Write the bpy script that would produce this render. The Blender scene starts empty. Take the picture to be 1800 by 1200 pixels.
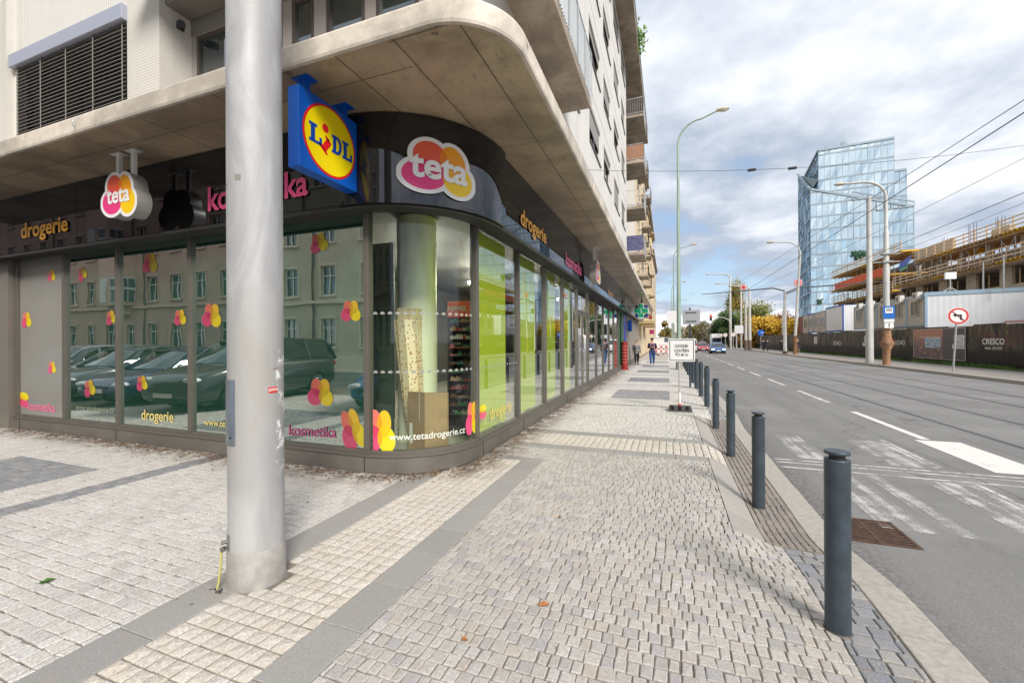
import bpy, bmesh, math, random
import numpy as np
from mathutils import Vector, Matrix
random.seed(7); RNG = np.random.default_rng(11)
R = math.radians; PI = math.pi
SC = bpy.context.scene; COL = SC.collection

# ---------------- camera, light, exposure ----------------
cam = bpy.data.cameras.new("camera"); camo = bpy.data.objects.new("camera", cam); COL.objects.link(camo)
cam.sensor_width = 36.0; cam.lens = 739/1800*36.0; cam.clip_end = 3000; cam.clip_start = 0.05
CAMZ = 1.6; YAW = R(20.4); ROLL = R(-0.3)
camo.matrix_world = Matrix.Translation((0, 0, CAMZ)) @ Matrix.Rotation(YAW, 4, 'Z') @ Matrix.Rotation(R(90), 4, 'X') @ Matrix.Rotation(ROLL, 4, 'Z')
SC.camera = camo
SC.view_settings.view_transform = 'Standard'; SC.view_settings.look = 'None'
SC.view_settings.exposure = 1.36; SC.view_settings.gamma = 1.0
SC.cycles.max_bounces = 10; SC.cycles.transparent_max_bounces = 24; SC.cycles.use_denoising = True
SC.cycles.glossy_bounces = 5; SC.cycles.caustics_reflective = False; SC.cycles.caustics_refractive = False

def cam_at(px, d, z=None, py=None):
    """world x, y of the point d metres in front of the camera plane in the direction of photo column px"""
    r = (px-900)/739*d
    return (r*math.cos(YAW)-d*math.sin(YAW), r*math.sin(YAW)+d*math.cos(YAW))

SUN_EL, SUN_AZ = R(38), R(140)      # azimuth measured clockwise from +Y
sun = bpy.data.lights.new("sun", 'SUN'); sun.energy = 1.65; sun.angle = R(18); sun.color = (1, 0.94, 0.86)
suno = bpy.data.objects.new("sun", sun); COL.objects.link(suno)
sd = Vector((math.sin(SUN_AZ)*math.cos(SUN_EL), math.cos(SUN_AZ)*math.cos(SUN_EL), math.sin(SUN_EL)))
suno.rotation_euler = (-sd).to_track_quat('-Z', 'Y').to_euler()

# ---------------- node helpers ----------------
class NT:
    def __init__(s, tree): s.t = tree; s.n = tree.nodes; s.l = tree.links
    def new(s, typ, **kw):
        n = s.n.new(typ)
        for k, v in kw.items():
            if hasattr(n, k): setattr(n, k, v)
        return n
    def link(s, a, b): s.l.new(a, b)
    def setin(s, n, i, v):
        if v is None: return
        if hasattr(v, 'links') or isinstance(v, bpy.types.NodeSocket): s.l.new(v, n.inputs[i])
        else:
            try: n.inputs[i].default_value = v
            except Exception: n.inputs[i].default_value = tuple(v)+(1,) if len(v) == 3 else v
    def math(s, op, a, b=None, c=None, clamp=False):
        n = s.new('ShaderNodeMath', operation=op); n.use_clamp = clamp
        s.setin(n, 0, a); s.setin(n, 1, b); s.setin(n, 2, c); return n.outputs[0]
    def mix(s, f, a, b, blend='MIX'):
        n = s.new('ShaderNodeMix', data_type='RGBA', blend_type=blend)
        s.setin(n, 0, f); s.setin(n, 6, a if not isinstance(a, tuple) else tuple(a[:3])+(1,)); s.setin(n, 7, b if not isinstance(b, tuple) else tuple(b[:3])+(1,))
        return n.outputs[2]
    def ramp(s, f, stops):
        n = s.new('ShaderNodeValToRGB'); cr = n.color_ramp
        while len(cr.elements) < len(stops): cr.elements.new(0.5)
        for e, (p, c) in zip(cr.elements, stops):
            e.position = p; e.color = (c, c, c, 1) if not isinstance(c, tuple) else tuple(c[:3])+(1,)
        s.link(f, n.inputs[0]); return n.outputs[0]
    def noise(s, vec, scale, detail=4, rough=0.55, dist=0.0):
        n = s.new('ShaderNodeTexNoise'); n.inputs['Scale'].default_value = scale; n.inputs['Detail'].default_value = detail
        n.inputs['Roughness'].default_value = rough; n.inputs['Distortion'].default_value = dist
        if vec is not None: s.link(vec, n.inputs['Vector'])
        return n.outputs[0]
    def smooth(s, v, a, b):
        n = s.new('ShaderNodeMapRange', interpolation_type='SMOOTHSTEP'); s.setin(n, 0, v); s.setin(n, 1, a); s.setin(n, 2, b)
        return n.outputs[0]

# ---------------- sky ----------------
world = bpy.data.worlds.new("World"); SC.world = world; world.use_nodes = True
w = NT(world.node_tree)
for n in list(w.n): w.n.remove(n)
wo = w.new('ShaderNodeOutputWorld')
sky = w.new('ShaderNodeTexSky', sky_type='NISHITA'); sky.sun_disc = False; sky.sun_elevation = SUN_EL; sky.sun_rotation = SUN_AZ
bg1 = w.new('ShaderNodeBackground'); bg1.inputs[1].default_value = 0.10
w.link(sky.outputs[0], bg1.inputs[0])
tc = w.new('ShaderNodeTexCoord'); sep = w.new('ShaderNodeSeparateXYZ'); w.link(tc.outputs['Generated'], sep.inputs[0])
zz = w.math('MAXIMUM', sep.outputs[2], 0.0)
den = w.math('ADD', zz, 0.16)
cmb = w.new('ShaderNodeCombineXYZ'); w.link(w.math('DIVIDE', sep.outputs[0], den), cmb.inputs[0]); w.link(w.math('DIVIDE', sep.outputs[1], den), cmb.inputs[1])
mp = w.new('ShaderNodeMapping'); w.link(cmb.outputs[0], mp.inputs[0]); mp.inputs['Location'].default_value = (1.3, 4.2, 0); mp.inputs['Scale'].default_value = (1, 0.85, 1)
n1 = w.noise(mp.outputs[0], 1.05, 10, 0.55, 0.12)
n2 = w.noise(mp.outputs[0], 3.4, 10, 0.58, 0.1)
f = w.math('ADD', w.math('MULTIPLY', n1, 0.68), w.math('MULTIPLY', n2, 0.32))
# band of darker cloud a few degrees above the horizon, bright gap under it
el = sep.outputs[2]
band = w.math('MULTIPLY', w.smooth(el, 0.045, 0.085), w.math('SUBTRACT', 1.0, w.smooth(el, 0.10, 0.32)))
f2 = w.math('SUBTRACT', f, w.math('MULTIPLY', band, 0.105))
low = w.math('SUBTRACT', 1.0, w.smooth(el, 0.02, 0.075))
f3 = w.math('SUBTRACT', w.math('ADD', f2, w.math('MULTIPLY', low, 0.11)), 0.012)
ccol = w.ramp(f3, [(0.30, (0.21, 0.28, 0.39)), (0.40, (0.36, 0.41, 0.49)), (0.465, (0.50, 0.535, 0.60)), (0.52, (0.62, 0.645, 0.695)), (0.58, (0.77, 0.785, 0.815)), (0.66, (0.94, 0.94, 0.95))])
bg2 = w.new('ShaderNodeBackground'); bg2.inputs[1].default_value = 0.60; w.link(ccol, bg2.inputs[0])
cov = w.ramp(f3, [(0.30, 0.62), (0.38, 1.0)])
ms = w.new('ShaderNodeMixShader'); w.link(cov, ms.inputs[0]); w.link(bg1.outputs[0], ms.inputs[1]); w.link(bg2.outputs[0], ms.inputs[2])
w.link(ms.outputs[0], wo.inputs[0])

# ---------------- materials ----------------
MATS = {}
def mat(name, color=(0.5, 0.5, 0.5), rough=0.6, metal=0.0, var=0.0, vscale=3.0, bump=0.0, bscale=40.0, spec=0.5, emit=None, coat=0.0, vcol=None, stretch=None):
    if name in MATS: return MATS[name]
    m = bpy.data.materials.new(name); m.use_nodes = True; t = NT(m.node_tree)
    b = t.n['Principled BSDF']
    b.inputs['Roughness'].default_value = rough; b.inputs['Metallic'].default_value = metal
    b.inputs['Specular IOR Level'].default_value = spec; b.inputs['Coat Weight'].default_value = coat
    b.inputs['Base Color'].default_value = tuple(color)+(1,)
    tcn = None
    if var or bump:
        geo = t.new('ShaderNodeNewGeometry'); vec = geo.outputs['Position']
        if stretch:
            mpn = t.new('ShaderNodeMapping'); t.link(vec, mpn.inputs[0]); mpn.inputs['Scale'].default_value = stretch; vec = mpn.outputs[0]
    if var:
        nz = t.noise(vec, vscale, 8, 0.65)
        fz = t.smooth(nz, 0.3, 0.7)
        d = vcol if vcol else tuple(c*(1-var) for c in color)
        c2 = tuple(min(1, c*(1+var*0.35)) for c in color)
        col = t.mix(fz, d, c2); t.link(col, b.inputs['Base Color'])
        rr = t.math('ADD', t.math('MULTIPLY', nz, 0.25), rough-0.125, clamp=True); t.link(rr, b.inputs['Roughness'])
    if bump:
        nb = t.noise(vec, bscale, 6, 0.6); bn = t.new('ShaderNodeBump'); bn.inputs['Strength'].default_value = bump; bn.inputs['Distance'].default_value = 0.01
        t.link(nb, bn.inputs['Height']); t.link(bn.outputs[0], b.inputs['Normal'])
    if emit:
        b.inputs['Emission Color'].default_value = tuple(emit[0])+(1,); b.inputs['Emission Strength'].default_value = emit[1]
    MATS[name] = m; return m

def glass_mat(name, tint=(0.8, 0.86, 0.84), base=0.10, gain=1.0, ior=1.7, glosscol=(0.95, 0.98, 1.0), back=None, rough=0.0, wav=0.0):
    """pane: mirror by fresnel over either see-through tint or a dark film (back)"""
    m = bpy.data.materials.new(name); m.use_nodes = True; t = NT(m.node_tree)
    for n in list(t.n):
        if n.type != 'OUTPUT_MATERIAL': t.n.remove(n)
    out = [n for n in t.n if n.type == 'OUTPUT_MATERIAL'][0]
    fr = t.new('ShaderNodeFresnel'); gb = t.new('ShaderNodeNewGeometry'); t.link(t.math('ADD', ior, t.math('MULTIPLY', gb.outputs['Backfacing'], 1.0/ior-ior)), fr.inputs[0])
    fac = t.math('ADD', t.math('MULTIPLY', fr.outputs[0], gain), base, clamp=True)
    gl = t.new('ShaderNodeBsdfGlossy'); gl.inputs['Roughness'].default_value = rough; gl.inputs['Color'].default_value = glosscol+(1,)
    if wav:
        geo = t.new('ShaderNodeNewGeometry'); nb = t.noise(geo.outputs['Position'], 1.3, 2, 0.5); bn = t.new('ShaderNodeBump'); bn.inputs['Strength'].default_value = wav; bn.inputs['Distance'].default_value = 0.02
        t.link(nb, bn.inputs['Height']); t.link(bn.outputs[0], gl.inputs['Normal'])
    if back is None:
        tr = t.new('ShaderNodeBsdfTransparent'); tr.inputs[0].default_value = tuple(tint)+(1,)
    else:
        tr = t.new('ShaderNodeBsdfDiffuse'); tr.inputs[0].default_value = tuple(back)+(1,)
    mx = t.new('ShaderNodeMixShader'); t.link(fac, mx.inputs[0]); t.link(tr.outputs[0], mx.inputs[1]); t.link(gl.outputs[0], mx.inputs[2])
    t.link(mx.outputs[0], out.inputs[0]); MATS[name] = m; return m

# ---------------- mesh builder ----------------
class MB:
    def __init__(s): s.v = []; s.f = []; s.m = []; s.sm = []; s.uv = []
    def add(s, vs, fs, mi=0, smooth=False, uvs=None):
        o = len(s.v); s.v.extend([tuple(p) for p in vs])
        for k, q in enumerate(fs):
            s.f.append([o+i for i in q]); s.m.append(mi); s.sm.append(smooth)
            s.uv.append(uvs[k] if uvs else None)
        return s
    def box(s, x0, x1, y0, y1, z0, z1, mi=0):
        vs = [(x0, y0, z0), (x1, y0, z0), (x1, y1, z0), (x0, y1, z0), (x0, y0, z1), (x1, y0, z1), (x1, y1, z1), (x0, y1, z1)]
        return s.add(vs, [(3, 2, 1, 0), (4, 5, 6, 7), (0, 1, 5, 4), (1, 2, 6, 5), (2, 3, 7, 6), (3, 0, 4, 7)], mi)
    def cbox(s, c, size, mi=0, rot=None):
        sx, sy, sz = [q/2 for q in size]
        vs = [Vector((a*sx, b*sy, d*sz)) for a, b, d in [(-1,-1,-1),(1,-1,-1),(1,1,-1),(-1,1,-1),(-1,-1,1),(1,-1,1),(1,1,1),(-1,1,1)]]
        if rot is not None: vs = [rot @ v for v in vs]
        vs = [v+Vector(c) for v in vs]
        return s.add(vs, [(3, 2, 1, 0), (4, 5, 6, 7), (0, 1, 5, 4), (1, 2, 6, 5), (2, 3, 7, 6), (3, 0, 4, 7)], mi)
    def bar(s, a, b, wd, ht=None, mi=0, up=(0, 0, 1)):
        a, b = Vector(a), Vector(b); d = b-a; L = d.length
        if L < 1e-6: return s
        d.normalize(); u = Vector(up)
        if abs(d.dot(u)) > 0.98: u = Vector((0, 1, 0))
        x = d.cross(u).normalized(); z = x.cross(d)
        ht = ht or wd; rot = Matrix((x, d, z)).transposed()
        return s.cbox((a+b)/2, (wd, L, ht), mi, rot)
    def tube(s, pts, rad, n=12, mi=0, caps=True):
        pts = [Vector(p) for p in pts]; rads = rad if isinstance(rad, (list, tuple)) else [rad]*len(pts)
        o = len(s.v); prev = None; frames = []
        for i, p in enumerate(pts):
            d = (pts[min(i+1, len(pts)-1)]-pts[max(i-1, 0)]).normalized()
            if prev is None:
                u = Vector((0, 0, 1)) if abs(d.z) < 0.9 else Vector((1, 0, 0))
                x = d.cross(u).normalized()
            else:
                x = (prev-d*prev.dot(d)).normalized()
            prev = x; y = d.cross(x); frames.append((p, x, y))
        for (p, x, y), r in zip(frames, rads):
            for k in range(n):
                a = 2*PI*k/n; s.v.append(tuple(p+(x*math.cos(a)+y*math.sin(a))*r))
        for i in range(len(pts)-1):
            for k in range(n):
                k2 = (k+1) % n
                s.f.append([o+i*n+k, o+i*n+k2, o+(i+1)*n+k2, o+(i+1)*n+k]); s.m.append(mi); s.sm.append(True); s.uv.append(None)
        if caps:
            for (p, x, y), r, rev in ((frames[0], rads[0], True), (frames[-1], rads[-1], False)):
                c = [tuple(p+(x*math.cos(2*PI*k/n)+y*math.sin(2*PI*k/n))*r) for k in range(n)]
                idx = list(range(n)); s.add(c, [idx[::-1] if rev else idx], mi)
        return s
    def cyl(s, x, y, z0, z1, r, n=24, mi=0, r1=None):
        return s.tube([(x, y, z0), (x, y, z1)], [r, r1 if r1 else r], n, mi)
    def prism(s, pts, z0, z1, mi=0, smooth=False):
        n = len(pts); o = [(p[0], p[1], z0) for p in pts]+[(p[0], p[1], z1) for p in pts]
        s.add(o, [[i, (i+1) % n, n+(i+1) % n, n+i] for i in range(n)], mi, smooth)
        s.add([(p[0], p[1], z0) for p in pts], [list(range(n))[::-1]], mi)
        s.add([(p[0], p[1], z1) for p in pts], [list(range(n))], mi)
        return s
    def quad(s, a, b, c, d, mi=0, uv=None): return s.add([a, b, c, d], [(0, 1, 2, 3)], mi, False, [uv] if uv else None)
    def sphere(s, c, r, nu=16, nv=10, mi=0, sc=(1, 1, 1)):
        vs = []; fs = []
        for j in range(nv+1):
            t = PI*j/nv
            for i in range(nu):
                a = 2*PI*i/nu; vs.append((c[0]+r*sc[0]*math.sin(t)*math.cos(a), c[1]+r*sc[1]*math.sin(t)*math.sin(a), c[2]+r*sc[2]*math.cos(t)))
        for j in range(nv):
            for i in range(nu): fs.append((j*nu+i, (j+1)*nu+i, (j+1)*nu+(i+1) % nu, j*nu+(i+1) % nu))
        return s.add(vs, fs, mi, True)
    def map(s, fn): s.v = [tuple(fn(*p)) for p in s.v]; return s
    def merge(s, o, mi=None):
        k = len(s.v); s.v += o.v; s.f += [[i+k for i in q] for q in o.f]; s.m += o.m if mi is None else [mi]*len(o.m); s.sm += o.sm; s.uv += o.uv; return s
    def build(s, name, mats, parent=None, bevel=0.0, world=True):
        me = bpy.data.meshes.new(name)
        rt = parent
        while rt is not None and rt.parent is not None: rt = rt.parent
        off = rt['_o'] if (rt is not None and '_o' in rt and world) else (0, 0, 0)
        vs = [(p[0]-off[0], p[1]-off[1], p[2]-off[2]) for p in s.v] if any(off) else s.v
        me.from_pydata(vs, [], s.f)
        if not isinstance(mats, (list, tuple)): mats = [mats]
        for m in mats: me.materials.append(m)
        me.polygons.foreach_set('material_index', s.m); me.polygons.foreach_set('use_smooth', s.sm)
        if any(u is not None for u in s.uv):
            lay = me.uv_layers.new(name='uv'); k = 0
            for q, u in zip(s.f, s.uv):
                for j in range(len(q)):
                    if u is not None: lay.data[k].uv = u[j]
                    k += 1
        me.update()
        o = bpy.data.objects.new(name, me); COL.objects.link(o)
        if parent is not None: o.parent = parent
        if bevel:
            bm_ = o.modifiers.new('bevel', 'BEVEL'); bm_.width = bevel; bm_.segments = 2; bm_.limit_method = 'ANGLE'; bm_.angle_limit = R(40)
        return o

def tag(o, label=None, cat=None, group=None, kind=None):
    if label: o['label'] = label
    if cat: o['category'] = cat
    if group: o['group'] = group
    if kind: o['kind'] = kind
    return o
def thing(name, label, cat, loc=(0, 0, 0), rz=0.0, group=None):
    """Empty at the base of a thing; children may be built in world coordinates (world=True) or local"""
    o = bpy.data.objects.new(name, None); COL.objects.link(o); o.location = loc; o.rotation_euler = (0, 0, rz)
    o.empty_display_size = 0.2
    if not rz: o['_o'] = tuple(float(q) for q in loc)
    return tag(o, label, cat, group)
def copy_tree(o, parent=None):
    c = o.copy(); COL.objects.link(c); c.parent = parent
    for ch in [q for q in bpy.data.objects if q.parent == o]: copy_tree(ch, c)
    return c
def dup(root, loc, rz, label, group=None):
    c = copy_tree(root); c.location = loc; c.rotation_euler = (0, 0, rz); c['label'] = label
    if group: c['group'] = group
    return c

FONT_CACHE = {}
def text_mb(txt, size=1.0, bold=0.0, extrude=0.0, mi=0, space=1.0):
    """text as an MB lying in local x (right), z (up), facing -y, centred"""
    cu = bpy.data.curves.new('t', 'FONT'); cu.body = txt; cu.size = size; cu.offset = bold; cu.extrude = extrude; cu.space_character = space
    cu.align_x = 'CENTER'; cu.align_y = 'CENTER'; cu.resolution_u = 4
    ob = bpy.data.objects.new('t', cu); COL.objects.link(ob)
    dg = bpy.context.evaluated_depsgraph_get(); dg.update()
    me = bpy.data.meshes.new_from_object(ob.evaluated_get(dg))
    mb = MB(); mb.add([(v.co.x, -v.co.z, v.co.y) for v in me.vertices], [list(p.vertices) for p in me.polygons], mi)
    bpy.data.objects.remove(ob); bpy.data.curves.remove(cu); bpy.data.meshes.remove(me)
    return mb
def fit(mb, w_, h_=None):
    xs = [p[0] for p in mb.v]; zs = [p[2] for p in mb.v]
    cx, cz = (min(xs)+max(xs))/2, (min(zs)+max(zs))/2; W_ = max(xs)-min(xs); H_ = max(zs)-min(zs)
    sx = w_/W_; sz = h_/H_ if h_ else sx
    return mb.map(lambda x, y, z: ((x-cx)*sx, y, (z-cz)*sz))

# common materials
M_STEEL = mat('galvanised_steel', (0.50, 0.51, 0.53), 0.42, 0.55, 0.12, 2.0, 0.15, 30)
M_DARKSTEEL = mat('anthracite_paint', (0.050, 0.068, 0.086), 0.42, 0.1, 0.28, 7.0, 0.12, 60)
M_FRAME = mat('bronze_grey_frame', (0.165, 0.15, 0.13), 0.42, 0.35, 0.1, 2.0)
M_PLINTH = mat('plinth_metal', (0.17, 0.155, 0.135), 0.5, 0.2, 0.25, 1.5, 0.05, 20)
M_WHITE = mat('white_paint', (0.80, 0.80, 0.78), 0.5)
M_BLACK = mat('black_plastic', (0.02, 0.02, 0.022), 0.5)
M_RED = mat('red_paint', (0.62, 0.03, 0.03), 0.45)
M_BLUE = mat('blue_paint', (0.0, 0.10, 0.50), 0.4)
M_GREYP = mat('grey_paint', (0.35, 0.36, 0.37), 0.5, 0, 0.1, 2)
M_DARK = mat('dark_interior', (0.03, 0.032, 0.03), 0.8)
M_WOOD = mat('formwork_timber', (0.50, 0.33, 0.17), 0.8, 0, 0.3, 1.5, 0.1, 20)
M_YEL = mat('yellow_formwork', (0.72, 0.42, 0.02), 0.6, 0, 0.2, 1.0)
# ================= ground, road, pavement =================
def smoothstep(x, a, b):
    t = np.clip((np.asarray(x, float)-a)/(b-a), 0, 1); return t*t*(3-2*t)
def drop(X, Y):
    """dropped kerb at the pedestrian crossing"""
    return -0.135*smoothstep(X, 0.50, 0.86)*smoothstep(Y, 3.2, 4.5)*(1-smoothstep(Y, 9.2, 10.6))
def ground_at(x, y): return float(drop(x, y))

def stone_mat(name, cols, dirt=True, rough=0.75, bscale=90, pale=None):
    m = bpy.data.materials.new(name); m.use_nodes = True; t = NT(m.node_tree); b = t.n['Principled BSDF']
    at = t.new('ShaderNodeAttribute'); at.attribute_name = 'rnd'; at.attribute_type = 'GEOMETRY'
    geo = t.new('ShaderNodeNewGeometry'); P = geo.outputs['Position']
    n = len(cols); col = t.ramp(at.outputs['Fac'], [((i+0.5)/n, c) for i, c in enumerate(cols)])
    mot = t.noise(P, 55, 5, 0.7); mot2 = t.noise(P, 260, 3, 0.6)
    col = t.mix(t.math('MULTIPLY', t.smooth(mot, 0.38, 0.66), 0.50), col, (0.24, 0.22, 0.20)); brn = t.noise(P, 11, 6, 0.7); col = t.mix(t.math('MULTIPLY', t.smooth(brn, 0.52, 0.68), 0.42), col, (0.36, 0.28, 0.20))
    col = t.mix(t.math('MULTIPLY', t.smooth(mot2, 0.48, 0.70), 0.38), col, (0.80, 0.775, 0.74)); mot3 = t.noise(P, 150, 4, 0.7); col = t.mix(t.math('MULTIPLY', t.smooth(mot3, 0.50, 0.64), 0.42), col, (0.19, 0.18, 0.17))
    big = t.noise(P, 0.9, 5, 0.6); col = t.mix(t.math('MULTIPLY', t.smooth(big, 0.42, 0.75), 0.25), col, (0.30, 0.28, 0.26))
    if dirt:
        sp = t.new('ShaderNodeSeparateXYZ'); t.link(P, sp.inputs[0])
        # brown leaf dirt gathered along the foot of the shop plinth
        dl = t.math('MULTIPLY', t.smooth(sp.outputs[1], 3.55, 4.2), t.math('SUBTRACT', 1.0, t.smooth(sp.outputs[0], -3.4, -2.6)))
        ds = t.math('SUBTRACT', 1.0, t.smooth(sp.outputs[0], -2.42, -1.75))
        ds = t.math('MULTIPLY', ds, t.smooth(sp.outputs[1], 4.1, 4.8))
        dd = t.math('MAXIMUM', dl, ds); nz = t.noise(P, 4.5, 7, 0.7)
        dd = t.math('MULTIPLY', dd, t.smooth(nz, 0.36, 0.56))
        col = t.mix(t.math('MULTIPLY', dd, 0.85), col, (0.105, 0.07, 0.045))
    t.link(col, b.inputs['Base Color']); b.inputs['Roughness'].default_value = rough; b.inputs['Specular IOR Level'].default_value = 0.35
    bn = t.new('ShaderNodeBump'); bn.inputs['Strength'].default_value = 0.6; bn.inputs['Distance'].default_value = 0.008
    t.link(t.noise(P, bscale, 6, 0.7), bn.inputs['Height']); t.link(bn.outputs[0], b.inputs['Normal'])
    return m
LIGHT = [(0.46, 0.435, 0.395), (0.50, 0.475, 0.435), (0.54, 0.515, 0.475), (0.43, 0.41, 0.385), (0.51, 0.465, 0.405), (0.52, 0.495, 0.46), (0.375, 0.36, 0.345), (0.55, 0.525, 0.485), (0.48, 0.455, 0.42), (0.56, 0.535, 0.50), (0.47, 0.45, 0.425), (0.50, 0.45, 0.39), (0.53, 0.50, 0.455), (0.45, 0.425, 0.39), (0.57, 0.54, 0.49), (0.40, 0.385, 0.385), (0.44, 0.42, 0.42), (0.36, 0.345, 0.345), (0.52, 0.47, 0.43), (0.56, 0.53, 0.52)]
WARM = [(0.66, 0.63, 0.585), (0.69, 0.67, 0.64), (0.64, 0.62, 0.59), (0.71, 0.695, 0.67), (0.66, 0.62, 0.565), (0.72, 0.71, 0.69), (0.58, 0.56, 0.54)]
BLUEG = [(0.18, 0.20, 0.24), (0.23, 0.25, 0.29), (0.28, 0.29, 0.31), (0.16, 0.18, 0.215), (0.25, 0.26, 0.285), (0.20, 0.22, 0.255), (0.34, 0.33, 0.325)]
BROWN = [(0.19, 0.155, 0.135), (0.24, 0.20, 0.175), (0.21, 0.185, 0.17), (0.28, 0.235, 0.20), (0.17, 0.15, 0.14)]
M_COB = stone_mat('light_granite_setts', LIGHT); M_COBW = stone_mat('pale_plaza_setts', WARM); M_COBB = stone_mat('blue_grey_setts', BLUEG); M_COBR = stone_mat('brown_setts', BROWN, False)
M_SLAB = stone_mat('grey_granite_slab', [(0.32, 0.315, 0.305), (0.35, 0.345, 0.33), (0.30, 0.295, 0.29), (0.335, 0.33, 0.315)], True, 0.7, 160)
M_SLAB2 = stone_mat('beige_granite_slab', [(0.38, 0.36, 0.33), (0.41, 0.39, 0.355), (0.36, 0.34, 0.315)], False, 0.7, 160); M_STUD = stone_mat('cream_tactile_tile', [(0.66, 0.60, 0.52), (0.70, 0.65, 0.57), (0.62, 0.56, 0.48), (0.72, 0.67, 0.60), (0.66, 0.59, 0.50)], True, 0.75)

def stones(name, rects, mat_, pu, pv, rows='x', gap=0.010, jit=0.006, h=0.009, skip=None, jitter_rows=True, pyramid=0.0, parent=None, skipfn=None, minlen=0.75, zoff=0.0):
    """setts as real geometry: rows along x (or y); u runs along the row, v across rows"""
    A = []; 
    for (x0, x1, y0, y1) in rects:
        u0, u1, v0, v1 = (x0, x1, y0, y1) if rows == 'x' else (y0, y1, x0, x1)
        nv = max(1, int(round((v1-v0)/pv))); dv = (v1-v0)/nv
        for j in range(nv):
            va, vb = v0+j*dv, v0+(j+1)*dv
            n = max(1, int(round((u1-u0)/pu)))
            if jitter_rows:
                wts = RNG.uniform(minlen, 2-minlen, n+1); e = np.concatenate([[0], np.cumsum(wts)]); ph = RNG.uniform(0, 1)
                e = (e-ph*wts[0])/(e[-1]-wts[0]); e = u0+(u1-u0)*e; e = np.clip(e, u0, u1); e = e[np.concatenate([[True], np.diff(e) > 0.25*pu])]
                e[-1] = u1
            else: e = np.linspace(u0, u1, n+1)
            a, b = e[:-1], e[1:]
            A.append(np.stack([a, b, np.full_like(a, va), np.full_like(a, vb)], 1))
    A = np.concatenate(A)
    cu, cv = (A[:, 0]+A[:, 1])/2, (A[:, 2]+A[:, 3])/2
    cx, cy = (cu, cv) if rows == 'x' else (cv, cu)
    keep = np.ones(len(A), bool)
    if skipfn is not None: keep &= ~skipfn(cx, cy)
    A = A[keep]; N = len(A)
    def ring(ins, z, jj):
        g = gap/2+ins
        c = np.stack([np.stack([A[:, 0]+g, A[:, 2]+g], 1), np.stack([A[:, 1]-g, A[:, 2]+g], 1), np.stack([A[:, 1]-g, A[:, 3]-g], 1), np.stack([A[:, 0]+g, A[:, 3]-g], 1)], 1)
        c = c+jj
        return c, z
    jj = RNG.normal(0, jit*0.5, (N, 4, 2)); hz = RNG.normal(0, 0.0010, (N, 1)) + RNG.normal(0, 0.0007, (N, 4)) if jit > 0.003 else RNG.normal(0, 0.0004, (N, 4))
    r0, _ = ring(0, 0, jj); r1, _ = ring(0.0, 0, jj); r2, _ = ring(0.0055 if jit > 0.003 else 0.004, 0, jj)
    Z = np.zeros((N, 4))
    V = np.concatenate([np.dstack([r0, Z-0.013]), np.dstack([r1, Z+hz-0.0035]), np.dstack([r2, Z+hz])], 1)   # N,12,3
    if pyramid:
        c = (r2.mean(1)); top = np.dstack([c[:, None, :], (hz.mean(1)+pyramid)[:, None, None]]); V = np.concatenate([V, top], 1); nvv = 13
    else: nvv = 12
    if rows == 'y': V = V[:, :, [1, 0, 2]]
    V[:, :, 2] += drop(V[:, :, 0], V[:, :, 1])+zoff
    F = []
    for k in range(4):
        k2 = (k+1) % 4; F.append([k, k2, 4+k2, 4+k]); F.append([4+k, 4+k2, 8+k2, 8+k])
    T = [[8+k, 8+(k+1) % 4, 12] for k in range(4)] if pyramid else []
    if not pyramid: F.append([8, 9, 10, 11])
    if rows == 'y': F = [f[::-1] for f in F]; T = [f[::-1] for f in T]
    base = (np.arange(N)*nvv)[:, None, None]
    quads = (np.array(F)[None]+base).reshape(-1, 4); nf = len(F)
    faces = quads.tolist()
    if T: faces += (np.array(T)[None]+base).reshape(-1, 3).tolist()
    me = bpy.data.meshes.new(name); me.from_pydata(V.reshape(-1, 3).tolist(), [], faces); me.materials.append(mat_)
    rnd = RNG.uniform(0, 1, N); vals = np.repeat(rnd, nf)
    if T: vals = np.concatenate([vals, np.repeat(rnd, 4)])
    at = me.attributes.new('rnd', 'FLOAT', 'FACE'); at.data.foreach_set('value', vals.astype(np.float32))
    me.update(); o = bpy.data.objects.new(name, me); COL.objects.link(o)
    if parent: o.parent = parent
    o['kind'] = 'structure'
    return o

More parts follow.
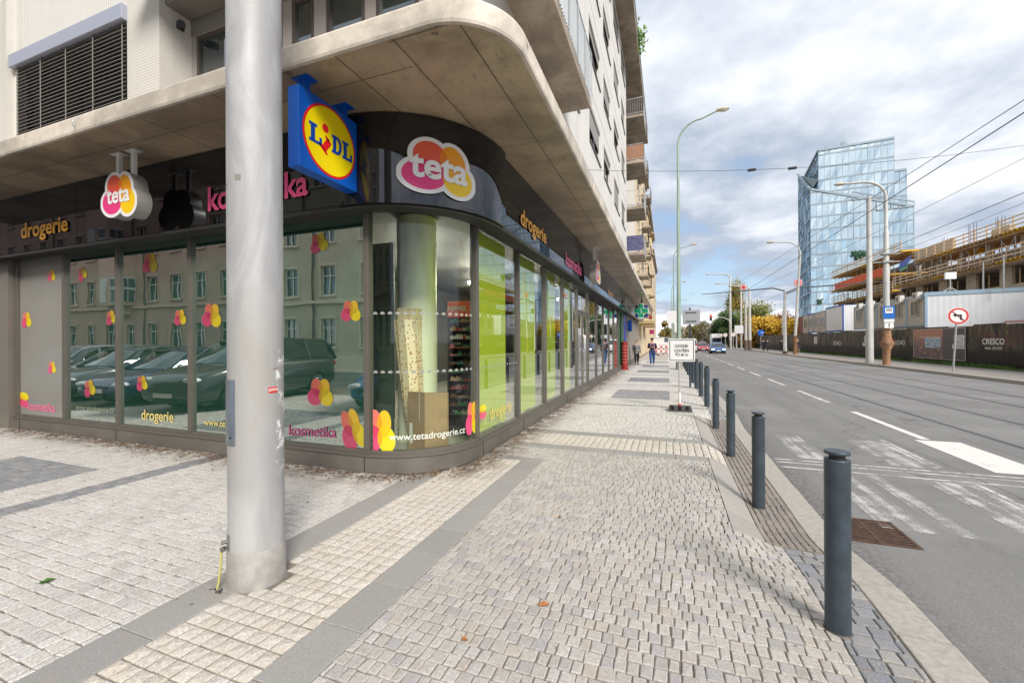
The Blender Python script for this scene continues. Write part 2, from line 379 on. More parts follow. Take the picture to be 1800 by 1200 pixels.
# asphalt material
def asphalt(name, base=(0.165, 0.163, 0.16)):
    m = bpy.data.materials.new(name); m.use_nodes = True; t = NT(m.node_tree); b = t.n['Principled BSDF']
    geo = t.new('ShaderNodeNewGeometry'); P = geo.outputs['Position']
    fine = t.noise(P, 170, 4, 0.75); mid = t.noise(P, 28, 5, 0.7)
    mpn = t.new('ShaderNodeMapping'); t.link(P, mpn.inputs[0]); mpn.inputs['Scale'].default_value = (1.2, 0.10, 1); big = t.noise(mpn.outputs[0], 1.0, 6, 0.6)
    patch = t.noise(P, 0.45, 7, 0.65)
    col = t.mix(t.smooth(fine, 0.32, 0.70), tuple(c*0.62 for c in base), tuple(c*1.35 for c in base))
    col = t.mix(t.math('MULTIPLY', t.smooth(big, 0.38, 0.66), 0.50), col, tuple(c*0.66 for c in base))
    col = t.mix(t.math('MULTIPLY', t.smooth(patch, 0.48, 0.66), 0.40), col, tuple(c*1.40 for c in base)); blot = t.noise(P, 2.6, 8, 0.75); col = t.mix(t.math('MULTIPLY', t.smooth(blot, 0.56, 0.70), 0.45), col, tuple(c*0.55 for c in base)); spk = t.noise(P, 420, 2, 0.6); col = t.mix(t.math('MULTIPLY', t.smooth(spk, 0.60, 0.68), 0.5), col, (0.42, 0.41, 0.39))
    sx_ = t.new('ShaderNodeSeparateXYZ'); t.link(P, sx_.inputs[0]); wx = t.math('ADD', sx_.outputs[0], t.math('MULTIPLY', t.math('SUBTRACT', t.noise(P, 0.8, 4, 0.6), 0.5), 0.10))
    for sxp in (3.62, 4.86, 7.55, 10.5):
        ln = t.math('SUBTRACT', 1.0, t.smooth(t.math('ABSOLUTE', t.math('SUBTRACT', wx, sxp)), 0.006, 0.022)); col = t.mix(t.math('MULTIPLY', ln, 0.45), col, (0.06, 0.058, 0.055))
    sp = t.new('ShaderNodeSeparateXYZ'); t.link(P, sp.inputs[0])
    gut = t.math('MULTIPLY', t.math('SUBTRACT', 1.0, t.smooth(sp.outputs[0], 1.42, 1.75)), t.smooth(mid, 0.42, 0.60))
    gut = t.math('MULTIPLY', gut, t.smooth(sp.outputs[1], 0.0, 5.0))
    col = t.mix(t.math('MULTIPLY', gut, 0.7), col, (0.06, 0.052, 0.045))
    # thin crack-sealed lines
    vo = t.new('ShaderNodeTexVoronoi'); vo.feature = 'DISTANCE_TO_EDGE'; vo.inputs['Scale'].default_value = 0.23
    dn = t.new('ShaderNodeVectorMath', operation='ADD'); t.link(P, dn.inputs[0])
    nn = t.new('ShaderNodeTexNoise'); nn.inputs['Scale'].default_value = 1.5; nn.inputs['Detail'].default_value = 6; t.link(P, nn.inputs['Vector']); t.link(nn.outputs['Color'], dn.inputs[1]); t.link(dn.outputs[0], vo.inputs['Vector'])
    cr = t.math('SUBTRACT', 1.0, t.smooth(vo.outputs[0], 0.0012, 0.004)); col = t.mix(t.math('MULTIPLY', cr, 0.55), col, (0.05, 0.05, 0.05))
    t.link(col, b.inputs['Base Color']); b.inputs['Roughness'].default_value = 0.78; b.inputs['Specular IOR Level'].default_value = 0.4
    bn = t.new('ShaderNodeBump'); bn.inputs['Strength'].default_value = 0.35; bn.inputs['Distance'].default_value = 0.006
    t.link(fine, bn.inputs['Height']); t.link(bn.outputs[0], b.inputs['Normal']); return m
M_ASPH = asphalt('worn_asphalt', (0.215, 0.212, 0.208)); M_ASPH2 = asphalt('far_pavement_asphalt', (0.26, 0.235, 0.215))
M_JOINT = mat('joint_sand', (0.23, 0.205, 0.17), 0.95, 0, 0.4, 12, 0.3, 120)
M_KERB = mat('granite_kerb', (0.42, 0.395, 0.355), 0.7, 0, 0.22, 22, 0.4, 150, vcol=(0.33, 0.30, 0.265))
RZ = -0.15   # road level

g = MB(); g.quad((-900, -900, RZ-0.03), (900, -900, RZ-0.03), (900, 1500, RZ-0.03), (-900, 1500, RZ-0.03))
tag(g.build('ground', mat('ground_earth', (0.20, 0.19, 0.16), 0.95, 0, 0.3, 0.05)), kind='structure')
g = MB(); g.quad((1.38, -60, RZ), (12.7, -60, RZ), (12.7, 500, RZ), (1.38, 500, RZ))
g.quad((-120, -11.0, RZ), (1.38, -11.0, RZ), (1.38, -4.0, RZ), (-120, -4.0, RZ))
tag(g.build('road', M_ASPH), kind='structure')

# pavement bed (follows the dropped kerb)
g = MB(); xs = [-13.5, -6, -3, -1.6, 0.4, 0.5, 0.6, 0.7, 0.8, 0.86, 1.0, 1.16]; ys = [-4, 0, 2, 3]+[3.2+0.2*i for i in range(7)]+[5, 7, 9]+[9.2+0.2*i for i in range(8)]+[14, 20, 30, 60, 120, 400]
vs = []; fs = []
for y in ys:
    for x in xs: vs.append((x, y, (-0.036 if (0.5 <= x <= 0.81 and 4.0 <= y <= 9.9) else -0.009)+ground_at(x, y)))
nx = len(xs)
for j in range(len(ys)-1):
    for i in range(nx-1): fs.append((j*nx+i, j*nx+i+1, (j+1)*nx+i+1, (j+1)*nx+i))
g.add(vs, fs); g.box(-120, -13.5, -4, 4.3, -0.12, -0.012)
tag(g.build('pavement', M_JOINT), kind='structure')
PX, PY, PR = -2.65, 2.09, 0.172
pole_skip = lambda x, y: (np.hypot(x-PX, y-PY) < PR+0.035) 
GP = thing  # alias
# plaza west of the guidance strip
Y0 = -1.6
stones('plaza_setts', [(-13.4, -8.7, Y0, 4.28), (-8.7, -6.8, Y0, 0.9), (-8.7, -6.8, 3.2, 4.28), (-6.8, -6.12, Y0, 4.28), (-5.82, -2.92, Y0, 4.28)], M_COBW, 0.105, 0.088, 'x', gap=0.0075, skipfn=pole_skip)
stones('plaza_dark_setts', [(-8.7, -6.8, 0.9, 3.2), (-6.12, -5.82, Y0, 4.28)], M_COBB, 0.10, 0.088, 'x')
stones('edge_slabs', [(-2.92, -2.62, Y0, 4.50), (-1.87, -1.59, Y0, 5.36)], M_SLAB, 0.44, 0.3, 'y', gap=0.006, jit=0.0, jitter_rows=False, skipfn=lambda x, y: (np.hypot(x-PX, y-PY) < 0.05))
stones('tactile_strip', [(-2.62, -1.87, Y0, 4.42), (-2.62, -2.42, 4.42, 4.80)], M_STUD, 0.10, 0.094, 'y', gap=0.009, jit=0.003, jitter_rows=False, pyramid=0.007, skipfn=pole_skip)
stones('tactile_strip', [(-2.42, -1.87, 4.42, 5.36)], M_STUD, 0.10, 0.094, 'y', gap=0.009, jit=0.003, jitter_rows=False, pyramid=0.007, skipfn=pole_skip)
stones('edge_slabs', [(-2.45, -1.59, 5.36, 5.52), (-2.42, 0.5, 6.10, 6.36), (-2.42, 0.5, 7.12, 7.40)], M_SLAB, 0.42, 0.28, 'x', gap=0.006, jit=0.0, jitter_rows=False)
stones('kerb_side_slabs', [(0.5, 0.75, 4.0, 6.36), (0.5, 0.75, 7.12, 9.85)], M_SLAB2, 0.5, 0.3, 'y', gap=0.006, jit=0.0, jitter_rows=False)
stones('tactile_strip', [(-2.42, 0.75, 6.36, 7.12)], M_STUD, 0.10, 0.19, 'x', gap=0.009, jit=0.003, jitter_rows=False, pyramid=0.007)
stones('footway_setts', [(-1.59, 0.86, Y0, 3.98), (-1.59, 0.5, 3.98, 5.52), (-2.45, 0.5, 5.52, 6.10)], M_COB, 0.068, 0.086, 'x', gap=0.0060, jit=0.0055)
FY = [(7.40, 10.75), (10.93, 12.1), (12.1, 14.3), (14.3, 15.75), (15.93, 17.2), (17.2, 19.1), (19.1, 20.75), (20.93, 22.2), (22.2, 24.1), (24.1, 25.75), (25.93, 27.2), (27.2, 29.1), (29.1, 30.75), (30.93, 32.2), (32.2, 34.1), (34.1, 36)]
R_L = []; R_D = []
for i, (a, b) in enumerate(FY):
    panel = (abs(b-a-2.2) < 0.01 and a == 12.1) or (a > 16 and abs((a-17.2) % 5) < 0.01)
    if panel: R_L += [(-2.45, -1.55, a, b), (0.02, 0.86, a, b)]; R_D.append((-1.55, 0.02, a, b))
    else: R_L.append((-2.45, 0.5 if a < 9 else 0.86, a, b))
R_L.append((0.5, 0.86, 9.85, 10.75))
stones('footway_setts', R_L, M_COBW, 0.095, 0.10, 'x', gap=0.009)
R_D += [(-2.45, 0.86, y, y+0.18) for y in (10.75, 15.75, 20.75, 25.75, 30.75)]
stones('footway_dark_panels', R_D, M_COBB, 0.11, 0.10, 'x', gap=0.012)
stones('kerb_side_setts', [(0.86, 1.15, Y0, 3.95), (0.86, 1.15, 9.85, 30)], M_COBB, 0.09, 0.095, 'x', gap=0.008)
stones('kerb_side_brown_setts', [(0.75, 1.15, 4.0, 9.85)], M_COBR, 0.11, 0.058, 'y', gap=0.010)
# far footway beyond the modelled setts
g = MB(); g.quad((-2.45, 36, -0.004), (1.15, 36, -0.004), (1.15, 400, -0.004), (-2.45, 400, -0.004))
tag(g.build('far_footway', mat('far_setts', (0.46, 0.43, 0.40), 0.9, 0, 0.15, 2)), kind='structure')

# kerb stones, one by one, follow the drop
def kerb(x0, x1, ya, yb, L, name, road_side=1):
    m = MB(); y = ya
    while y < yb:
        ye = min(yb, y+L*random.uniform(0.96, 1.04)); n = 4; jx = random.uniform(-0.003, 0.003)
        vs = []; c = 0.018
        for k in range(n+1):
            yy = y+0.003+(ye-y-0.006)*k/n; z = (ground_at(0.87, yy) if x0 < 5 else 0)
            prof = [(x0, z-0.2), (x0, z-0.004), (x0+0.006, z+0.001), (x1-c, z), (x1-c*0.25, z-0.006), (x1, z-c), (x1+0.005, z-0.22)]
            if road_side < 0: prof = [(x1+x0-px, pz) for px, pz in prof][::-1]
            vs += [(px+jx, yy, pz) for px, pz in prof]
        q = len(prof); fs = []
        for k in range(n):
            for i in range(q-1): fs.append((k*q+i, k*q+i+1, (k+1)*q+i+1, (k+1)*q+i))
        fs = [f_[::-1] for f_ in fs]
        fs.append(list(range(q))); fs.append([n*q+i for i in range(q)][::-1])
        m.add(vs, fs); y = ye
    return tag(m.build(name, M_KERB), kind='structure')
kerb(1.155, 1.40, -6, 120, 1.0, 'kerb')
kerb(12.62, 12.86, -20, 200, 1.5, 'far_kerb', -1)

# far pavement, grass strip
g = MB(); g.box(12.86, 16.2, -20, 300, -0.14, -0.003); tag(g.build('far_pavement', M_ASPH2), kind='structure')
g = MB(); g.box(16.2, 60, -20, 300, -0.13, -0.008); tag(g.build('building_site_ground', mat('earth', (0.16, 0.13, 0.09), 0.95, 0, 0.3, 1)), kind='structure')
M_GRASS = mat('grass_blades', (0.10, 0.19, 0.035), 0.8, 0, 0.45, 1.2)
g = MB()
for i in range(14000):
    y = 8+72*random.random()**1.3; x = 16.25+.7*random.random(); hgt = random.uniform(0.05, 0.24)*(1.0 if math.sin(y*1.7)+math.sin(y*0.6) > -0.6 else 0.4); a = random.uniform(0, PI); dx, dy = math.cos(a)*0.05, math.sin(a)*0.05; lx, ly = random.uniform(-.06, .06), random.uniform(-.06, .06)
    g.add([(x-dx, y-dy, -0.01), (x+dx, y+dy, -0.01), (x+lx, y+ly, hgt)], [(0, 1, 2)])
tag(g.build('grass', M_GRASS), 'rough green grass along the foot of the hoarding', 'grass', kind='stuff')

# road markings: worn paint with asphalt showing through
def paint(name, wear, col=(0.72, 0.71, 0.68)):
    m = bpy.data.materials.new(name); m.use_nodes = True; t = NT(m.node_tree); b = t.n['Principled BSDF']; out = [n for n in t.n if n.type == 'OUTPUT_MATERIAL'][0]
    geo = t.new('ShaderNodeNewGeometry'); P = geo.outputs['Position']; a = t.noise(P, 75, 6, 0.8); c = t.noise(P, 3.0, 5, 0.65)
    mpn = t.new('ShaderNodeMapping'); t.link(P, mpn.inputs[0]); mpn.inputs['Scale'].default_value = (9, 0.35, 1); st = t.noise(mpn.outputs[0], 1.0, 4, 0.6)
    s_ = t.math('ADD', t.math('MULTIPLY', a, 0.45), t.math('ADD', t.math('MULTIPLY', c, 0.30), t.math('MULTIPLY', st, 0.25)))
    fac = t.smooth(s_, wear-0.045, wear+0.045)
    b.inputs['Base Color'].default_value = col+(1,); b.inputs['Roughness'].default_value = 0.7
    tr = t.new('ShaderNodeBsdfTransparent'); mx = t.new('ShaderNodeMixShader'); t.link(fac, mx.inputs[0]); t.link(tr.outputs[0], mx.inputs[1]); t.link(b.outputs[0], mx.inputs[2]); t.link(mx.outputs[0], out.inputs[0])
    return m
MP_NEW = paint('fresh_white_marking', 0.40, (0.68, 0.67, 0.64)); MP_MID = paint('worn_marking', 0.475, (0.62, 0.61, 0.59)); MP_OLD = paint('very_worn_marking', 0.505, (0.50, 0.495, 0.48))
g = MB(); zr = RZ+0.004
def q(x0, x1, y0, y1, mi, skew=0.0): g.quad((x0, y0, zr), (x1, y0, zr), (x1+skew, y1, zr), (x0+skew, y1, zr), mi)
for k in range(30):
    y = 9.4+4.65*k; q(4.13, 4.27, y, y+3.05, 0 if k < 1 else 1)
for k in range(3): q(7.5, 7.6, 22+9*k, 25+9*k, 2)
for (x0, x1) in ((1.80, 2.20), (2.90, 3.42)): q(x0, x1, 7.30, 8.95, 2)
q(4.0, 4.62, 7.35, 9.3, 0); q(3.44, 3.50, 7.4, 9.1, 1)
for (x0, x1) in ((1.86, 2.26), (2.36, 2.56), (2.95, 3.42)): q(x0, x1, 4.85, 6.66, 2)
q(3.44, 3.50, 4.9, 6.7, 1); q(4.05, 4.62, 5.0, 6.7, 2)
for x0 in (6.0, 7.2, 8.4, 9.6, 10.8): q(x0, x0+0.55, 7.4, 9.2, 0); q(x0, x0+0.55, 4.9, 6.7, 2)
for (ya, yb) in ((6.98, 7.03), (7.14, 7.19), (6.72, 6.77)): q(1.45, 12.5, ya, yb, 1)
tag(g.build('road_markings', [MP_NEW, MP_MID, MP_OLD]), kind='structure')

# tram track: rails in grooved asphalt
g = MB()
for x in (5.28, 6.71, 8.45, 9.88):
    g.box(x-0.030, x+0.030, -60, 400, RZ-0.02, RZ+0.003, 0); g.box(x+0.030, x+0.062, -60, 400, RZ-0.02, RZ+0.0015, 1); g.box(x+0.062, x+0.075, -60, 400, RZ-0.02, RZ+0.003, 0)
tag(g.build('tram_tracks', [mat('worn_rail', (0.18, 0.165, 0.16), 0.35, 0.8, 0.2, 3), mat('rail_groove', (0.025, 0.024, 0.023), 0.9)]), kind='structure')

# storm drain grate by the kerb
dr = thing('drain_grate', 'rusty brown storm drain grate in the gutter beside the nearest bollard', 'drain grate', (1.7, 4.75, RZ))
M_RUST = mat('rusty_iron', (0.115, 0.065, 0.045), 0.85, 0.2, 0.45, 14, 0.4, 80)
g = MB(); x0, x1, y0, y1 = 1.44, 1.98, 4.46, 5.02; z = RZ+0.010
for (a, b, c, d) in ((x0, x1, y0, y0+.03), (x0, x1, y1-.03, y1), (x0, x0+.03, y0+.03, y1-.03), (x1-.03, x1, y0+.03, y1-.03)): g.box(a, b, c, d, RZ-0.01, z)
g.build('rim', M_RUST, dr)
g = MB()
for i in range(9):
    yy = y0+0.06+i*0.053; g.box(x0+.03, x1-.03, yy, yy+0.026, RZ-0.01, z-0.002)
g.box((x0+x1)/2-.015, (x0+x1)/2+.015, y0+.03, y1-.03, RZ-0.01, z-0.001); g.build('grille', M_RUST, dr)
g = MB(); g.quad((x0, y0, RZ+0.002), (x1, y0, RZ+0.002), (x1, y1, RZ+0.002), (x0, y1, RZ+0.002)); g.build('shaft', mat('drain_dark', (0.012, 0.01, 0.009), 0.9), dr)

# manhole-like dark puddle patch next to it + leaves
def leaf(name, x, y, z, sc, col, rz, label):
    m = MB(); n = 14; pts = []
    for k in range(n):
        a = 2*PI*k/n; r_ = sc*(0.55+0.45*abs(math.cos(a*2.5)))*(1.25 if abs(math.sin(a/2)) < 0.3 else 0.85)
        pts.append((x+r_*math.cos(a+rz), y+r_*math.sin(a+rz), z+0.006+0.010*abs(math.sin(a*1.5))))
    c = (x, y, z+0.004); vs = [c]+pts; m.add(vs, [(0, 1+k, 1+(k+1) % n) for k in range(n)], 0, True)
    m.tube([(x, y, z+.006), (x-sc*1.2*math.cos(rz), y-sc*1.2*math.sin(rz), z+0.012)], 0.0012, 5)
    return tag(m.build(name, mat('leaf_'+col[0], col[1], 0.7, 0, 0.3, 60)), label, 'leaf', 'fallen leaves on the paving')
OR = ('orange', (0.42, 0.17, 0.05)); GR = ('green', (0.06, 0.16, 0.02)); YE = ('yellow', (0.60, 0.42, 0.06)); BR = ('brown', (0.25, 0.10, 0.03))
leaf('fallen_leaf', -0.72, 2.45, 0.0, 0.034, OR, 0.4, 'orange dry leaf lying alone on the light setts in the foreground')
leaf('fallen_leaf', -3.93, 1.55, 0.0, 0.040, GR, 1.2, 'green leaf on the pale plaza setts left of the big pole')
leaf('fallen_leaf', -4.65, 1.16, 0.0, 0.022, YE, 2.2, 'tiny yellow leaf on the plaza setts near the left picture edge')
leaf('fallen_leaf', -1.03, 2.02, 0.0, 0.020, OR, 2.9, 'small rusty leaf at the very bottom of the foreground setts')
leaf('fallen_leaf', 0.95, 5.75, -0.125, 0.045, OR, 0.1, 'orange leaf on the brown setts between the second and third bollards')
def litter(n, seed):
    rs = random.Random(seed); m = MB()
    for i in range(n):
        if rs.random() < .45: x = rs.uniform(-11.5, -3.6); dy = abs(rs.gauss(0, .16)); y = 4.18-dy
        elif rs.random() < .35: a = rs.uniform(-PI/2, 0); d_ = 1.07+abs(rs.gauss(0, .15)); x, y = -3.5+d_*math.cos(a), 5.25+d_*math.sin(a)
        else: y = 5.2+rs.random()**1.3*16; x = -2.43+abs(rs.gauss(0, .14))
        s_ = rs.uniform(.006, .020); a = rs.uniform(0, 2*PI); c, q_ = math.cos(a)*s_, math.sin(a)*s_; z = .004
        m.add([(x-c, y-q_, z), (x+q_*.7, y-c*.7, z+rs.uniform(0, .012)), (x+c, y+q_, z+.002), (x-q_*.7, y+c*.7, z+rs.uniform(0, .010))], [(0, 1, 2, 3)], rs.randrange(3))
    return m
tag(litter(2600, 5).build('leaf_litter', [mat('litter_brown', (.16, .09, .045), .9), mat('litter_dark', (.07, .05, .035), .9), mat('litter_tan', (.34, .22, .11), .9)]), 'brown crumbled leaf litter along the foot of the shop plinth', 'leaf litter', kind='stuff')
rs_ = random.Random(9); m_ = MB()
for i in range(70):
    x, y = rs_.uniform(-6.5, .8), rs_.uniform(.6, 12)
    if math.hypot(x-PX, y-PY) < .3 or (x < -2.3 and y > 4): continue
    r_ = rs_.uniform(.007, .016); m_.add([(x+r_*math.cos(k*PI/4)*rs_.uniform(.7, 1.2), y+r_*math.sin(k*PI/4)*rs_.uniform(.7, 1.2), .0045) for k in range(8)], [list(range(8))])
tag(m_.build('chewing_gum_spots', mat('old_gum', (.20, .19, .18), .8)), 'flat dark chewing gum spots dotted over the paving', 'gum spots', kind='stuff')
leaf('fallen_leaf', -0.93, 3.72, 0.0, 0.02, BR, 1.0, 'small brown leaf on the light setts in the middle of the footway')
# ================= corner building =================
GX, GY = -2.5, 4.25; CX, CY, CR = -3.5, 5.25, 1.0      # shop glass planes and corner arc
XW, YE = -13.4, 40.0
def path(off, xw=XW, ye=YE, n=18, cx=CX, cy=CY, cr=CR):
    p = [(xw, cy-cr-off)]
    for k in range(n+1):
        a = -PI/2+(PI/2)*k/n; p.append((cx+(cr+off)*math.cos(a), cy+(cr+off)*math.sin(a)))
    p.append((cx+cr+off, ye)); return p
def strip(mb, pth, z0, z1, mi=0, flip=False, uv=None):
    vs = [(p[0], p[1], z0) for p in pth]+[(p[0], p[1], z1) for p in pth]; n = len(pth); L = [0]
    for i in range(n-1): L.append(L[-1]+math.dist(pth[i], pth[i+1]))
    fs = [(i, i+1, n+i+1, n+i) for i in range(n-1)]
    if flip: fs = [f[::-1] for f in fs]
    uvs = [[(L[i]/L[-1], 0), (L[i+1]/L[-1], 0), (L[i+1]/L[-1], 1), (L[i]/L[-1], 1)] for i in range(n-1)] if uv else None
    return mb.add(vs, fs, mi, True, uvs)
def solid(mb, po, pi, z0, z1, mi=0, ends=True):
    """solid band between outer path po and inner path pi"""
    strip(mb, po, z0, z1, mi); strip(mb, pi, z0, z1, mi, True); n = len(po)
    for z, fl in ((z0, True), (z1, False)):
        vs = [(p[0], p[1], z) for p in po]+[(p[0], p[1], z) for p in pi]
        fs = [(i, i+1, n+i+1, n+i) for i in range(n-1)]; mb.add(vs, [f[::-1] for f in fs] if fl else fs, mi)
    if ends:
        for i in (0, n-1):
            f = [(po[i][0], po[i][1], z0), (pi[i][0], pi[i][1], z0), (pi[i][0], pi[i][1], z1), (po[i][0], po[i][1], z1)]
            mb.add(f, [(0, 1, 2, 3)], mi)
    return mb
B = thing('corner_apartment_building', 'white panel apartment building with glazed corner shop and curved concrete canopy', 'building', (CX, CY, 0))

# wall panels: fine vertical ribbing
def ribbed(name, col, sc=40, axis=None, strength=0.6):
    m = bpy.data.materials.new(name); m.use_nodes = True; t = NT(m.node_tree); b = t.n['Principled BSDF']
    geo = t.new('ShaderNodeNewGeometry'); P = geo.outputs['Position']; sp = t.new('ShaderNodeSeparateXYZ'); t.link(P, sp.inputs[0])
    s_ = t.math('ADD', sp.outputs[0], sp.outputs[1]) if axis is None else sp.outputs[axis]
    wv = t.math('SINE', t.math('MULTIPLY', s_, 2*PI*sc/2))
    nz = t.noise(P, 0.7, 6, 0.6); mpn = t.new('ShaderNodeMapping'); t.link(P, mpn.inputs[0]); mpn.inputs['Scale'].default_value = (3, 3, 0.15); st = t.noise(mpn.outputs[0], 1.0, 5, 0.6)
    c = t.mix(t.math('MULTIPLY', t.smooth(nz, 0.4, 0.7), 0.3), col, tuple(q*0.82 for q in col)); c = t.mix(t.math('MULTIPLY', t.smooth(st, 0.52, 0.75), 0.35), c, (col[0]*0.62, col[1]*0.6, col[2]*0.56))
    # horizontal panel joints every 3 m and vertical ones
    t.link(c, b.inputs['Base Color']); b.inputs['Roughness'].default_value = 0.7
    bn = t.new('ShaderNodeBump'); bn.inputs['Strength'].default_value = strength; bn.inputs['Distance'].default_value = 0.004
    h = t.math('ADD', wv, t.math('MULTIPLY', t.noise(P, 60, 3, 0.6), 1.2)); t.link(h, bn.inputs['Height']); t.link(bn.outputs[0], b.inputs['Normal']); return m
M_WALL = ribbed('white_ribbed_panel', (0.74, 0.72, 0.68)); M_WALLR = ribbed('rough_white_plaster', (0.66, 0.635, 0.59), 44, 2, 0.28)
# concrete soffit with board joints and smooth satin finish
def concrete(name, col, rough=0.45, joints=True):
    m = bpy.data.materials.new(name); m.use_nodes = True; t = NT(m.node_tree); b = t.n['Principled BSDF']
    geo = t.new('ShaderNodeNewGeometry'); P = geo.outputs['Position']; sp = t.new('ShaderNodeSeparateXYZ'); t.link(P, sp.inputs[0])
    a = t.noise(P, 1.1, 8, 0.62, 0.4); fine = t.noise(P, 16, 8, 0.7); spot = t.noise(P, 7, 2, 0.5)
    c = t.mix(t.smooth(a, 0.36, 0.64), tuple(q*0.66 for q in col), tuple(min(1, q*1.20) for q in col))
    c = t.mix(t.math('MULTIPLY', t.smooth(fine, 0.42, 0.72), 0.4), c, tuple(q*0.70 for q in col))
    c = t.mix(t.math('MULTIPLY', t.smooth(spot, 0.73, 0.76), 0.7), c, (0.09, 0.07, 0.05))
    mpn = t.new('ShaderNodeMapping'); t.link(P, mpn.inputs[0]); mpn.inputs['Scale'].default_value = (6, 1.2, 3); mpn.inputs['Rotation'].default_value = (0, 0, 0.5); sc_ = t.noise(mpn.outputs[0], 2.0, 8, 0.7)
    c = t.mix(t.math('MULTIPLY', t.smooth(sc_, 0.57, 0.66), 0.45), c, tuple(q*0.5 for q in col))
    if joints:
        def line(v, off, per, wd):
            q_ = t.math('MODULO', t.math('ADD', v, off+per*100), per); q_ = t.math('ABSOLUTE', t.math('SUBTRACT', q_, per/2))
            return t.math('SUBTRACT', 1.0, t.smooth(q_, wd*0.3, wd))
        wob = t.math('MULTIPLY', t.math('SUBTRACT', t.noise(P, 5, 3, 0.6), 0.5), 0.012)
        x = t.math('ADD', sp.outputs[0], wob); y = t.math('ADD', sp.outputs[1], wob)
        corner_w = t.math('SUBTRACT', 1.0, t.smooth(x, -3.36, -3.35))     # west wing mask
        # west wing: joints across (constant x) every 0.92 m, one long joint y=3.40
        j1 = line(x, 0.12, 1.24, 0.014)
        j3 = line(x, 0.35+0.31, 0.62, 0.012)
        j3 = t.math('MULTIPLY', j3, t.smooth(x, -3.6, -3.5))
        j1 = t.math('MULTIPLY', j1, corner_w)
        l1 = t.math('SUBTRACT', 1.0, t.smooth(t.math('ABSOLUTE', t.math('SUBTRACT', y, 3.40)), 0.003, 0.009))
        l1 = t.math('MULTIPLY', l1, t.math('SUBTRACT', 1.0, t.smooth(x, -2.26, -2.24)))
        l2 = line(y, -5.25+1.1, 2.2, 0.010); l2 = t.math('MULTIPLY', l2, t.smooth(x, -2.26, -2.24))
        J = t.math('MAXIMUM', t.math('MAXIMUM', j1, l1), t.math('MAXIMUM', l2, j3))
        c = t.mix(t.math('MULTIPLY', J, 0.75), c, (0.05, 0.04, 0.032))
    t.link(c, b.inputs['Base Color']); rr = t.math('ADD', t.math('MULTIPLY', fine, 0.30), rough-0.15); t.link(rr, b.inputs['Roughness'])
    bn = t.new('ShaderNodeBump'); bn.inputs['Strength'].default_value = 0.25; bn.inputs['Distance'].default_value = 0.004
    h = t.math('SUBTRACT', fine, t.math('MULTIPLY', J, 3.0)) if joints else fine
    t.link(h, bn.inputs['Height']); t.link(bn.outputs[0], b.inputs['Normal']); return m
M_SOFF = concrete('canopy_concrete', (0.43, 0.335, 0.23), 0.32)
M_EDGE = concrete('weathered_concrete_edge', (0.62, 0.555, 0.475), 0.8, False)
M_BALC = concrete('balcony_concrete', (0.36, 0.30, 0.235), 0.7, False)

# canopy slab: outer path, with thin rounded drip nose
SX, SY, SR = -1.2, 2.97, 0.66
def spath(off): return path(off, XW, YE-1, 20, SX-SR, SY+SR, SR)
g = MB()
inner = path(-0.5, XW, YE-1, 20)
z0, z1 = 4.20, 4.40
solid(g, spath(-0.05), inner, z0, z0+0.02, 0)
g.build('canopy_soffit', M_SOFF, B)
g = MB()
prof = [(-0.055, z0-0.004), (-0.03, z0-0.018), (-0.008, z0-0.012), (0.0, z0+0.012), (0.0, z1-0.03), (-0.012, z1-0.006), (-0.035, z1)]
for (oa, za), (ob, zb) in zip(prof[:-1], prof[1:]):
    a, b_ = spath(oa), spath(ob); n = len(a); vs = [(p[0], p[1], za) for p in a]+[(p[0], p[1], zb) for p in b_]
    g.add(vs, [(i, i+1, n+i+1, n+i) for i in range(n-1)], 0, True)
a, b_ = spath(-0.035), path(-0.5, XW, YE-1, 20); n = len(a)
g.add([(p[0], p[1], z1) for p in a]+[(p[0], p[1], z1) for p in b_], [(i, i+1, n+i+1, n+i) for i in range(n-1)], 0)
g.box(SX-0.5, SX-0.002, YE-1, YE-0.9, z0-0.01, z1)
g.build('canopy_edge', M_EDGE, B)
hk = MB(); hk.tube([(-6.78, 2.955, 4.235), (-6.78, 2.935, 4.26), (-6.78, 2.935, 4.31), (-6.78, 2.955, 4.335)], 0.006, 6); hk.build('canopy_hook', M_STEEL, B)

# plinth, sill frame, head frame
g = MB(); solid(g, path(0.05), path(-0.12), 0.004, 0.20); g.build('plinth', M_PLINTH, B)
for x in (-11.5, -8.5, -5.1, -3.5): MB().box(x-0.004, x+0.004, GY-0.056, GY-0.049, 0.01, 0.198).build('plinth_joint', M_DARK, B)
for y in [5.4+1.75*k for k in range(0, 8)]: MB().box(GX+0.049, GX+0.056, y-0.004, y+0.004, 0.01, 0.198).build('plinth_joint', M_DARK, B)
g = MB(); solid(g, path(0.065), path(-0.05), 0.20, 0.235); solid(g, path(0.035), path(-0.05), 0.235, 0.275); g.build('sill_frame', M_FRAME, B)
g = MB(); solid(g, path(0.05), path(-0.08), 3.24, 3.36); g.build('head_frame', M_FRAME, B)

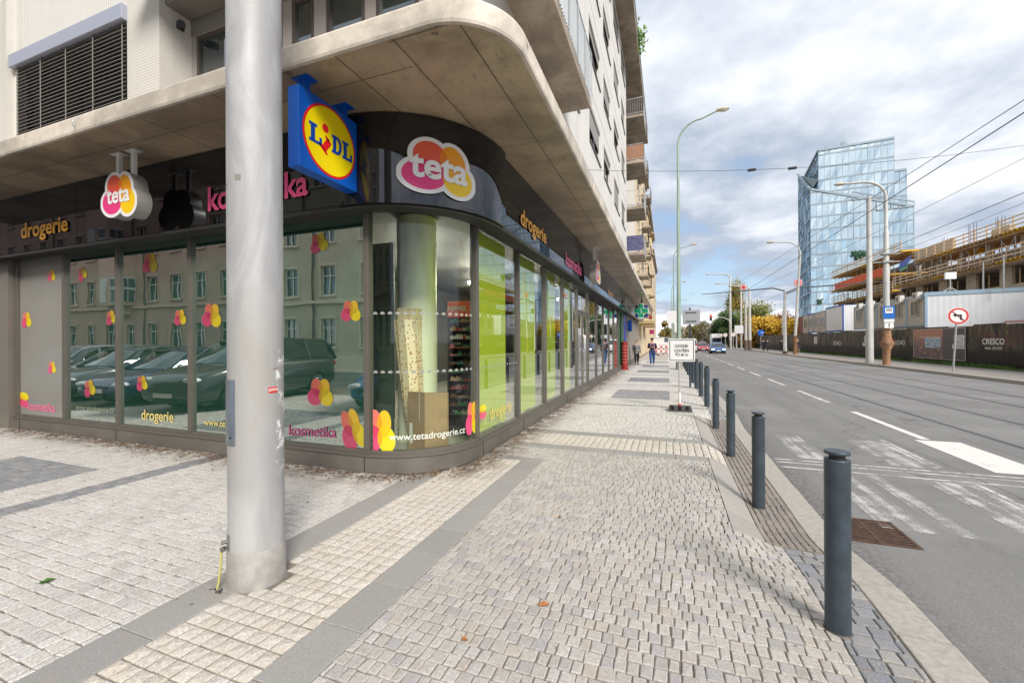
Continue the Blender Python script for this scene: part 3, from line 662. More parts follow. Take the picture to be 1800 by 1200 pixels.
# fascia: glossy black glass band
M_FASC = glass_mat('black_glass_fascia', back=(0.006, 0.0055, 0.0055), base=0.035, gain=0.85, ior=1.55, glosscol=(0.85, 0.88, 0.95))
FW = 0.35
def fascia_piece(name, pth, z0=3.20, z1=4.19, th=0.05):
    m = MB(); n = len(pth)
    inn = []
    for i in range(n):
        a, b2 = Vector(pth[max(i-1, 0)]), Vector(pth[min(i+1, n-1)]); d = (b2-a).normalized(); nr = Vector((d.y, -d.x)); inn.append(tuple(Vector(pth[i])-nr*th))
    solid(m, pth, inn, z0, z1); 
    return m.build(name, M_FASC, B)
FYL = GY-FW
for (a, b2) in ((-13.4, -11.9), (-11.9, -8.9), (-8.9, -6.6), (-6.6, -3.58)): fascia_piece('fascia_panel', [(a+0.003, FYL), (b2-0.003, FYL)])
ys_ = [5.42, 8.9, 12.4, 15.9, 19.4, 22.9]
for a, b2 in zip(ys_[:-1], ys_[1:]): fascia_piece('fascia_panel', [(GX+FW, a+0.003), (GX+FW, b2-0.003)])
drum = [(-3.575, GY-FW-0.06)]+[(CX+(CR+FW+0.06)*math.sin(PI/2*k/24), CY-(CR+FW+0.06)*math.cos(PI/2*k/24)) for k in range(25)]+[(GX+FW+0.06, 5.40)]
fascia_piece('fascia_drum', drum, 3.17, 4.19)
g = MB(); solid(g, path(FW-0.02, XW, 22.9), path(0.0, XW, 22.9), 3.19, 3.197); g.build('fascia_underside', M_DARK, B)
g = MB(); solid(g, path(FW+0.012, XW, 22.9), path(FW-0.03, XW, 22.9), 3.155, 3.188); g.build('fascia_drip_rail', mat('dark_rail', (0.05, 0.047, 0.043), 0.4, 0.4), B)

# far end of the street fascia: pharmacy section
g = MB(); g.box(GX+0.2, GX+0.36, 22.92, 38.9, 3.25, 4.19); g.build('far_fascia', mat('grey_brown_fascia', (0.13, 0.105, 0.085), 0.3, 0.2), B)

# ------------ shop windows ------------
M_GL_W = glass_mat('shop_glass_with_film', back=(0.022, 0.085, 0.055), base=0.44, gain=1.5, ior=1.6, glosscol=(0.93, 0.97, 0.93), wav=0.07)
M_GL_C = glass_mat('clear_curved_glass', tint=(0.88, 0.95, 0.88), base=0.02, gain=0.9, ior=1.5)
M_GL_S = glass_mat('street_shop_glass', tint=(0.90, 0.95, 0.92), base=0.12, gain=1.6, ior=1.5)
M_GREYPANEL = mat('grey_window_panel', (0.28, 0.275, 0.25), 0.35, 0, 0.06, 1, coat=0.3)
M_LIME = mat('lime_green_screen', (0.60, 0.74, 0.02), 0.7)
ZB, ZT = 0.275, 3.24
# mullions
def mull(x=None, y=None):
    m = MB()
    if y is None: m.box(x-0.035, x+0.035, GY-0.045, GY+0.06, ZB, ZT)
    else: m.box(GX-0.06, GX+0.045, y-0.035, y+0.035, ZB, ZT)
    m.build('mullion', M_FRAME, B, bevel=0.004)
LX = [-11.62, -10.05, -8.5, -6.72, -5.1, -3.48]
for x in LX: mull(x)
SYS = [5.27, 7.0, 8.72, 10.35, 12.1, 13.85, 15.6, 17.35, 19.1, 20.85, 22.6]
for y in SYS: mull(None, y)
# pale metal clad return west of the shop
g = MB(); g.box(-13.4, -11.70, GY-0.12, GY+0.1, 0.0, 3.2); g.build('metal_cladding', mat('warm_grey_cladding', (0.24, 0.215, 0.185), 0.4, 0.3, 0.08, 0.8), B)

# decals: a four petal flower drawn by a procedural shader on a thin sheet
def petal_mat(name, petals, alpha=0.8, outline=None, dull=1.0):
    m = bpy.data.materials.new(name); m.use_nodes = True; t = NT(m.node_tree); b = t.n['Principled BSDF']; out = [n for n in t.n if n.type == 'OUTPUT_MATERIAL'][0]
    uv = t.new('ShaderNodeUVMap'); uv.uv_map = 'uv'; sp = t.new('ShaderNodeSeparateXYZ'); t.link(uv.outputs[0], sp.inputs[0]); u, v = sp.outputs[0], sp.outputs[1]
    def ell(cx, cy, rx, ry, ang, grow=0.0, soft=0.008):
        c, s_ = math.cos(ang), math.sin(ang)
        dx = t.math('SUBTRACT', u, cx); dy = t.math('SUBTRACT', v, cy)
        a = t.math('DIVIDE', t.math('ADD', t.math('MULTIPLY', dx, c), t.math('MULTIPLY', dy, s_)), rx+grow)
        b2 = t.math('DIVIDE', t.math('SUBTRACT', t.math('MULTIPLY', dy, c), t.math('MULTIPLY', dx, s_)), ry+grow)
        r = t.math('SQRT', t.math('ADD', t.math('MULTIPLY', a, a), t.math('MULTIPLY', b2, b2)))
        return t.math('SUBTRACT', 1.0, t.smooth(r, 1.0-soft, 1.0+soft*2))
    col = None; cover = None; white = None
    for (cx, cy, rx, ry, ang, c) in petals:
        k = ell(cx, cy, rx, ry, ang)
        if col is None: col = t.mix(k, (0.85, 0.85, 0.85), c); cover = k
        else:
            over = t.math('MULTIPLY', k, cover)
            plain = t.mix(k, col, c); mult = t.mix(1.0, col, c, 'MULTIPLY'); mult = t.mix(0.45, plain, mult)
            col = t.mix(over, plain, mult); cover = t.math('MAXIMUM', cover, k)
        if outline:
            w2 = ell(cx, cy, rx, ry, ang, outline); white = w2 if white is None else t.math('MAXIMUM', white, w2)
    if outline:
        col = t.mix(cover, (0.80, 0.80, 0.80), col); al = white
    else: al = t.math('MULTIPLY', cover, alpha)
    t.link(col, b.inputs['Base Color']); b.inputs['Roughness'].default_value = 0.35
    tr = t.new('ShaderNodeBsdfTransparent'); mx = t.new('ShaderNodeMixShader'); t.link(al, mx.inputs[0]); t.link(tr.outputs[0], mx.inputs[1]); t.link(b.outputs[0], mx.inputs[2]); t.link(mx.outputs[0], out.inputs[0])
    return m
CORAL, ORNG, PINK, YELL = (0.78, 0.10, 0.05), (0.85, 0.33, 0.0), (0.78, 0.04, 0.22), (0.90, 0.58, 0.0)
STICK = petal_mat('petal_sticker', [(0.40, 0.66, 0.19, 0.28, 0.15, (0.90, 0.22, 0.16)), (0.63, 0.66, 0.18, 0.27, -0.1, (0.95, 0.60, 0.02)), (0.33, 0.36, 0.25, 0.27, -0.3, (0.85, 0.09, 0.24)), (0.69, 0.36, 0.22, 0.27, 0.3, (0.95, 0.78, 0.01))], 0.82)
STICKD = petal_mat('petal_sticker_dimmed', [(0.40, 0.66, 0.19, 0.28, 0.15, (0.55, 0.13, 0.09)), (0.63, 0.66, 0.18, 0.27, -0.1, (0.60, 0.38, 0.03)), (0.33, 0.36, 0.25, 0.27, -0.3, (0.52, 0.06, 0.14)), (0.69, 0.36, 0.22, 0.27, 0.3, (0.62, 0.50, 0.02))], 0.80)  # darker petal colours stand in for reflections dimming stickers on the mirroring panes
LOGO_P = [(0.40, 0.66, 0.205, 0.25, 0.35, CORAL), (0.68, 0.63, 0.165, 0.25, 0.22, ORNG), (0.32, 0.37, 0.265, 0.235, -0.25, PINK), (0.745, 0.345, 0.20, 0.245, 0.1, YELL)]
LOGO = petal_mat('cloud_logo', LOGO_P, 1.0, 0.062)
def sticker(parent, cx, cz, w_, h_, wall='L', rot=0.0, off=0.006, name='flower_sticker'):
    """a sheet on the outside of the glass"""
    m = MB(); pts = []
    for a, b2 in ((-1, -1), (1, -1), (1, 1), (-1, 1)):
        u_ = a*w_/2*math.cos(rot)-b2*h_/2*math.sin(rot); v_ = a*w_/2*math.sin(rot)+b2*h_/2*math.cos(rot); pts.append((u_, v_))
    P3 = [(cx+u_, GY-off, cz+v_) for u_, v_ in pts] if wall == 'L' else [(GX+off, cx+u_, cz+v_) for u_, v_ in pts]
    m.quad(*P3, uv=[(0, 0), (1, 0), (1, 1), (0, 1)]); return m.build(name, STICKD if wall == 'L' and parent is not w1 else STICK, parent)
def wall_text(parent, txt, u0, u1, zc, mat_, wall='L', off=0.008, bold=0.0, plane=None, hgt=None, slant=0.0, name='lettering', ext=0.0):
    t = fit(text_mb(txt, 1.0, bold, ext), u1-u0, hgt); cu = (u0+u1)/2
    if plane is None: plane = GY if wall == 'L' else GX
    if wall == 'L': t.map(lambda x, y, z: (cu+x, plane-off+y, zc+z+x*slant))
    else: t.map(lambda x, y, z: (plane+off-y, cu+x, zc+z+x*slant))
    return t.build(name, mat_, parent)
M_TXY = mat('yellow_film_letters', (0.72, 0.58, 0.20), 0.6); M_TXP = mat('pink_film_letters', (0.85, 0.20, 0.38), 0.6); M_TXPD = mat('dull_pink_letters', (0.42, 0.08, 0.20), 0.6); M_TXW = mat('white_film_letters', (0.72, 0.76, 0.68), 0.6)
M_TXD = mat('faint_yellow_letters', (0.22, 0.26, 0.17), 0.6)
def pane(x0=None, x1=None, y0=None, y1=None, m_=None, name='window_pane'):
    g = MB()
    if y0 is None: g.quad((x0+0.035, GY, ZB), (x1-0.035, GY, ZB), (x1-0.035, GY, ZT), (x0+0.035, GY, ZT))
    else: g.quad((GX, y0+0.035, ZB), (GX, y1-0.035, ZB), (GX, y1-0.035, ZT), (GX, y0+0.035, ZT))
    return g.build(name, m_, B)
w1 = pane(LX[0], LX[1], m_=M_GREYPANEL, name='grey_shop_panel')
w2 = pane(LX[1], LX[2], m_=M_GL_W, name='shop_window'); w3 = pane(LX[2], LX[3], m_=M_GL_W, name='shop_window'); w4 = pane(LX[3], LX[4], m_=M_GL_W, name='shop_window'); w5 = pane(LX[4], LX[5], m_=M_GL_W, name='shop_window')
for (p_, x, z, s_, r_) in ((w1, -10.50, 2.84, 0.30, 0.1), (w1, -11.36, 2.05, 0.42, 0.1), (w1, -10.50, 1.17, 0.31, 0.1), (w2, -9.54, 2.81, 0.33, .5), (w2, -8.72, 2.03, 0.33, .3), (w2, -9.34, 0.83, 0.40, .3), (w3, -7.69, 2.87, 0.45, 0), (w3, -6.98, 1.99, 0.34, .1), (w3, -7.91, 0.96, 0.34, .2), (w4, -6.28, 2.0, 0.50, -.05), (w5, -4.25, 2.89, 0.36, .2), (w5, -3.74, 1.99, 0.38, 0), (w5, -4.24, 0.95, 0.52, 0)):
    sticker(p_, x, z, s_*0.98, s_*0.80, 'L', r_)
sticker(w5, -3.72, 0.50, 0.46, 0.60, 'L', 0.35, 0.006); sticker(w1, -11.55, 0.56, 0.34, 0.62, 'L', 1.4)
wall_text(w1, 'kosmetika', -11.32, -10.40, 0.44, M_TXP, bold=0.012); wall_text(w3, 'drogerie', -7.92, -7.14, 0.44, M_TXY, bold=0.012)
wall_text(w2, 'www.tetadrogerie.cz', -9.75, -8.65, 0.48, M_TXD, bold=0.01); wall_text(w4, 'www.tetadrogerie.cz', -6.45, -5.25, 0.42, M_TXY, bold=0.008)
wall_text(w5, 'kosmetika', -4.78, -3.98, 0.44, M_TXPD, bold=0.012, slant=0.03)
# curved corner pane
g = MB(); arc = lambda r, a0=-PI/2, a1=0.0, n=22: [(CX+r*math.cos(a0+(a1-a0)*k/n), CY+r*math.sin(a0+(a1-a0)*k/n)) for k in range(n+1)]
po = arc(CR, -PI/2+0.02, -0.02); strip(g, po, ZB, ZT, 0)
for i in range(len(g.sm)): g.sm[i] = True
wc = g.build('curved_shop_window', M_GL_C, B)
def bend(x, y, z, r=CR, a0=-PI/4): a = a0+x/r; rr = r-y; return (CX+rr*math.cos(a), CY+rr*math.sin(a), z)
def bent_sticker(parent, s0, cz, w_, h_, matn, r, nm, n=16, u0=0.0, u1=1.0):
    m = MB()
    for k in range(n):
        ua, ub = u0+(u1-u0)*k/n, u0+(u1-u0)*(k+1)/n
        pa = [bend(s0+(uu-0.5)*w_, 0, cz+vv*h_, r) for uu, vv in ((ua, -.5), (ub, -.5), (ub, .5), (ua, .5))]
        m.add(pa, [(0, 1, 2, 3)], 0, True, [[(ua, 0), (ub, 0), (ub, 1), (ua, 1)]])
    return m.build(nm, matn, parent)
# arc length from west tangent: s=-0.785 ... +0.785
bent_sticker(wc, -0.62, 0.50, 0.50, 0.62, STICK, CR+0.006, 'flower_sticker', 12, 0.34, 1.0)
bent_sticker(wc, 0.69, 0.56, 0.34, 0.52, STICK, CR+0.006, 'flower_sticker', 8, 0.0, 0.75)
t = fit(text_mb('www.tetadrogerie.cz', 1, 0.008), 1.02); t.map(lambda x, y, z: bend(x+0.02, y, z+0.43, CR+0.008)); t.build('lettering', M_TXW, wc)
g = MB()
for zc in (1.22, 1.94):
    for k in range(15):
        s0 = -0.66+k*0.095
        c = [(0.028*math.cos(PI*j/7)*(1+.12*math.sin(3*PI*j/7)), 0.030*math.sin(PI*j/7)+0.006*abs(math.sin(3*PI*j/7))) for j in range(8)]
        m2 = [bend(s0+px, 0, zc+pz, CR+0.005) for px, pz in c]; g.add(m2, [list(range(8))])
g.build('cloud_stickers', mat('frosted_film', (0.30, 0.315, 0.28), 0.8), wc)

# street panes with doors
sp_ = []
for k in range(len(SYS)-1):
    if k == 4: continue
    nm = 'shop_window'; o = pane(y0=SYS[k], y1=SYS[k+1], m_=M_GL_S, name=nm); sp_.append(o)
wall_text(sp_[0], 'drogerie', 5.75, 6.65, 0.50, M_TXY, 'S', bold=0.01); bent = sticker(sp_[0], 5.42, 0.6, 0.25, 0.5, 'S', 1.5)
g = MB()
for k in range(15): 
    for j in range(6):
        a0, a1 = PI*j/6, PI*(j+1)/6
        y = 5.5+0.11*k+0.0; g.add([(GX+.005, y, 1.22), (GX+.005, y+0.028*math.cos(a0), 1.22+0.028*math.sin(a0)), (GX+.005, y+0.028*math.cos(a1), 1.22+0.028*math.sin(a1))], [(0, 1, 2)])
g.build('cloud_stickers', MATS['frosted_film'], sp_[0])
d = thing  # doors of the shop
g = MB(); y0, y1 = SYS[4]+0.035, SYS[5]-0.035
for (a, b2) in ((y0, (y0+y1)/2-0.004), ((y0+y1)/2+0.004, y1)):
    g.box(GX-0.04, GX+0.02, a, a+0.07, 0.02, 2.45); g.box(GX-0.04, GX+0.02, b2-0.07, b2, 0.02, 2.45); g.box(GX-0.04, GX+0.02, a+.07, b2-.07, 0.02, 0.14); g.box(GX-0.04, GX+0.02, a+.07, b2-.07, 2.36, 2.45)
g.box(GX-0.05, GX+0.03, y0, y1, 2.452, 2.53)
do = g.build('shop_door', M_FRAME, B)
g = MB(); g.quad((GX, y0+.07, .14), (GX, y1-.07, .14), (GX, y1-.07, 2.36), (GX, y0+.07, 2.36)); g.quad((GX, y0, 2.53), (GX, y1, 2.53), (GX, y1, ZT), (GX, y0, ZT)); g.build('door_glass', M_GL_S, do)
g = MB(); 
for yy in ((y0+y1)/2-0.09, (y0+y1)/2+0.09): g.tube([(GX+0.03, yy, 0.75), (GX+0.075, yy, 0.78), (GX+0.075, yy, 1.75), (GX+0.03, yy, 1.78)], 0.014, 8)
g.build('door_handles', mat('brushed_steel', (0.6, 0.6, 0.6), 0.3, 0.9), do)

# interior of the shop
g = MB(); fp = [(p[0], p[1], 0.10) for p in path(-0.10, -13, 22.8)]+[(-13, 22.8, 0.10)]; g.add(fp, [list(range(len(fp)))]); g.build('shop_floor', mat('shop_floor_tile', (0.34, 0.33, 0.29), 0.3), B)
g = MB(); g.quad((-13, GY-.1, 3.50), (-13, 22.8, 3.50), (GX-.02, 22.8, 3.50), (GX-.02, GY-.1, 3.50)); g.build('shop_ceiling', mat('shop_ceiling', (0.035, 0.035, 0.033), 0.8), B)
g = MB(); g.box(-13.0, -12.9, GY+.2, 22.8, 0.1, 3.5); g.box(-12.9, -8.0, 22.7, 22.8, 0.1, 3.5); g.box(-8.1, -8.0, 9.0, 22.7, 0.1, 3.5); g.box(-7.9, -2.7, 22.7, 22.8, 0.1, 3.5); g.build('shop_back_wall', mat('shop_wall', (0.07, 0.068, 0.06), 0.8), B)
g = MB()
for k in range(5): g.box(-6.6+0.05*k, -5.1, 5.0+0.5*k, 5.03+0.5*k, 0.1, 3.1)
g.box(-5.1, -3.9, 5.3, 5.35, 0.1, 3.1); g.build('inner_partition', mat('dark_green_partition', (0.025, 0.05, 0.035), 0.6), B)
M_LAMP = mat('ceiling_spot', (1, 1, 1), 0.5, emit=((1, 0.93, 0.8), 110.0))
for (x, y) in [(-4.2, 6.6), (-4.9, 7.8), (-3.7, 8.3), (-4.6, 9.5), (-5.8, 9.0), (-3.5, 10.2), (-5.2, 11.2), (-6.5, 8), (-4.0, 12.5), (-6.0, 12.8), (-3.6, 14.5), (-5.0, 15)]: MB().cyl(x, y, 3.05, 3.10, 0.09, 12).build('ceiling_spotlight', M_LAMP, B)
g = MB(); g.cyl(-3.66, 5.62, 0.1, 3.5, 0.30, 40); g.build('round_column', mat('cream_column', (0.84, 0.84, 0.66), 0.45, 0, 0.06, 2), B)
# lime screens behind the first street panes
for k, (a, b2) in enumerate(((5.33, 6.62), (7.05, 8.3), (8.77, 9.95), (10.4, 11.55))): MB().box(GX-0.10, GX-0.08, a, b2, 0.28, 3.2).build('lime_screen', M_LIME, B)
for (a, b2) in ((6.60, 6.98), (8.34, 8.7), (9.98, 10.33), (11.6, 12.05), (13.9, 15.5), (15.7, 17.3), (17.4, 19.0), (19.2, 20.8), (20.9, 22.5)): MB().box(GX-0.33, GX-0.30, a, b2, 0.1, 3.2).build('backing_board', mat('mauve_backing', (0.055, 0.05, 0.065), 0.7), B)

# lettering of the fascia (raised letters)
M_LO = mat('orange_sign_letters', (0.90, 0.42, 0.02), 0.4); M_LP = mat('pink_sign_letters', (0.88, 0.10, 0.28), 0.4)
wall_text(B, 'drogerie', -10.55, -9.12, 3.52, M_LO, plane=FYL, off=0.02, bold=0.022, hgt=0.34, ext=0.0)
wall_text(B, 'kosmetika', -5.80, -4.05, 3.53, M_LP, plane=FYL, off=0.02, bold=0.022, hgt=0.33)
wall_text(B, 'drogerie', 6.15, 7.6, 3.50, M_LO, 'S', plane=GX+FW, off=0.02, bold=0.022, hgt=0.34)
wall_text(B, 'kosmetika', 9.2, 11.0, 3.45, M_LP, 'S', plane=GX+FW, off=0.02, bold=0.022, hgt=0.30)
wall_text(B, 'drogerie', 16.2, 17.7, 3.45, M_LO, 'S', plane=GX+FW, off=0.02, bold=0.022, hgt=0.30)

# logo on the drum
DR = CR+FW+0.06
def dbend(x, y, z, r=DR, a0=-PI/4+0.02): a = a0+x/r; rr = r-y; return (CX+rr*math.cos(a), CY+rr*math.sin(a), z)
m = MB(); n = 24; LW, LH, LZ = 0.95, 0.72, 3.60
for k in range(n):
    ua, ub = k/n, (k+1)/n
    m.add([dbend((uu-0.5)*LW, -0.022, LZ+(vv-.5)*LH) for uu, vv in ((ua, 0), (ub, 0), (ub, 1), (ua, 1))], [(0, 1, 2, 3)], 0, True, [[(ua, 0), (ub, 0), (ub, 1), (ua, 1)]])
lg = m.build('cloud_logo', LOGO, B)
M_LW = mat('white_sign_letters', (0.85, 0.85, 0.85), 0.4)
t = fit(text_mb('teta', 1, 0.026), 0.68, 0.27); t.map(lambda x, y, z: dbend(x+0.01, y-0.034, LZ-0.01+z-x*0.03)); t.build('lettering', M_LW, lg)

# ------------ upper storeys ------------
FL = [4.4, 7.4, 10.4, 13.4, 16.4, 19.2]
M_WINF = mat('dark_window_frame', (0.11, 0.095, 0.085), 0.45, 0.2); M_SILL = mat('window_sill_metal', (0.14, 0.13, 0.125), 0.4, 0.3)
M_BLIND = mat('slatted_blind', (0.36, 0.34, 0.31), 0.5, 0.3); M_BLINDBOX = mat('blind_box_lilac', (0.42, 0.45, 0.55), 0.4, 0.3)
M_UPGL = glass_mat('flat_window_glass', back=(0.035, 0.05, 0.05), base=0.08, gain=1.5, ior=1.6)
XS = -2.5; WE = 28.2
holes = []   # street facade windows (y0,y1,z0,z1)
cols = [(14.45, 16.9), (17.9, 20.1), (21.5, 23.85), (25.1, 27.2)]
off_c = [0, 0, 0, 0]
for fi, zf in enumerate(FL[:5]):
    for ci, (a, b2) in enumerate(cols): holes.append((a, b2, zf+1.10, zf+2.45, fi, ci))
for fi in (2, 3, 4): holes.append((6.2, 8.6, FL[fi]+1.1, FL[fi]+2.45, fi, 9)); holes.append((10.4, 12.6, FL[fi]+1.1, FL[fi]+2.45, fi, 8))
holes.append((11.0, 12.6, FL[1]+1.1, FL[1]+2.45, 1, 8))
def wall_with_holes(fix, u0, u1, z0, z1, hs, th, axis):
    """wall as grid cells; axis 'x': plane x=fix, u=y, outside +x;  axis 'y': plane y=fix, u=x, outside -y"""
    us = sorted(set([u0, u1]+[h[0] for h in hs]+[h[1] for h in hs])); zs = sorted(set([z0, z1]+[h[2] for h in hs]+[h[3] for h in hs])); m = MB()
    P = (lambda u, d_, z: (fix-d_, u, z)) if axis == 'x' else (lambda u, d_, z: (u, fix+d_, z))
    for ua, ub in zip(us[:-1], us[1:]):
        for za, zb in zip(zs[:-1], zs[1:]):
            c = ((ua+ub)/2, (za+zb)/2)
            if any(h[0] < c[0] < h[1] and h[2] < c[1] < h[3] for h in hs): continue
            m.quad(P(ua, 0, za), P(ub, 0, za), P(ub, 0, zb), P(ua, 0, zb))
    for h in hs:
        a, b2, c, d_ = h[:4]
        m.quad(P(a, 0, c), P(a, th, c), P(a, th, d_), P(a, 0, d_)); m.quad(P(b2, th, c), P(b2, 0, c), P(b2, 0, d_), P(b2, th, d_))
        m.quad(P(a, th, d_), P(b2, th, d_), P(b2, 0, d_), P(a, 0, d_)); m.quad(P(a, 0, c), P(b2, 0, c), P(b2, th, c), P(a, th, c))
    return m
wall_with_holes(XS, 4.9, WE, 4.4, 19.2, holes, 0.22, 'x').build('street_wall', M_WALL, B)
g = MB()
for zf in FL[1:5]: g.box(XS-0.02, XS+0.004, 10.5 if zf < 8 else 4.95, WE-0.01, zf-0.008, zf+0.008)
g.build('panel_joints', mat('joint_shadow', (0.25, 0.24, 0.22), 0.9), B)
def opening(u0, u1, z0, z1, axis, fix, blind=0.0, two=True, sill=True):
    P = (lambda a, b2, c, d_, e, f_: (fix-d_, fix-c, a, b2, e, f_)) if axis == 'x' else (lambda a, b2, c, d_, e, f_: (a, b2, fix+c, fix+d_, e, f_))
    m = MB(); w_ = 0.06
    m.box(*P(u0, u1, 0.12, 0.20, z0, z0+w_)); m.box(*P(u0, u1, 0.12, 0.20, z1-w_, z1)); m.box(*P(u0, u0+w_, 0.12, 0.20, z0+w_, z1-w_)); m.box(*P(u1-w_, u1, 0.12, 0.20, z0+w_, z1-w_))
    if two: m.box(*P((u0+u1)/2-w_/2, (u0+u1)/2+w_/2, 0.12, 0.20, z0+w_, z1-w_))
    wdw = m.build('window', M_WINF, B)
    m = MB(); m.box(*P(u0+w_, u1-w_, 0.155, 0.165, z0+w_, z1-w_)); m.build('pane', M_UPGL, wdw)
    if sill: m = MB(); m.box(*P(u0-0.03, u1+0.03, -0.05, 0.12, z0-0.035, z0-0.002)); m.build('sill', M_SILL, wdw)
    if blind:
        m = MB(); zb = z1-0.02-(z1-z0)*blind; z = z1-0.06
        m.box(*P(u0+0.01, u1-0.01, 0.01, 0.115, z1-0.10, z1-0.004))
        while z > zb:
            z -= 0.07
            m.box(*P(u0+0.02, u1-0.02, 0.045, 0.055, z, z+0.060))
        m.build('blind', M_BLIND, wdw)
    return wdw
for (a, b2, c, d_, fi, ci) in holes: opening(a, b2, c, d_, 'x', XS, blind=[0.25, 0.95, 0.95, 0.5, 0.95, 0.7, 0.25][(fi*3+ci*2+fi*ci) % 7])
# hanging downpipe-like line at the wall end and side return
g = MB(); g.box(XS-6, XS-0.001, WE, WE+0.02, 4.4, 19.2); g.build('end_wall', M_WALL, B)
# recessed part beyond with balconies
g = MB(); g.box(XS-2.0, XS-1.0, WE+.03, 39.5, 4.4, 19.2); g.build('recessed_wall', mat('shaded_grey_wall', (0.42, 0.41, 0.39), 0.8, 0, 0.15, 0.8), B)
# roof slab, railing and planters
g = MB(); g.box(-12.8, -1.62, 3.2, 39.5, 19.2, 19.5); g.build('roof_slab', M_BALC, B)
g = MB()
for z in (19.7, 19.95, 20.2, 20.45): g.box(-1.66, -1.63, 3.3, 39.4, z, z+0.02)
for k in range(60): g.box(-1.67, -1.64, 3.3+0.61*k, 3.33+0.61*k, 19.5, 20.47)
g.build('roof_railing', M_STEEL, B)

# ribbed balcony over the street front, second floor
M_RIB = mat('ribbed_steel_sheet', (0.45, 0.47, 0.48), 0.45, 0.5, 0.1, 1.0)
def balcony(x0, x1, y0, y1, zf, kind, name='balcony', cm=M_BALC):
    m = MB(); m.box(x0, x1, y0, y1, zf-0.18, zf); m.box(x1-0.03, x1+0.012, y0-.01, y1+.01, zf-0.20, zf+0.02); b_ = m.build(name, cm, B)
    if kind == 'rib':
        m = MB(); y = y0
        while y < y1-0.05:
            m.add([(x1-.01, y, zf+.06), (x1+.02, y+0.03, zf+.06), (x1+.02, y+0.06, zf+.06), (x1-.01, y+0.09, zf+.06), (x1-.01, y, zf+1.15), (x1+.02, y+0.03, zf+1.15), (x1+.02, y+0.06, zf+1.15), (x1-.01, y+0.09, zf+1.15)], [(0, 1, 5, 4), (1, 2, 6, 5), (2, 3, 7, 6)]); y += 0.09
        m.build('railing_sheet', M_RIB, b_)
        m = MB(); m.box(x1-.04, x1+.03, y0, y1, zf+1.15, zf+1.19); 
        for k in range(8): m.box(x1+.03, x1+.05, y0+(y1-y0)*k/7-.01, y0+(y1-y0)*k/7+.01, zf-.1, zf+1.15)
        m.build('handrail', M_STEEL, b_)
    else:
        m = MB(); z = zf+1.05; 
        for (a, c) in (((x0, y0), (x1, y0)), ((x1, y0), (x1, y1)), ((x0, y1), (x1, y1))):
            m.bar((a[0], a[1], z), (c[0], c[1], z), 0.03); m.bar((a[0], a[1], zf+0.08), (c[0], c[1], zf+0.08), 0.025)
            L = math.dist(a, c); n = max(2, int(L/0.11))
            for k in range(n+1): m.bar((a[0]+(c[0]-a[0])*k/n, a[1]+(c[1]-a[1])*k/n, zf+.08), (a[0]+(c[0]-a[0])*k/n, a[1]+(c[1]-a[1])*k/n, z), 0.012)
        m.build('railing', M_STEEL, b_)
        if kind in ('reed', 'cloth'):
            m = MB(); m.box(x0+.02, x1-.02, y0+.015, y0+.03, zf+.05, zf+1.0) if kind == 'reed' else m.box(x0+.28, x1-.05, y0-.03, y0-.02, zf+.1, zf+1.08)
            m.build('reed_screen' if kind == 'reed' else 'hanging_blanket', mat('reed_mat', (0.42, 0.20, 0.10), 0.9, 0, 0.5, 14, stretch=(6, 6, 0.3)) if kind == 'reed' else mat('blue_patterned_cloth', (0.12, 0.12, 0.24), 0.8, 0, 0.6, 9), b_)
    return b_
balcony(XS, -1.76, 4.6, 10.3, 7.46, 'rib')
balcony(XS, -1.76, 4.6, 10.3, 10.5, 'rib')
for i, (zf, kd) in enumerate(((7.4, 'cloth'), (10.4, 'bars'), (13.4, 'reed'), (16.4, 'bars'))): balcony(XS-1.0, -1.45, 28.6, 31.6, zf, kd)
for zf in (7.4, 10.4, 13.4, 16.4):
    m = MB(); m.box(XS-1.0, XS-0.97, 29.0, 31.2, zf+0.1, zf+2.3); m.build('balcony_door', M_UPGL, B)

# west wing upper wall: blind window, recess (loggia) with corner windows
YW = 4.2
hb = (-11.5, -8.13, 5.46, 6.80)
wall_with_holes(YW, -11.62, -8.12, 4.4, 19.2, [hb], 0.20, 'y').build('west_wall', M_WALL, B)
g = MB(); g.box(-8.12, -7.32, YW-0.02, 4.66, 4.4, 19.2); g.build('west_wall_pier', M_WALLR, B)
g = MB(); g.box(-13.4, -11.62, YW-0.10, 4.66, 4.4, 19.2); g.build('west_wall_block', M_WALLR, B)
wdw = opening(*hb, 'y', YW, 0)
g = MB(); z = hb[2]+0.01
while z < hb[3]-0.03:
    g.quad((hb[0]-0.0, YW-0.03, z), (hb[1]+0.0, YW-0.03, z), (hb[1]+0.0, YW+0.035, z+0.045), (hb[0]-0.0, YW+0.035, z+0.045))
    g.quad((hb[0]-0.0, YW-0.034, z-0.004), (hb[1]+0.0, YW-0.034, z-0.004), (hb[1]+0.0, YW-0.030, z+0.006), (hb[0]-0.0, YW-0.030, z+0.006)); z += 0.066
for k in range(5): x = hb[0]+0.08+k*(hb[1]-hb[0]-0.16)/4; g.box(x-.006, x+.006, YW-.045, YW-.036, hb[2], hb[3])
g.build('blind', M_BLIND, wdw)
g = MB(); g.box(hb[0]-0.06, hb[1]+0.02, YW-0.10, YW+0.02, hb[3]-0.03, hb[3]+0.21); g.build('blind_box', M_BLINDBOX, wdw, bevel=0.006)
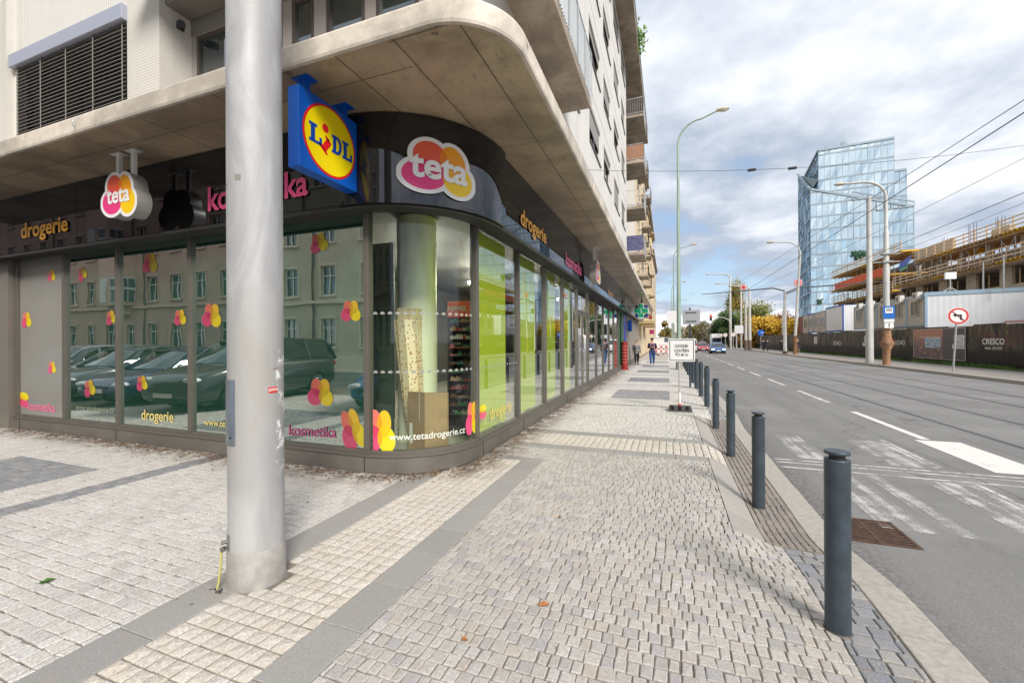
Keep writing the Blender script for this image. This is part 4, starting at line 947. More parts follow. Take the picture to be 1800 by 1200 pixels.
# loggia: back wall with windows at y=5.0, header beam
LY = 4.65; cwx = [(-7.2, -6.05), (-5.95, -5.32), (-5.14, -4.72), (-4.50, -3.83), (-3.65, -2.98)]
hl = [(a, b2, 4.6, 6.60) for a, b2 in cwx]
wall_with_holes(LY, -7.32, XS-0.22, 4.4, 7.2, hl, 0.1, 'y').build('loggia_wall', mat('mauve_grey_frame', (0.40, 0.36, 0.34), 0.5), B)
for (a, b2, c, d_) in hl: 
    wd = opening(a, b2, c, d_, 'y', LY-0.12, 0, two=False, sill=False)
    m = MB(); n = 14
    for k in range(n):
        xa = a+0.06+(b2-a-.12)*k/n; xb = a+.06+(b2-a-.12)*(k+1)/n; m.quad((xa, LY+.065-0.012*(k % 2), c+.1), (xb, LY+.065-0.012*((k+1) % 2), c+.1), (xb, LY+.065-0.012*((k+1) % 2), d_-.1), (xa, LY+.065-0.012*(k % 2), d_-.1))
    m.build('curtain', mat('pale_curtain', (0.42, 0.43, 0.40), 0.9, 0, 0.3, 6, stretch=(4, 1, .3)), wd)
g = MB(); g.box(-7.31, XS-0.22, LY-0.02, LY+0.3, 6.62, 7.20); g.box(-7.31, -5.4, YW+0.06, LY-0.03, 6.87, 7.20); g.build('loggia_header', mat('header_taupe', (0.24, 0.22, 0.20), 0.6), B)
g = MB(); g.box(-7.3, -1.76, 3.45, 5.3, 7.22, 7.40); g.build('upper_balcony_slab', M_BALC, B)
g = MB(); g.box(-7.32, XS-0.22, LY-.1, LY, 7.4, 19.2); g.box(XS-.22, XS-.002, LY-.1, 4.89, 4.4, 19.2); g.build('corner_wall', M_WALL, B)
g = MB(); g.box(-13, XS-.25, 39.3, 39.5, 0, 19.2); g.box(-13.3, -13.1, 5.1, 39.5, 0, 19.2); g.build('rear_wall', M_WALLR, B)
sl = thing('security_lamp', 'small black security lamp on the white pier above the canopy', 'lamp', (-7.3, 4.48, 6.65))
g = MB(); g.box(-7.32, -7.28, 4.42, 4.52, 6.62, 6.72); g.build('bracket', M_BLACK, sl)
g = MB(); g.tube([(-7.28, 4.47, 6.67), (-7.22, 4.43, 6.65), (-7.17, 4.40, 6.63)], [0.045, 0.06, 0.055], 14); g.build('lamp_head', M_BLACK, sl)

# pharmacy end of the ground floor
g = MB(); g.box(GX-0.3, GX-0.02, 22.64, 24.1, 0.0, 3.25); g.box(GX-.25, GX+.02, 24.3, 25.2, 0, 3.25); g.build('pharmacy_front', mat('green_pharmacy_front', (0.0, 0.17, 0.07), 0.4), B)
g = MB(); g.box(GX-0.02, GX+.03, 25.6, 27.4, 0.05, 3.2); g.build('blue_entrance', mat('blue_entrance', (0.01, 0.04, 0.45), 0.35), B)
g = MB(); g.box(GX-.25, GX, 25.22, 25.58, 0, 3.25); g.box(GX-.25, GX, 27.42, 30, 0, 3.25); g.box(GX-.25, GX+.02, 30, 39, 0.0, 3.25); g.build('far_ground_floor_wall', mat('grey_stone_wall', (0.30, 0.27, 0.235), 0.7, 0, 0.2, 1.5), B)
g = MB()
for y in (22.8, 24.2, 25.2, 26.6): g.box(GX+.03, GX+.07, y-.03, y+.03, 0.03, 3.2)
g.build('entrance_posts', M_FRAME, B)

# ------------ things in the shop window ------------
o = thing('gift_wrap_roll', 'tall roll of cream paper with brown dots leaning in the curved corner window', 'wrapping paper roll', (-3.42, 5.1, 0.11))
def dots(name, base, dot):
    m = bpy.data.materials.new(name); m.use_nodes = True; t = NT(m.node_tree); b = t.n['Principled BSDF']; geo = t.new('ShaderNodeNewGeometry'); vo = t.new('ShaderNodeTexVoronoi'); vo.inputs['Scale'].default_value = 22; vo.inputs['Randomness'].default_value = 0.75
    t.link(geo.outputs['Position'], vo.inputs['Vector']); k = t.smooth(vo.outputs['Distance'], 0.26, 0.34); sepc = t.new('ShaderNodeSeparateColor'); t.link(vo.outputs['Color'], sepc.inputs[0])
    dc = t.mix(sepc.outputs[0], dot, (0.60, 0.32, 0.10)); t.link(t.mix(k, dc, base), b.inputs['Base Color']); b.inputs['Roughness'].default_value = 0.5; return m
M_DOT = dots('dotted_wrapping_paper', (0.80, 0.66, 0.42), (0.36, 0.09, 0.05))
g = MB(); vs = []; prf = []
for z, w_, xo in ((0.11, 0.20, 0.10), (0.7, 0.30, 0.03), (1.3, 0.36, -0.02), (1.92, 0.38, -0.08)): prf.append((z, w_, xo))
for z, w_, xo in prf:
    for k in range(9): u_ = k/8-0.5; vs.append((-3.46+xo+u_*w_, 5.02+0.10*abs(u_)*2+0.02*math.sin(k*2.1), z))
for z, w_, xo in prf:
    for k in range(9): u_ = k/8-0.5; vs.append((-3.46+xo+u_*w_, 5.20, z))
fs = []
for j in range(3):
    for k in range(8): fs.append((j*9+k, j*9+k+1, (j+1)*9+k+1, (j+1)*9+k)); fs.append((36+j*9+k+1, 36+j*9+k, 36+(j+1)*9+k, 36+(j+1)*9+k+1))
    fs.append((j*9+8, 36+j*9+8, 36+(j+1)*9+8, (j+1)*9+8)); fs.append((36+j*9, j*9, (j+1)*9, 36+(j+1)*9))
for k in range(8): fs.append((27+k, 28+k, 64+k, 63+k))
g.add(vs, fs, 0, False); g.build('paper_sheet', M_DOT, o)
g = MB(); g.box(-3.74, -3.44, 5.22, 5.4, 1.3, 2.10); g.build('tall_carton', M_DOT, o)
o = thing('cardboard_box', 'flattened brown cardboard box standing on edge in the corner window', 'cardboard box', (-3.05, 4.95, 0.11))
M_CARD = mat('corrugated_cardboard', (0.38, 0.25, 0.13), 0.8, 0, 0.15, 6)
g = MB(); g.add([(-3.36, 4.92, .11), (-3.02, 4.80, .11), (-3.02, 4.80, .93), (-3.36, 4.92, .92), (-2.78, 4.97, .11), (-2.78, 4.97, .92), (-3.36, 4.96, .11), (-3.02, 4.84, .11), (-3.02, 4.84, .93), (-3.36, 4.96, .92), (-2.78, 5.01, .11), (-2.78, 5.01, .92)], [(0, 1, 2, 3), (1, 4, 5, 2), (7, 6, 9, 8), (10, 7, 8, 11), (3, 2, 8, 9), (2, 5, 11, 8), (0, 3, 9, 6), (4, 10, 11, 5)]); g.build('carton_sheet', M_CARD, o)
g = MB(); g.quad((-3.33, 4.908, .22), (-3.27, 4.887, .22), (-3.27, 4.887, .50), (-3.33, 4.908, .50)); g.quad((-3.13, 4.836, .55), (-3.12, 4.832, .55), (-3.12, 4.832, .92), (-3.13, 4.836, .92)); g.build('paper_label', M_WHITE, o)
# cosmetics shelf
o = thing('cosmetics_shelf', 'dark display rack full of small cosmetics with a coral header sign behind the corner glass', 'shelf', (-3.15, 6.1, 0.11))
sx0, sx1, sy = -3.36, -2.80, 6.05
g = MB(); g.box(sx0, sx1, sy+.25, sy+.28, 0.11, 2.1); g.box(sx0-.02, sx0, sy, sy+.28, .11, 2.1); g.box(sx1, sx1+.02, sy, sy+.28, .11, 2.1); g.box(sx0, sx1, sy, sy+.25, .11, .24); g.build('cabinet', M_BLACK, o)
g = MB(); 
for k in range(12): g.box(sx0, sx1, sy, sy+.25, .42+.135*k, .428+.135*k, 1 if k == 8 else 0)
sh = g.build('shelf_boards', [mat('shelf_black', (0.03, 0.03, 0.03), 0.4), mat('shelf_coral', (0.62, 0.10, 0.06), 0.5)], o)
pm = [mat('product_'+n_, c, 0.35) for n_, c in (('red', (.5, .04, .05)), ('white', (.75, .72, .66)), ('tan', (.55, .36, .22)), ('black', (.02, .02, .02)), ('green', (.03, .3, .08)), ('teal', (.05, .28, .3)), ('brown', (.2, .09, .05)), ('pink', (.6, .2, .26)))]
g = MB()
for k in range(12):
    x = sx0+.02; run = 0
    while x < sx1-.03:
        if run <= 0: run = random.randint(3, 9); mi = random.choice([0, 1, 1, 2, 2, 3, 4, 5, 6, 7]); w_ = random.uniform(.009, .018); h_ = random.uniform(.035, .085)
        run -= 1; g.cyl(x+w_/2, sy+.03, .429+.135*k, .429+.135*k+h_*.65, w_*.45, 6, mi); g.cyl(x+w_/2, sy+.03, .429+.135*k+h_*.65, .429+.135*k+h_, w_*.32, 6, random.choice([1, 3, 3, mi])); x += w_+.004
g.build('products', pm, o)
g = MB(); g.box(sx0+.01, sx1-.06, sy-.05, sy+.0, 1.99, 2.25); hd = g.build('header_sign', mat('coral_header', (0.75, 0.13, 0.08), 0.4), o, bevel=.02)
t = fit(text_mb('RIMMEL', 1, 0.01), 0.34); t.map(lambda x, y, z: (-3.16+x, sy-.056+y, 2.13+z)); t.build('lettering', M_WHITE, hd)
# red display bin at the pharmacy
o = thing('red_display_stand', 'red round display stand by the green pharmacy entrance', 'display stand', (-2.3, 24.2, 0))
g = MB(); g.cyl(-2.3, 24.2, 0.0, 0.06, 0.22, 20); g.cyl(-2.3, 24.2, 0.06, 1.55, 0.17, 20); g.build('drum', mat('red_stand', (0.30, 0.02, 0.015), 0.4), o)
g = MB()
for k in range(6): g.tube([(-2.3+.172*math.cos(a*PI/10), 24.2+.172*math.sin(a*PI/10), .40+.18*k) for a in range(20)]+[(-2.128, 24.2, .40+.18*k)], 0.012, 6)
g.build('shelf_rings', mat('pale_packs', (0.6, 0.35, 0.3), 0.5), o)
# ================= hanging signs =================
def logo_outline(W_, H_, grow, n=160):
    """outer boundary polygon of the union of the logo petals, by ray casting from the centre"""
    pts = []
    for k in range(n):
        a = 2*PI*k/n; best = 0.0
        for r_ in np.linspace(0.02, 0.75, 240):
            u, v = 0.5+r_*math.cos(a), 0.5+r_*math.sin(a)
            for (cx, cy, rx, ry, ang, c) in LOGO_P:
                dx, dy = u-cx, v-cy; c_, s_ = math.cos(ang), math.sin(ang)
                if ((dx*c_+dy*s_)/(rx+grow))**2+((dy*c_-dx*s_)/(ry+grow))**2 < 1: best = r_
        pts.append(((best*math.cos(a))*W_, (best*math.sin(a))*H_))
    return pts
M_SIGNSIDE = mat('sign_side_grey', (0.45, 0.44, 0.42), 0.35, 0.4); 
def cloud_sign(loc, face, label):
    """face: 'y' front toward -y, 'x' front toward +x. loc = centre of the body"""
    x, y, z = loc; t_ = thing('hanging_shop_sign', label, 'shop sign', loc, 0, 'cloud shaped signs hanging under the canopy')
    W_, H_, D_ = 0.80, 0.68, 0.17; pl = logo_outline(W_, H_, 0.062)
    T = (lambda a, d, b: (x+a, y-D_/2+d, z+b)) if face == 'y' else (lambda a, d, b: (x+D_/2-d, y+a, z+b))
    m = MB(); n = len(pl)
    for d0, d1 in ((0.0, D_),):
        vs = [T(a, d0, b) for a, b in pl]+[T(a, d1, b) for a, b in pl]; m.add(vs, [(i, n+i, n+(i+1) % n, (i+1) % n) if face == 'z' else (i, (i+1) % n, n+(i+1) % n, n+i) for i in range(n)], 0, True)
    m.add([T(a, D_, b) for a, b in pl], [list(range(n))], 0)
    m.add([T(a, 0.0, b) for a, b in pl], [list(range(n))], 0)
    bd = m.build('sign_box', M_SIGNSIDE, t_)
    m = MB(); m.quad(T(-W_/2, -0.004, -H_/2), T(W_/2, -0.004, -H_/2), T(W_/2, -0.004, H_/2), T(-W_/2, -0.004, H_/2), uv=[(0, 0), (1, 0), (1, 1), (0, 1)]); fc = m.build('sign_face', LOGO, t_)
    q = fit(text_mb('teta', 1, 0.026), 0.50, 0.20); q.map(lambda a, d, b: T(a, -0.010+d, b-0.01)); q.build('lettering', M_LW, fc)
    for s_ in (-0.15, 0.17):
        m = MB(); zt = 4.198
        a, b_ = T(s_, D_/2, 0)[:2]; m.box(a-.035, a+.035, b_-.02, b_+.02, z+H_/2-.12, zt-.008); m.box(a-.10, a+.10, b_-.06, b_+.06, zt-.008, zt); m.build('bracket', M_WHITE, t_)
    return t_
cloud_sign((-6.93, 3.55, 3.60), 'y', 'white edged cloud shaped shop sign hanging under the canopy left of the big pole')
cloud_sign((-1.92, 11.9, 3.52), 'x', 'small cloud shaped shop sign hanging over the street side windows')
# square supermarket sign
o = thing('square_hanging_sign', 'square blue sign with a yellow disc hanging from the concrete canopy beside the big pole', 'shop sign', (-3.36, 3.45, 3.68))
M_LB = mat('sign_blue', (0.0, 0.10, 0.52), 0.35); M_LY = mat('sign_yellow', (0.92, 0.72, 0.0), 0.35); M_LR = mat('sign_red', (0.75, 0.01, 0.02), 0.35)
x1, x0, y0, y1, z0_, z1_ = -3.29, -3.43, 3.05, 3.85, 3.29, 4.07
g = MB(); g.box(x0, x1, y0, y1, z0_, z1_); g.build('sign_box', M_LB, o, bevel=0.008)
for yy in (3.19, 3.71): g = MB(); g.box(-3.39, -3.33, yy-.04, yy+.04, z1_, 4.19); g.box(-3.46, -3.26, yy-.07, yy+.07, 4.19, 4.198); g.build('bracket', M_LB, o)
yc, zc = (y0+y1)/2, (z0_+z1_)/2
def disc(mb, r, xx, mi): mb.add([(xx, yc+r*math.cos(2*PI*k/72), zc+r*math.sin(2*PI*k/72)) for k in range(72)], [list(range(72))], mi)
g = MB(); disc(g, 0.362, x1+.003, 0); disc(g, 0.338, x1+.006, 1); lf = g.build('sign_face', [M_LR, M_LY], o)
g = MB(); xf = x1+.009
def poly(pts, mi): g.add([(xf, yc+a, zc+b) for a, b in pts], [list(range(len(pts)))], mi)
def slabL(cx, w_, h_, cz=0, mi=0):
    """slab-serif capital L"""
    s_ = 0.030; x_ = cx-w_/2; zb = cz-h_/2; zt_ = cz+h_/2
    for a, b, c, d_ in ((x_, x_+w_*.62, zt_-s_, zt_), (x_+w_*.14, x_+w_*.46, zb+s_, zt_-s_), (x_, x_+w_, zb, zb+s_), (x_+w_*.80, x_+w_, zb+s_, zb+h_*.42)): poly([(a, c), (b, c), (b, d_), (a, d_)], mi)
slabL(-0.205, 0.165, 0.19)
slabL(0.235, 0.150, 0.19)
# D
s_ = 0.030; x_ = 0.015; zb, zt_ = -0.095, 0.095
poly([(x_-.005, zt_-s_), (x_+.07, zt_-s_), (x_+.07, zt_), (x_-.005, zt_)], 0); poly([(x_-.005, zb), (x_+.07, zb), (x_+.07, zb+s_), (x_-.005, zb+s_)], 0); poly([(x_+.012, zb+s_), (x_+.058, zb+s_), (x_+.058, zt_-s_), (x_+.012, zt_-s_)], 0)
for k in range(12):
    a0, a1 = -PI/2+PI*k/12, -PI/2+PI*(k+1)/12; f_ = lambda a, r: (x_+.07+(0.068*r)*math.cos(a), 0.095*(r if r > 0.9 else 0.62)*math.sin(a))
    poly([f_(a0, .45), f_(a0, 1), f_(a1, 1), f_(a1, .45)], 0)
# tilted red i with dot
ca, sa = math.cos(-0.62), math.sin(-0.62); T2 = lambda a, b: (-0.062+a*ca-b*sa, -0.055+a*sa+b*ca)
poly([T2(a, b) for a, b in ((-.035, -.07), (.035, -.07), (.035, .07), (-.035, .07))], 1); poly([T2(a, b) for a, b in ((-.065, -.085), (.065, -.085), (.065, -.06), (-.065, -.06))], 1); poly([T2(a, b) for a, b in ((-.06, .05), (.0, .05), (.0, .075), (-.06, .075))], 1)
poly([(-0.075+.042*math.cos(2*PI*k/24), 0.112+.042*math.sin(2*PI*k/24)) for k in range(24)], 1)
g.build('lettering', [mat('letter_blue', (0.0, 0.06, 0.38), 0.4), M_LR], lf)

# pharmacy cross and small blue yellow sign at the far end of the canopy
def cross_sign(x, y, z, sc, label):
    o = thing('pharmacy_cross_sign', label, 'pharmacy sign', (x, y, z)); a, b_ = .16*sc, .48*sc
    P_ = [(-a, -b_), (a, -b_), (a, -a), (b_, -a), (b_, a), (a, a), (a, b_), (-a, b_), (-a, a), (-b_, a), (-b_, -a), (-a, -a)]
    for nm, s2, dd, mm in (('cross_rim', 1.0, 0.08, mat('pale_cross_rim', (0.55, 0.75, 0.62), 0.4)), ('cross_face', .86, 0.086, mat('green_cross', (0.0, 0.26, 0.12), 0.4))):
        m = MB(); n = 12; vs = [(x+p*s2, y-dd, z+q_*s2) for p, q_ in P_]+[(x+p*s2, y+dd, z+q_*s2) for p, q_ in P_]
        m.add(vs, [list(range(12)), list(range(12, 24))[::-1]]+[(i, n+i, n+(i+1) % n, (i+1) % n) for i in range(n)]); c = m.build(nm, mm, o)
    m = MB(); m.tube([(x-.02*sc, y-.09, z-.18*sc), (x+.06*sc, y-.09, z-.05*sc), (x-.05*sc, y-.09, z+.05*sc), (x+.03*sc, y-.09, z+.18*sc)], .022*sc, 6); m.build('serpent', M_WHITE, c)
    m = MB(); m.box(x-.6*sc-.3, x-b_, y-.03, y+.03, z-.03, z+.03); m.build('bracket', M_STEEL, o)
cross_sign(-1.55, 26.8, 3.42, 0.95, 'green pharmacy cross sign sticking out at the far end of the shop canopy')
o = thing('projecting_shop_sign', 'small square dark blue sign with a yellow disc just behind the pharmacy cross', 'shop sign', (-1.35, 27.6, 3.4))
g = MB(); g.box(-1.95, -1.2, 27.55, 27.75, 3.08, 3.82); g.build('sign_box', mat('navy_sign', (0.02, 0.04, 0.22), .4), o); g = MB(); g.add([(-1.55+.27*math.cos(2*PI*k/32), 27.545, 3.45+.27*math.sin(2*PI*k/32)) for k in range(32)], [list(range(32))[::-1]]); g.build('sign_face', M_LY, o)
g = MB(); g.box(-1.60, -1.52, 27.62, 27.68, 3.82, 4.20); g.build('bracket', M_BLACK, o)
o = thing('blue_projecting_box', 'narrow blue illuminated box on the wall below the pharmacy cross', 'wall sign', (-2.3, 28.0, 2.4)); g = MB(); g.box(-2.44, -2.18, 27.8, 27.95, 2.2, 2.9); g.build('housing', M_BLUE, o, bevel=.02); g = MB(); g.box(-2.40, -2.22, 27.79, 27.799, 2.3, 2.8); g.build('front_glass', M_LB, o)

# ================= big pole in the foreground =================
def worn_metal(name):
    m = bpy.data.materials.new(name); m.use_nodes = True; t = NT(m.node_tree); b = t.n['Principled BSDF']; geo = t.new('ShaderNodeNewGeometry'); P = geo.outputs['Position']
    mp1 = t.new('ShaderNodeMapping'); t.link(P, mp1.inputs[0]); mp1.inputs['Scale'].default_value = (2, 2, 0.7); a = t.noise(mp1.outputs[0], 1.6, 8, 0.62, 0.8)
    mp2 = t.new('ShaderNodeMapping'); t.link(P, mp2.inputs[0]); mp2.inputs['Scale'].default_value = (22, 22, 0.8); st = t.noise(mp2.outputs[0], 1.0, 6, 0.6); fine = t.noise(P, 45, 6, 0.7)
    mp3 = t.new('ShaderNodeMapping'); t.link(P, mp3.inputs[0]); mp3.inputs['Rotation'].default_value = (0.7, 0.3, 0); mp3.inputs['Scale'].default_value = (30, 2, 30); scr = t.noise(mp3.outputs[0], 1.0, 4, 0.6)
    c = t.mix(t.smooth(a, 0.38, 0.66), (0.35, 0.35, 0.355), (0.49, 0.495, 0.505)); c = t.mix(t.math('MULTIPLY', t.smooth(st, 0.5, 0.75), 0.35), c, (0.37, 0.36, 0.34))
    sp = t.new('ShaderNodeSeparateXYZ'); t.link(P, sp.inputs[0])
    z = sp.outputs[2]
    gr = t.math('MULTIPLY', t.math('MULTIPLY', t.smooth(z, 0.3, 0.9), t.math('SUBTRACT', 1.0, t.smooth(z, 1.5, 2.2))), t.smooth(a, 0.40, 0.60)); c = t.mix(t.math('MULTIPLY', gr, 0.75), c, (0.33, 0.31, 0.27))
    ft = t.math('SUBTRACT', 1.0, t.smooth(z, 0.0, 0.55)); c = t.mix(t.math('MULTIPLY', ft, 0.6), c, (0.42, 0.40, 0.37))
    c = t.mix(t.math('MULTIPLY', t.smooth(scr, 0.71, 0.74), 0.5), c, (0.16, 0.16, 0.17)); sp2 = t.noise(P, 12, 2, 0.5); c = t.mix(t.math('MULTIPLY', t.smooth(sp2, 0.76, 0.78), 0.8), c, (0.06, 0.055, 0.05))
    # torn poster remains: white flakes on the street side
    tsd = t.math('ADD', t.math('MULTIPLY', t.math('SUBTRACT', sp.outputs[0], PX), 0.62), t.math('MULTIPLY', t.math('SUBTRACT', sp.outputs[1], PY), 0.785))
    fl = t.math('MULTIPLY', t.math('MULTIPLY', t.smooth(t.noise(P, 13, 7, 0.75), 0.54, 0.56), t.smooth(tsd, 0.106, 0.126)), t.math('MULTIPLY', t.smooth(z, 0.65, 0.8), t.math('SUBTRACT', 1.0, t.smooth(z, 1.45, 1.6))))
    c = t.mix(fl, c, (0.86, 0.86, 0.85)); t.link(c, b.inputs['Base Color'])
    b.inputs['Metallic'].default_value = 0.12; t.link(t.math('ADD', t.math('MULTIPLY', fine, 0.25), t.math('ADD', 0.44, t.math('MULTIPLY', fl, .3))), b.inputs['Roughness'])
    bn = t.new('ShaderNodeBump'); bn.inputs['Strength'].default_value = 0.2; bn.inputs['Distance'].default_value = 0.004; t.link(t.math('ADD', fine, t.math('MULTIPLY', fl, 1.5)), bn.inputs['Height']); t.link(bn.outputs[0], b.inputs['Normal']); return m
M_POLE = worn_metal('worn_galvanised_pole')
P_ = thing('tram_mast_pole', 'thick scuffed grey metal pole rising out of the tactile strip in the foreground', 'pole', (PX, PY, 0))
g = MB(); g.tube([(PX, PY, 0.23), (PX, PY, 2.0), (PX, PY, 4.5), (PX, PY, 10.5)], [0.168, 0.167, 0.1645, 0.15], 64); g.build('shaft', M_POLE, P_)
g = MB(); g.tube([(PX, PY, -0.02), (PX, PY, 0.02), (PX, PY, 0.20), (PX, PY, 0.232)], [0.181, 0.178, 0.175, 0.170], 64); g.build('base_sleeve', mat('pale_cement_sleeve', (0.41, 0.395, 0.37), 0.6, 0.15, 0.22, 9, 0.2, 50), P_)
# view direction from pole to camera and helper for a patch on the shaft
AV = math.atan2(-PY, -PX)
def pole_patch(mb, a0, a1, z0, z1, r, n=10, mi=0, th=None):
    f_ = lambda a, rr: (PX+rr*math.cos(a), PY+rr*math.sin(a)); ps = [a0+(a1-a0)*k/n for k in range(n+1)]
    vs = [(*f_(a, r), z0) for a in ps]+[(*f_(a, r), z1) for a in ps]; mb.add(vs, [(i, i+1, n+2+i, n+1+i) for i in range(n)], mi, True)
    vs = [(*f_(a, r), z) for z in (z0, z1) for a in ps]+[(*f_(a, r-0.02), z) for z in (z0, z1) for a in ps]; N = n+1
    fs = [(2*N+i, 2*N+i+1, i+1, i) for i in range(n)]+[(N+i, N+i+1, 3*N+i+1, 3*N+i) for i in range(n)]+[(0, N, 3*N, 2*N), (N-1, 3*N-1, 4*N-1, 2*N-1)]; mb.add(vs, fs, mi)
g = MB(); pole_patch(g, AV-1.50, AV-0.78, 0.935, 1.36, 0.174, 14); g.build('hatch_cover', mat('zinc_plate', (0.36, 0.40, 0.44), 0.3, 0.75, 0.25, 6, 0.1, 30), P_)
g = MB(); a = AV-0.98; g.tube([(PX+.171*math.cos(a), PY+.171*math.sin(a), 0.985), (PX+.179*math.cos(a), PY+.179*math.sin(a), 0.985)], 0.007, 10); g.build('cover_bolt', M_BLACK, P_)
g = MB(); pole_patch(g, AV+0.42, AV+0.82, 1.265, 1.305, 0.1688, 8); stk = g.build('red_sticker', M_RED, P_)
t = fit(text_mb('JUHICH', 1, 0.03), 0.065, 0.024); t.map(lambda x, y, z: (PX+.1700*math.cos(AV+.62+x/.17), PY+.1700*math.sin(AV+.62+x/.17), 1.285+z)); t.build('lettering', M_WHITE, stk)
g = MB(); pole_patch(g, AV-0.74, AV-0.50, 2.65, 2.69, 0.1675, 6); g.build('number_tag', mat('taupe_tag', (0.26, 0.24, 0.22), 0.5), P_)
g = MB(); pole_patch(g, AV+0.62, AV+0.83, 1.42, 1.432, 0.1695, 6); g.build('slot_trim', mat('slot_rust', (0.30, 0.22, 0.16), .6), P_)
g = MB(); pole_patch(g, AV-1.34, AV-1.15, 0.245, 0.34, 0.176, 6); a = AV-1.30; bx, by = PX+.186*math.cos(a), PY+.186*math.sin(a)
g.tube([(PX+.171*math.cos(a), PY+.171*math.sin(a), .30), (PX+.206*math.cos(a), PY+.206*math.sin(a), .30)], 0.012, 6); g.tube([(bx, by, .26), (bx-.02, by-.01, .25)], 0.016, 8); g.build('earth_clamp', mat('clamp_steel', (0.33, 0.32, 0.31), 0.35, 0.8), P_)
g = MB(); g.tube([(bx-.02, by-.01, .25), (bx-.022, by-.013, .15), (bx-.035, by-.02, .03), (bx-.045, by-.028, -.02)], 0.0075, 8); g.build('earth_wire', mat('yellow_green_wire', (0.50, 0.46, 0.16), 0.5), P_)
g = MB(); 
for i in range(14): g.sphere((bx-.04+random.uniform(-.05, .07), by-.025+random.uniform(-.03, .03), 0.002), random.uniform(.004, .010), 6, 4)
g.build('rubble_at_wire', mat('dark_gravel', (0.06, 0.05, 0.045), 0.9), P_)

# ================= bollards =================
def make_bollard(label):
    o = thing('bollard', label, 'bollard', (0, 0, 0), 0, 'row of steel bollards along the kerb'); del o['_o']
    m = MB(); m.tube([(0, 0, -.03), (0, 0, 0.94)], 0.0605, 32); m.tube([(0, 0, .94), (0, 0, .945)], [.0605, .057], 32); m.build('post', M_DARKSTEEL, o)
    m = MB(); m.cyl(0, 0, 0.945, 0.972, 0.038, 24); m.build('neck', M_BLACK, o)
    m = MB(); m.tube([(0, 0, .972), (0, 0, .975), (0, 0, .985), (0, 0, .988)], [.0585, .061, .061, .059], 32); m.build('cap', M_DARKSTEEL, o)
    m = MB(); m.tube([(0, 0, -.02), (0, 0, 0.006)], [.080, .064], 20); m.build('footing', mat('mortar_ring', (0.13, 0.115, 0.10), 0.95, 0, 0.3, 30), o)
    return o
OR_ = ['bollard nearest the camera, standing beside the drain grate', 'second bollard from the camera, its foot on brown setts beyond the drain', 'third bollard from the camera, where the zebra crossing reaches the kerb', 'fourth bollard from the camera, at the far side of the zebra crossing', 'fifth bollard from the camera, just past the grey slabs', 'sixth bollard from the camera, right of the white footway sign base', 'seventh bollard from the camera in the kerb row', 'eighth bollard from the camera, right of the thin sign post', 'ninth bollard from the camera, beside the thin sign post', 'tenth bollard from the camera, far down the kerb', 'eleventh bollard from the camera near the green lamp post', 'twelfth bollard from the camera, last but one seen behind the white sign', 'farthest bollard of the row beside the green lamp post']
BY = [2.80, 4.98, 7.05, 9.17, 11.2, 13.2, 15.25, 17.3, 19.35, 21.4, 23.45, 25.5, 27.5]
b0 = make_bollard(OR_[0])
for i, y in enumerate(BY):
    x = 0.87; z = ground_at(x, y)
    if i == 0: b0.location = (x, y, z)
    else: dup(b0, (x, y, z), random.uniform(0, 6), OR_[i])

# ================= temporary footway sign =================
o = thing('temporary_road_sign', 'white square notice sign about the closed footway on a pole in a black rubber base', 'road sign', (0.26, 10.31, 0))
sx, sy_ = 0.235, 10.31; ang = YAW*0.4
def rrect(cx, cz, w_, h_, r, y, n=6):
    pts = []
    for (ax, az, a0) in ((1, 1, 0), (-1, 1, PI/2), (-1, -1, PI), (1, -1, 3*PI/2)):
        for k in range(n+1): a = a0+PI/2*k/n; pts.append((cx+ax*(w_/2-r)+r*math.cos(a), y, cz+az*(h_/2-r)+r*math.sin(a)))
    return pts
def plate(mb, cx, cz, w_, h_, r, y0, y1, mi=0):
    A = rrect(cx, cz, w_, h_, r, y0); Bq = rrect(cx, cz, w_, h_, r, y1); n = len(A)
    mb.add(A+Bq, [list(range(n))[::-1] if y0 > y1 else list(range(n)), [n+i for i in range(n)][::-1]]+[(i, n+i, n+(i+1) % n, (i+1) % n) for i in range(n)], mi)
cx_, cz_ = sx+0.045, 1.385
g = MB(); plate(g, cx_, cz_, 0.56, 0.52, 0.03, sy_-.045, sy_-.03); bd = g.build('sign_board', mat('sign_board_white', (0.74, 0.73, 0.74), 0.4), o)
g = MB(); A = rrect(cx_, cz_, 0.515, 0.475, 0.018, sy_-.048); Bq = rrect(cx_, cz_, 0.487, 0.447, 0.010, sy_-.048); n = len(A); g.add(A+Bq, [(i, (i+1) % n, n+(i+1) % n, n+i) for i in range(n)]); g.build('border_line', M_BLACK, bd)
g = MB()
for s_, zz_, wd in (('CHODNÍK', .10, .285), ('UZAVŘEN', .0, .31), ('PO 60 m', -.10, .26)):
    t = fit(text_mb(s_, 1, 0.016), wd, 0.068 if 'Í' not in s_ and 'Ř' not in s_ else 0.086); t.map(lambda x, y, z: (cx_+x, sy_-.049+y, cz_+zz_+z)); g.merge(t)
g.build('lettering', M_BLACK, bd)
g = MB(); g.cyl(sx, sy_, 0.10, 1.63, 0.021, 16); g.build('pole', mat('light_zinc', (0.55, 0.56, 0.57), 0.4, 0.4), o)
g = MB(); g.cyl(sx, sy_, 0.16, 0.42, 0.026, 16); g.build('reflective_band', M_WHITE, o); g = MB(); g.cyl(sx, sy_, 0.05, 0.165, 0.029, 16); g.build('red_collar', M_RED, o)
g = MB(); 
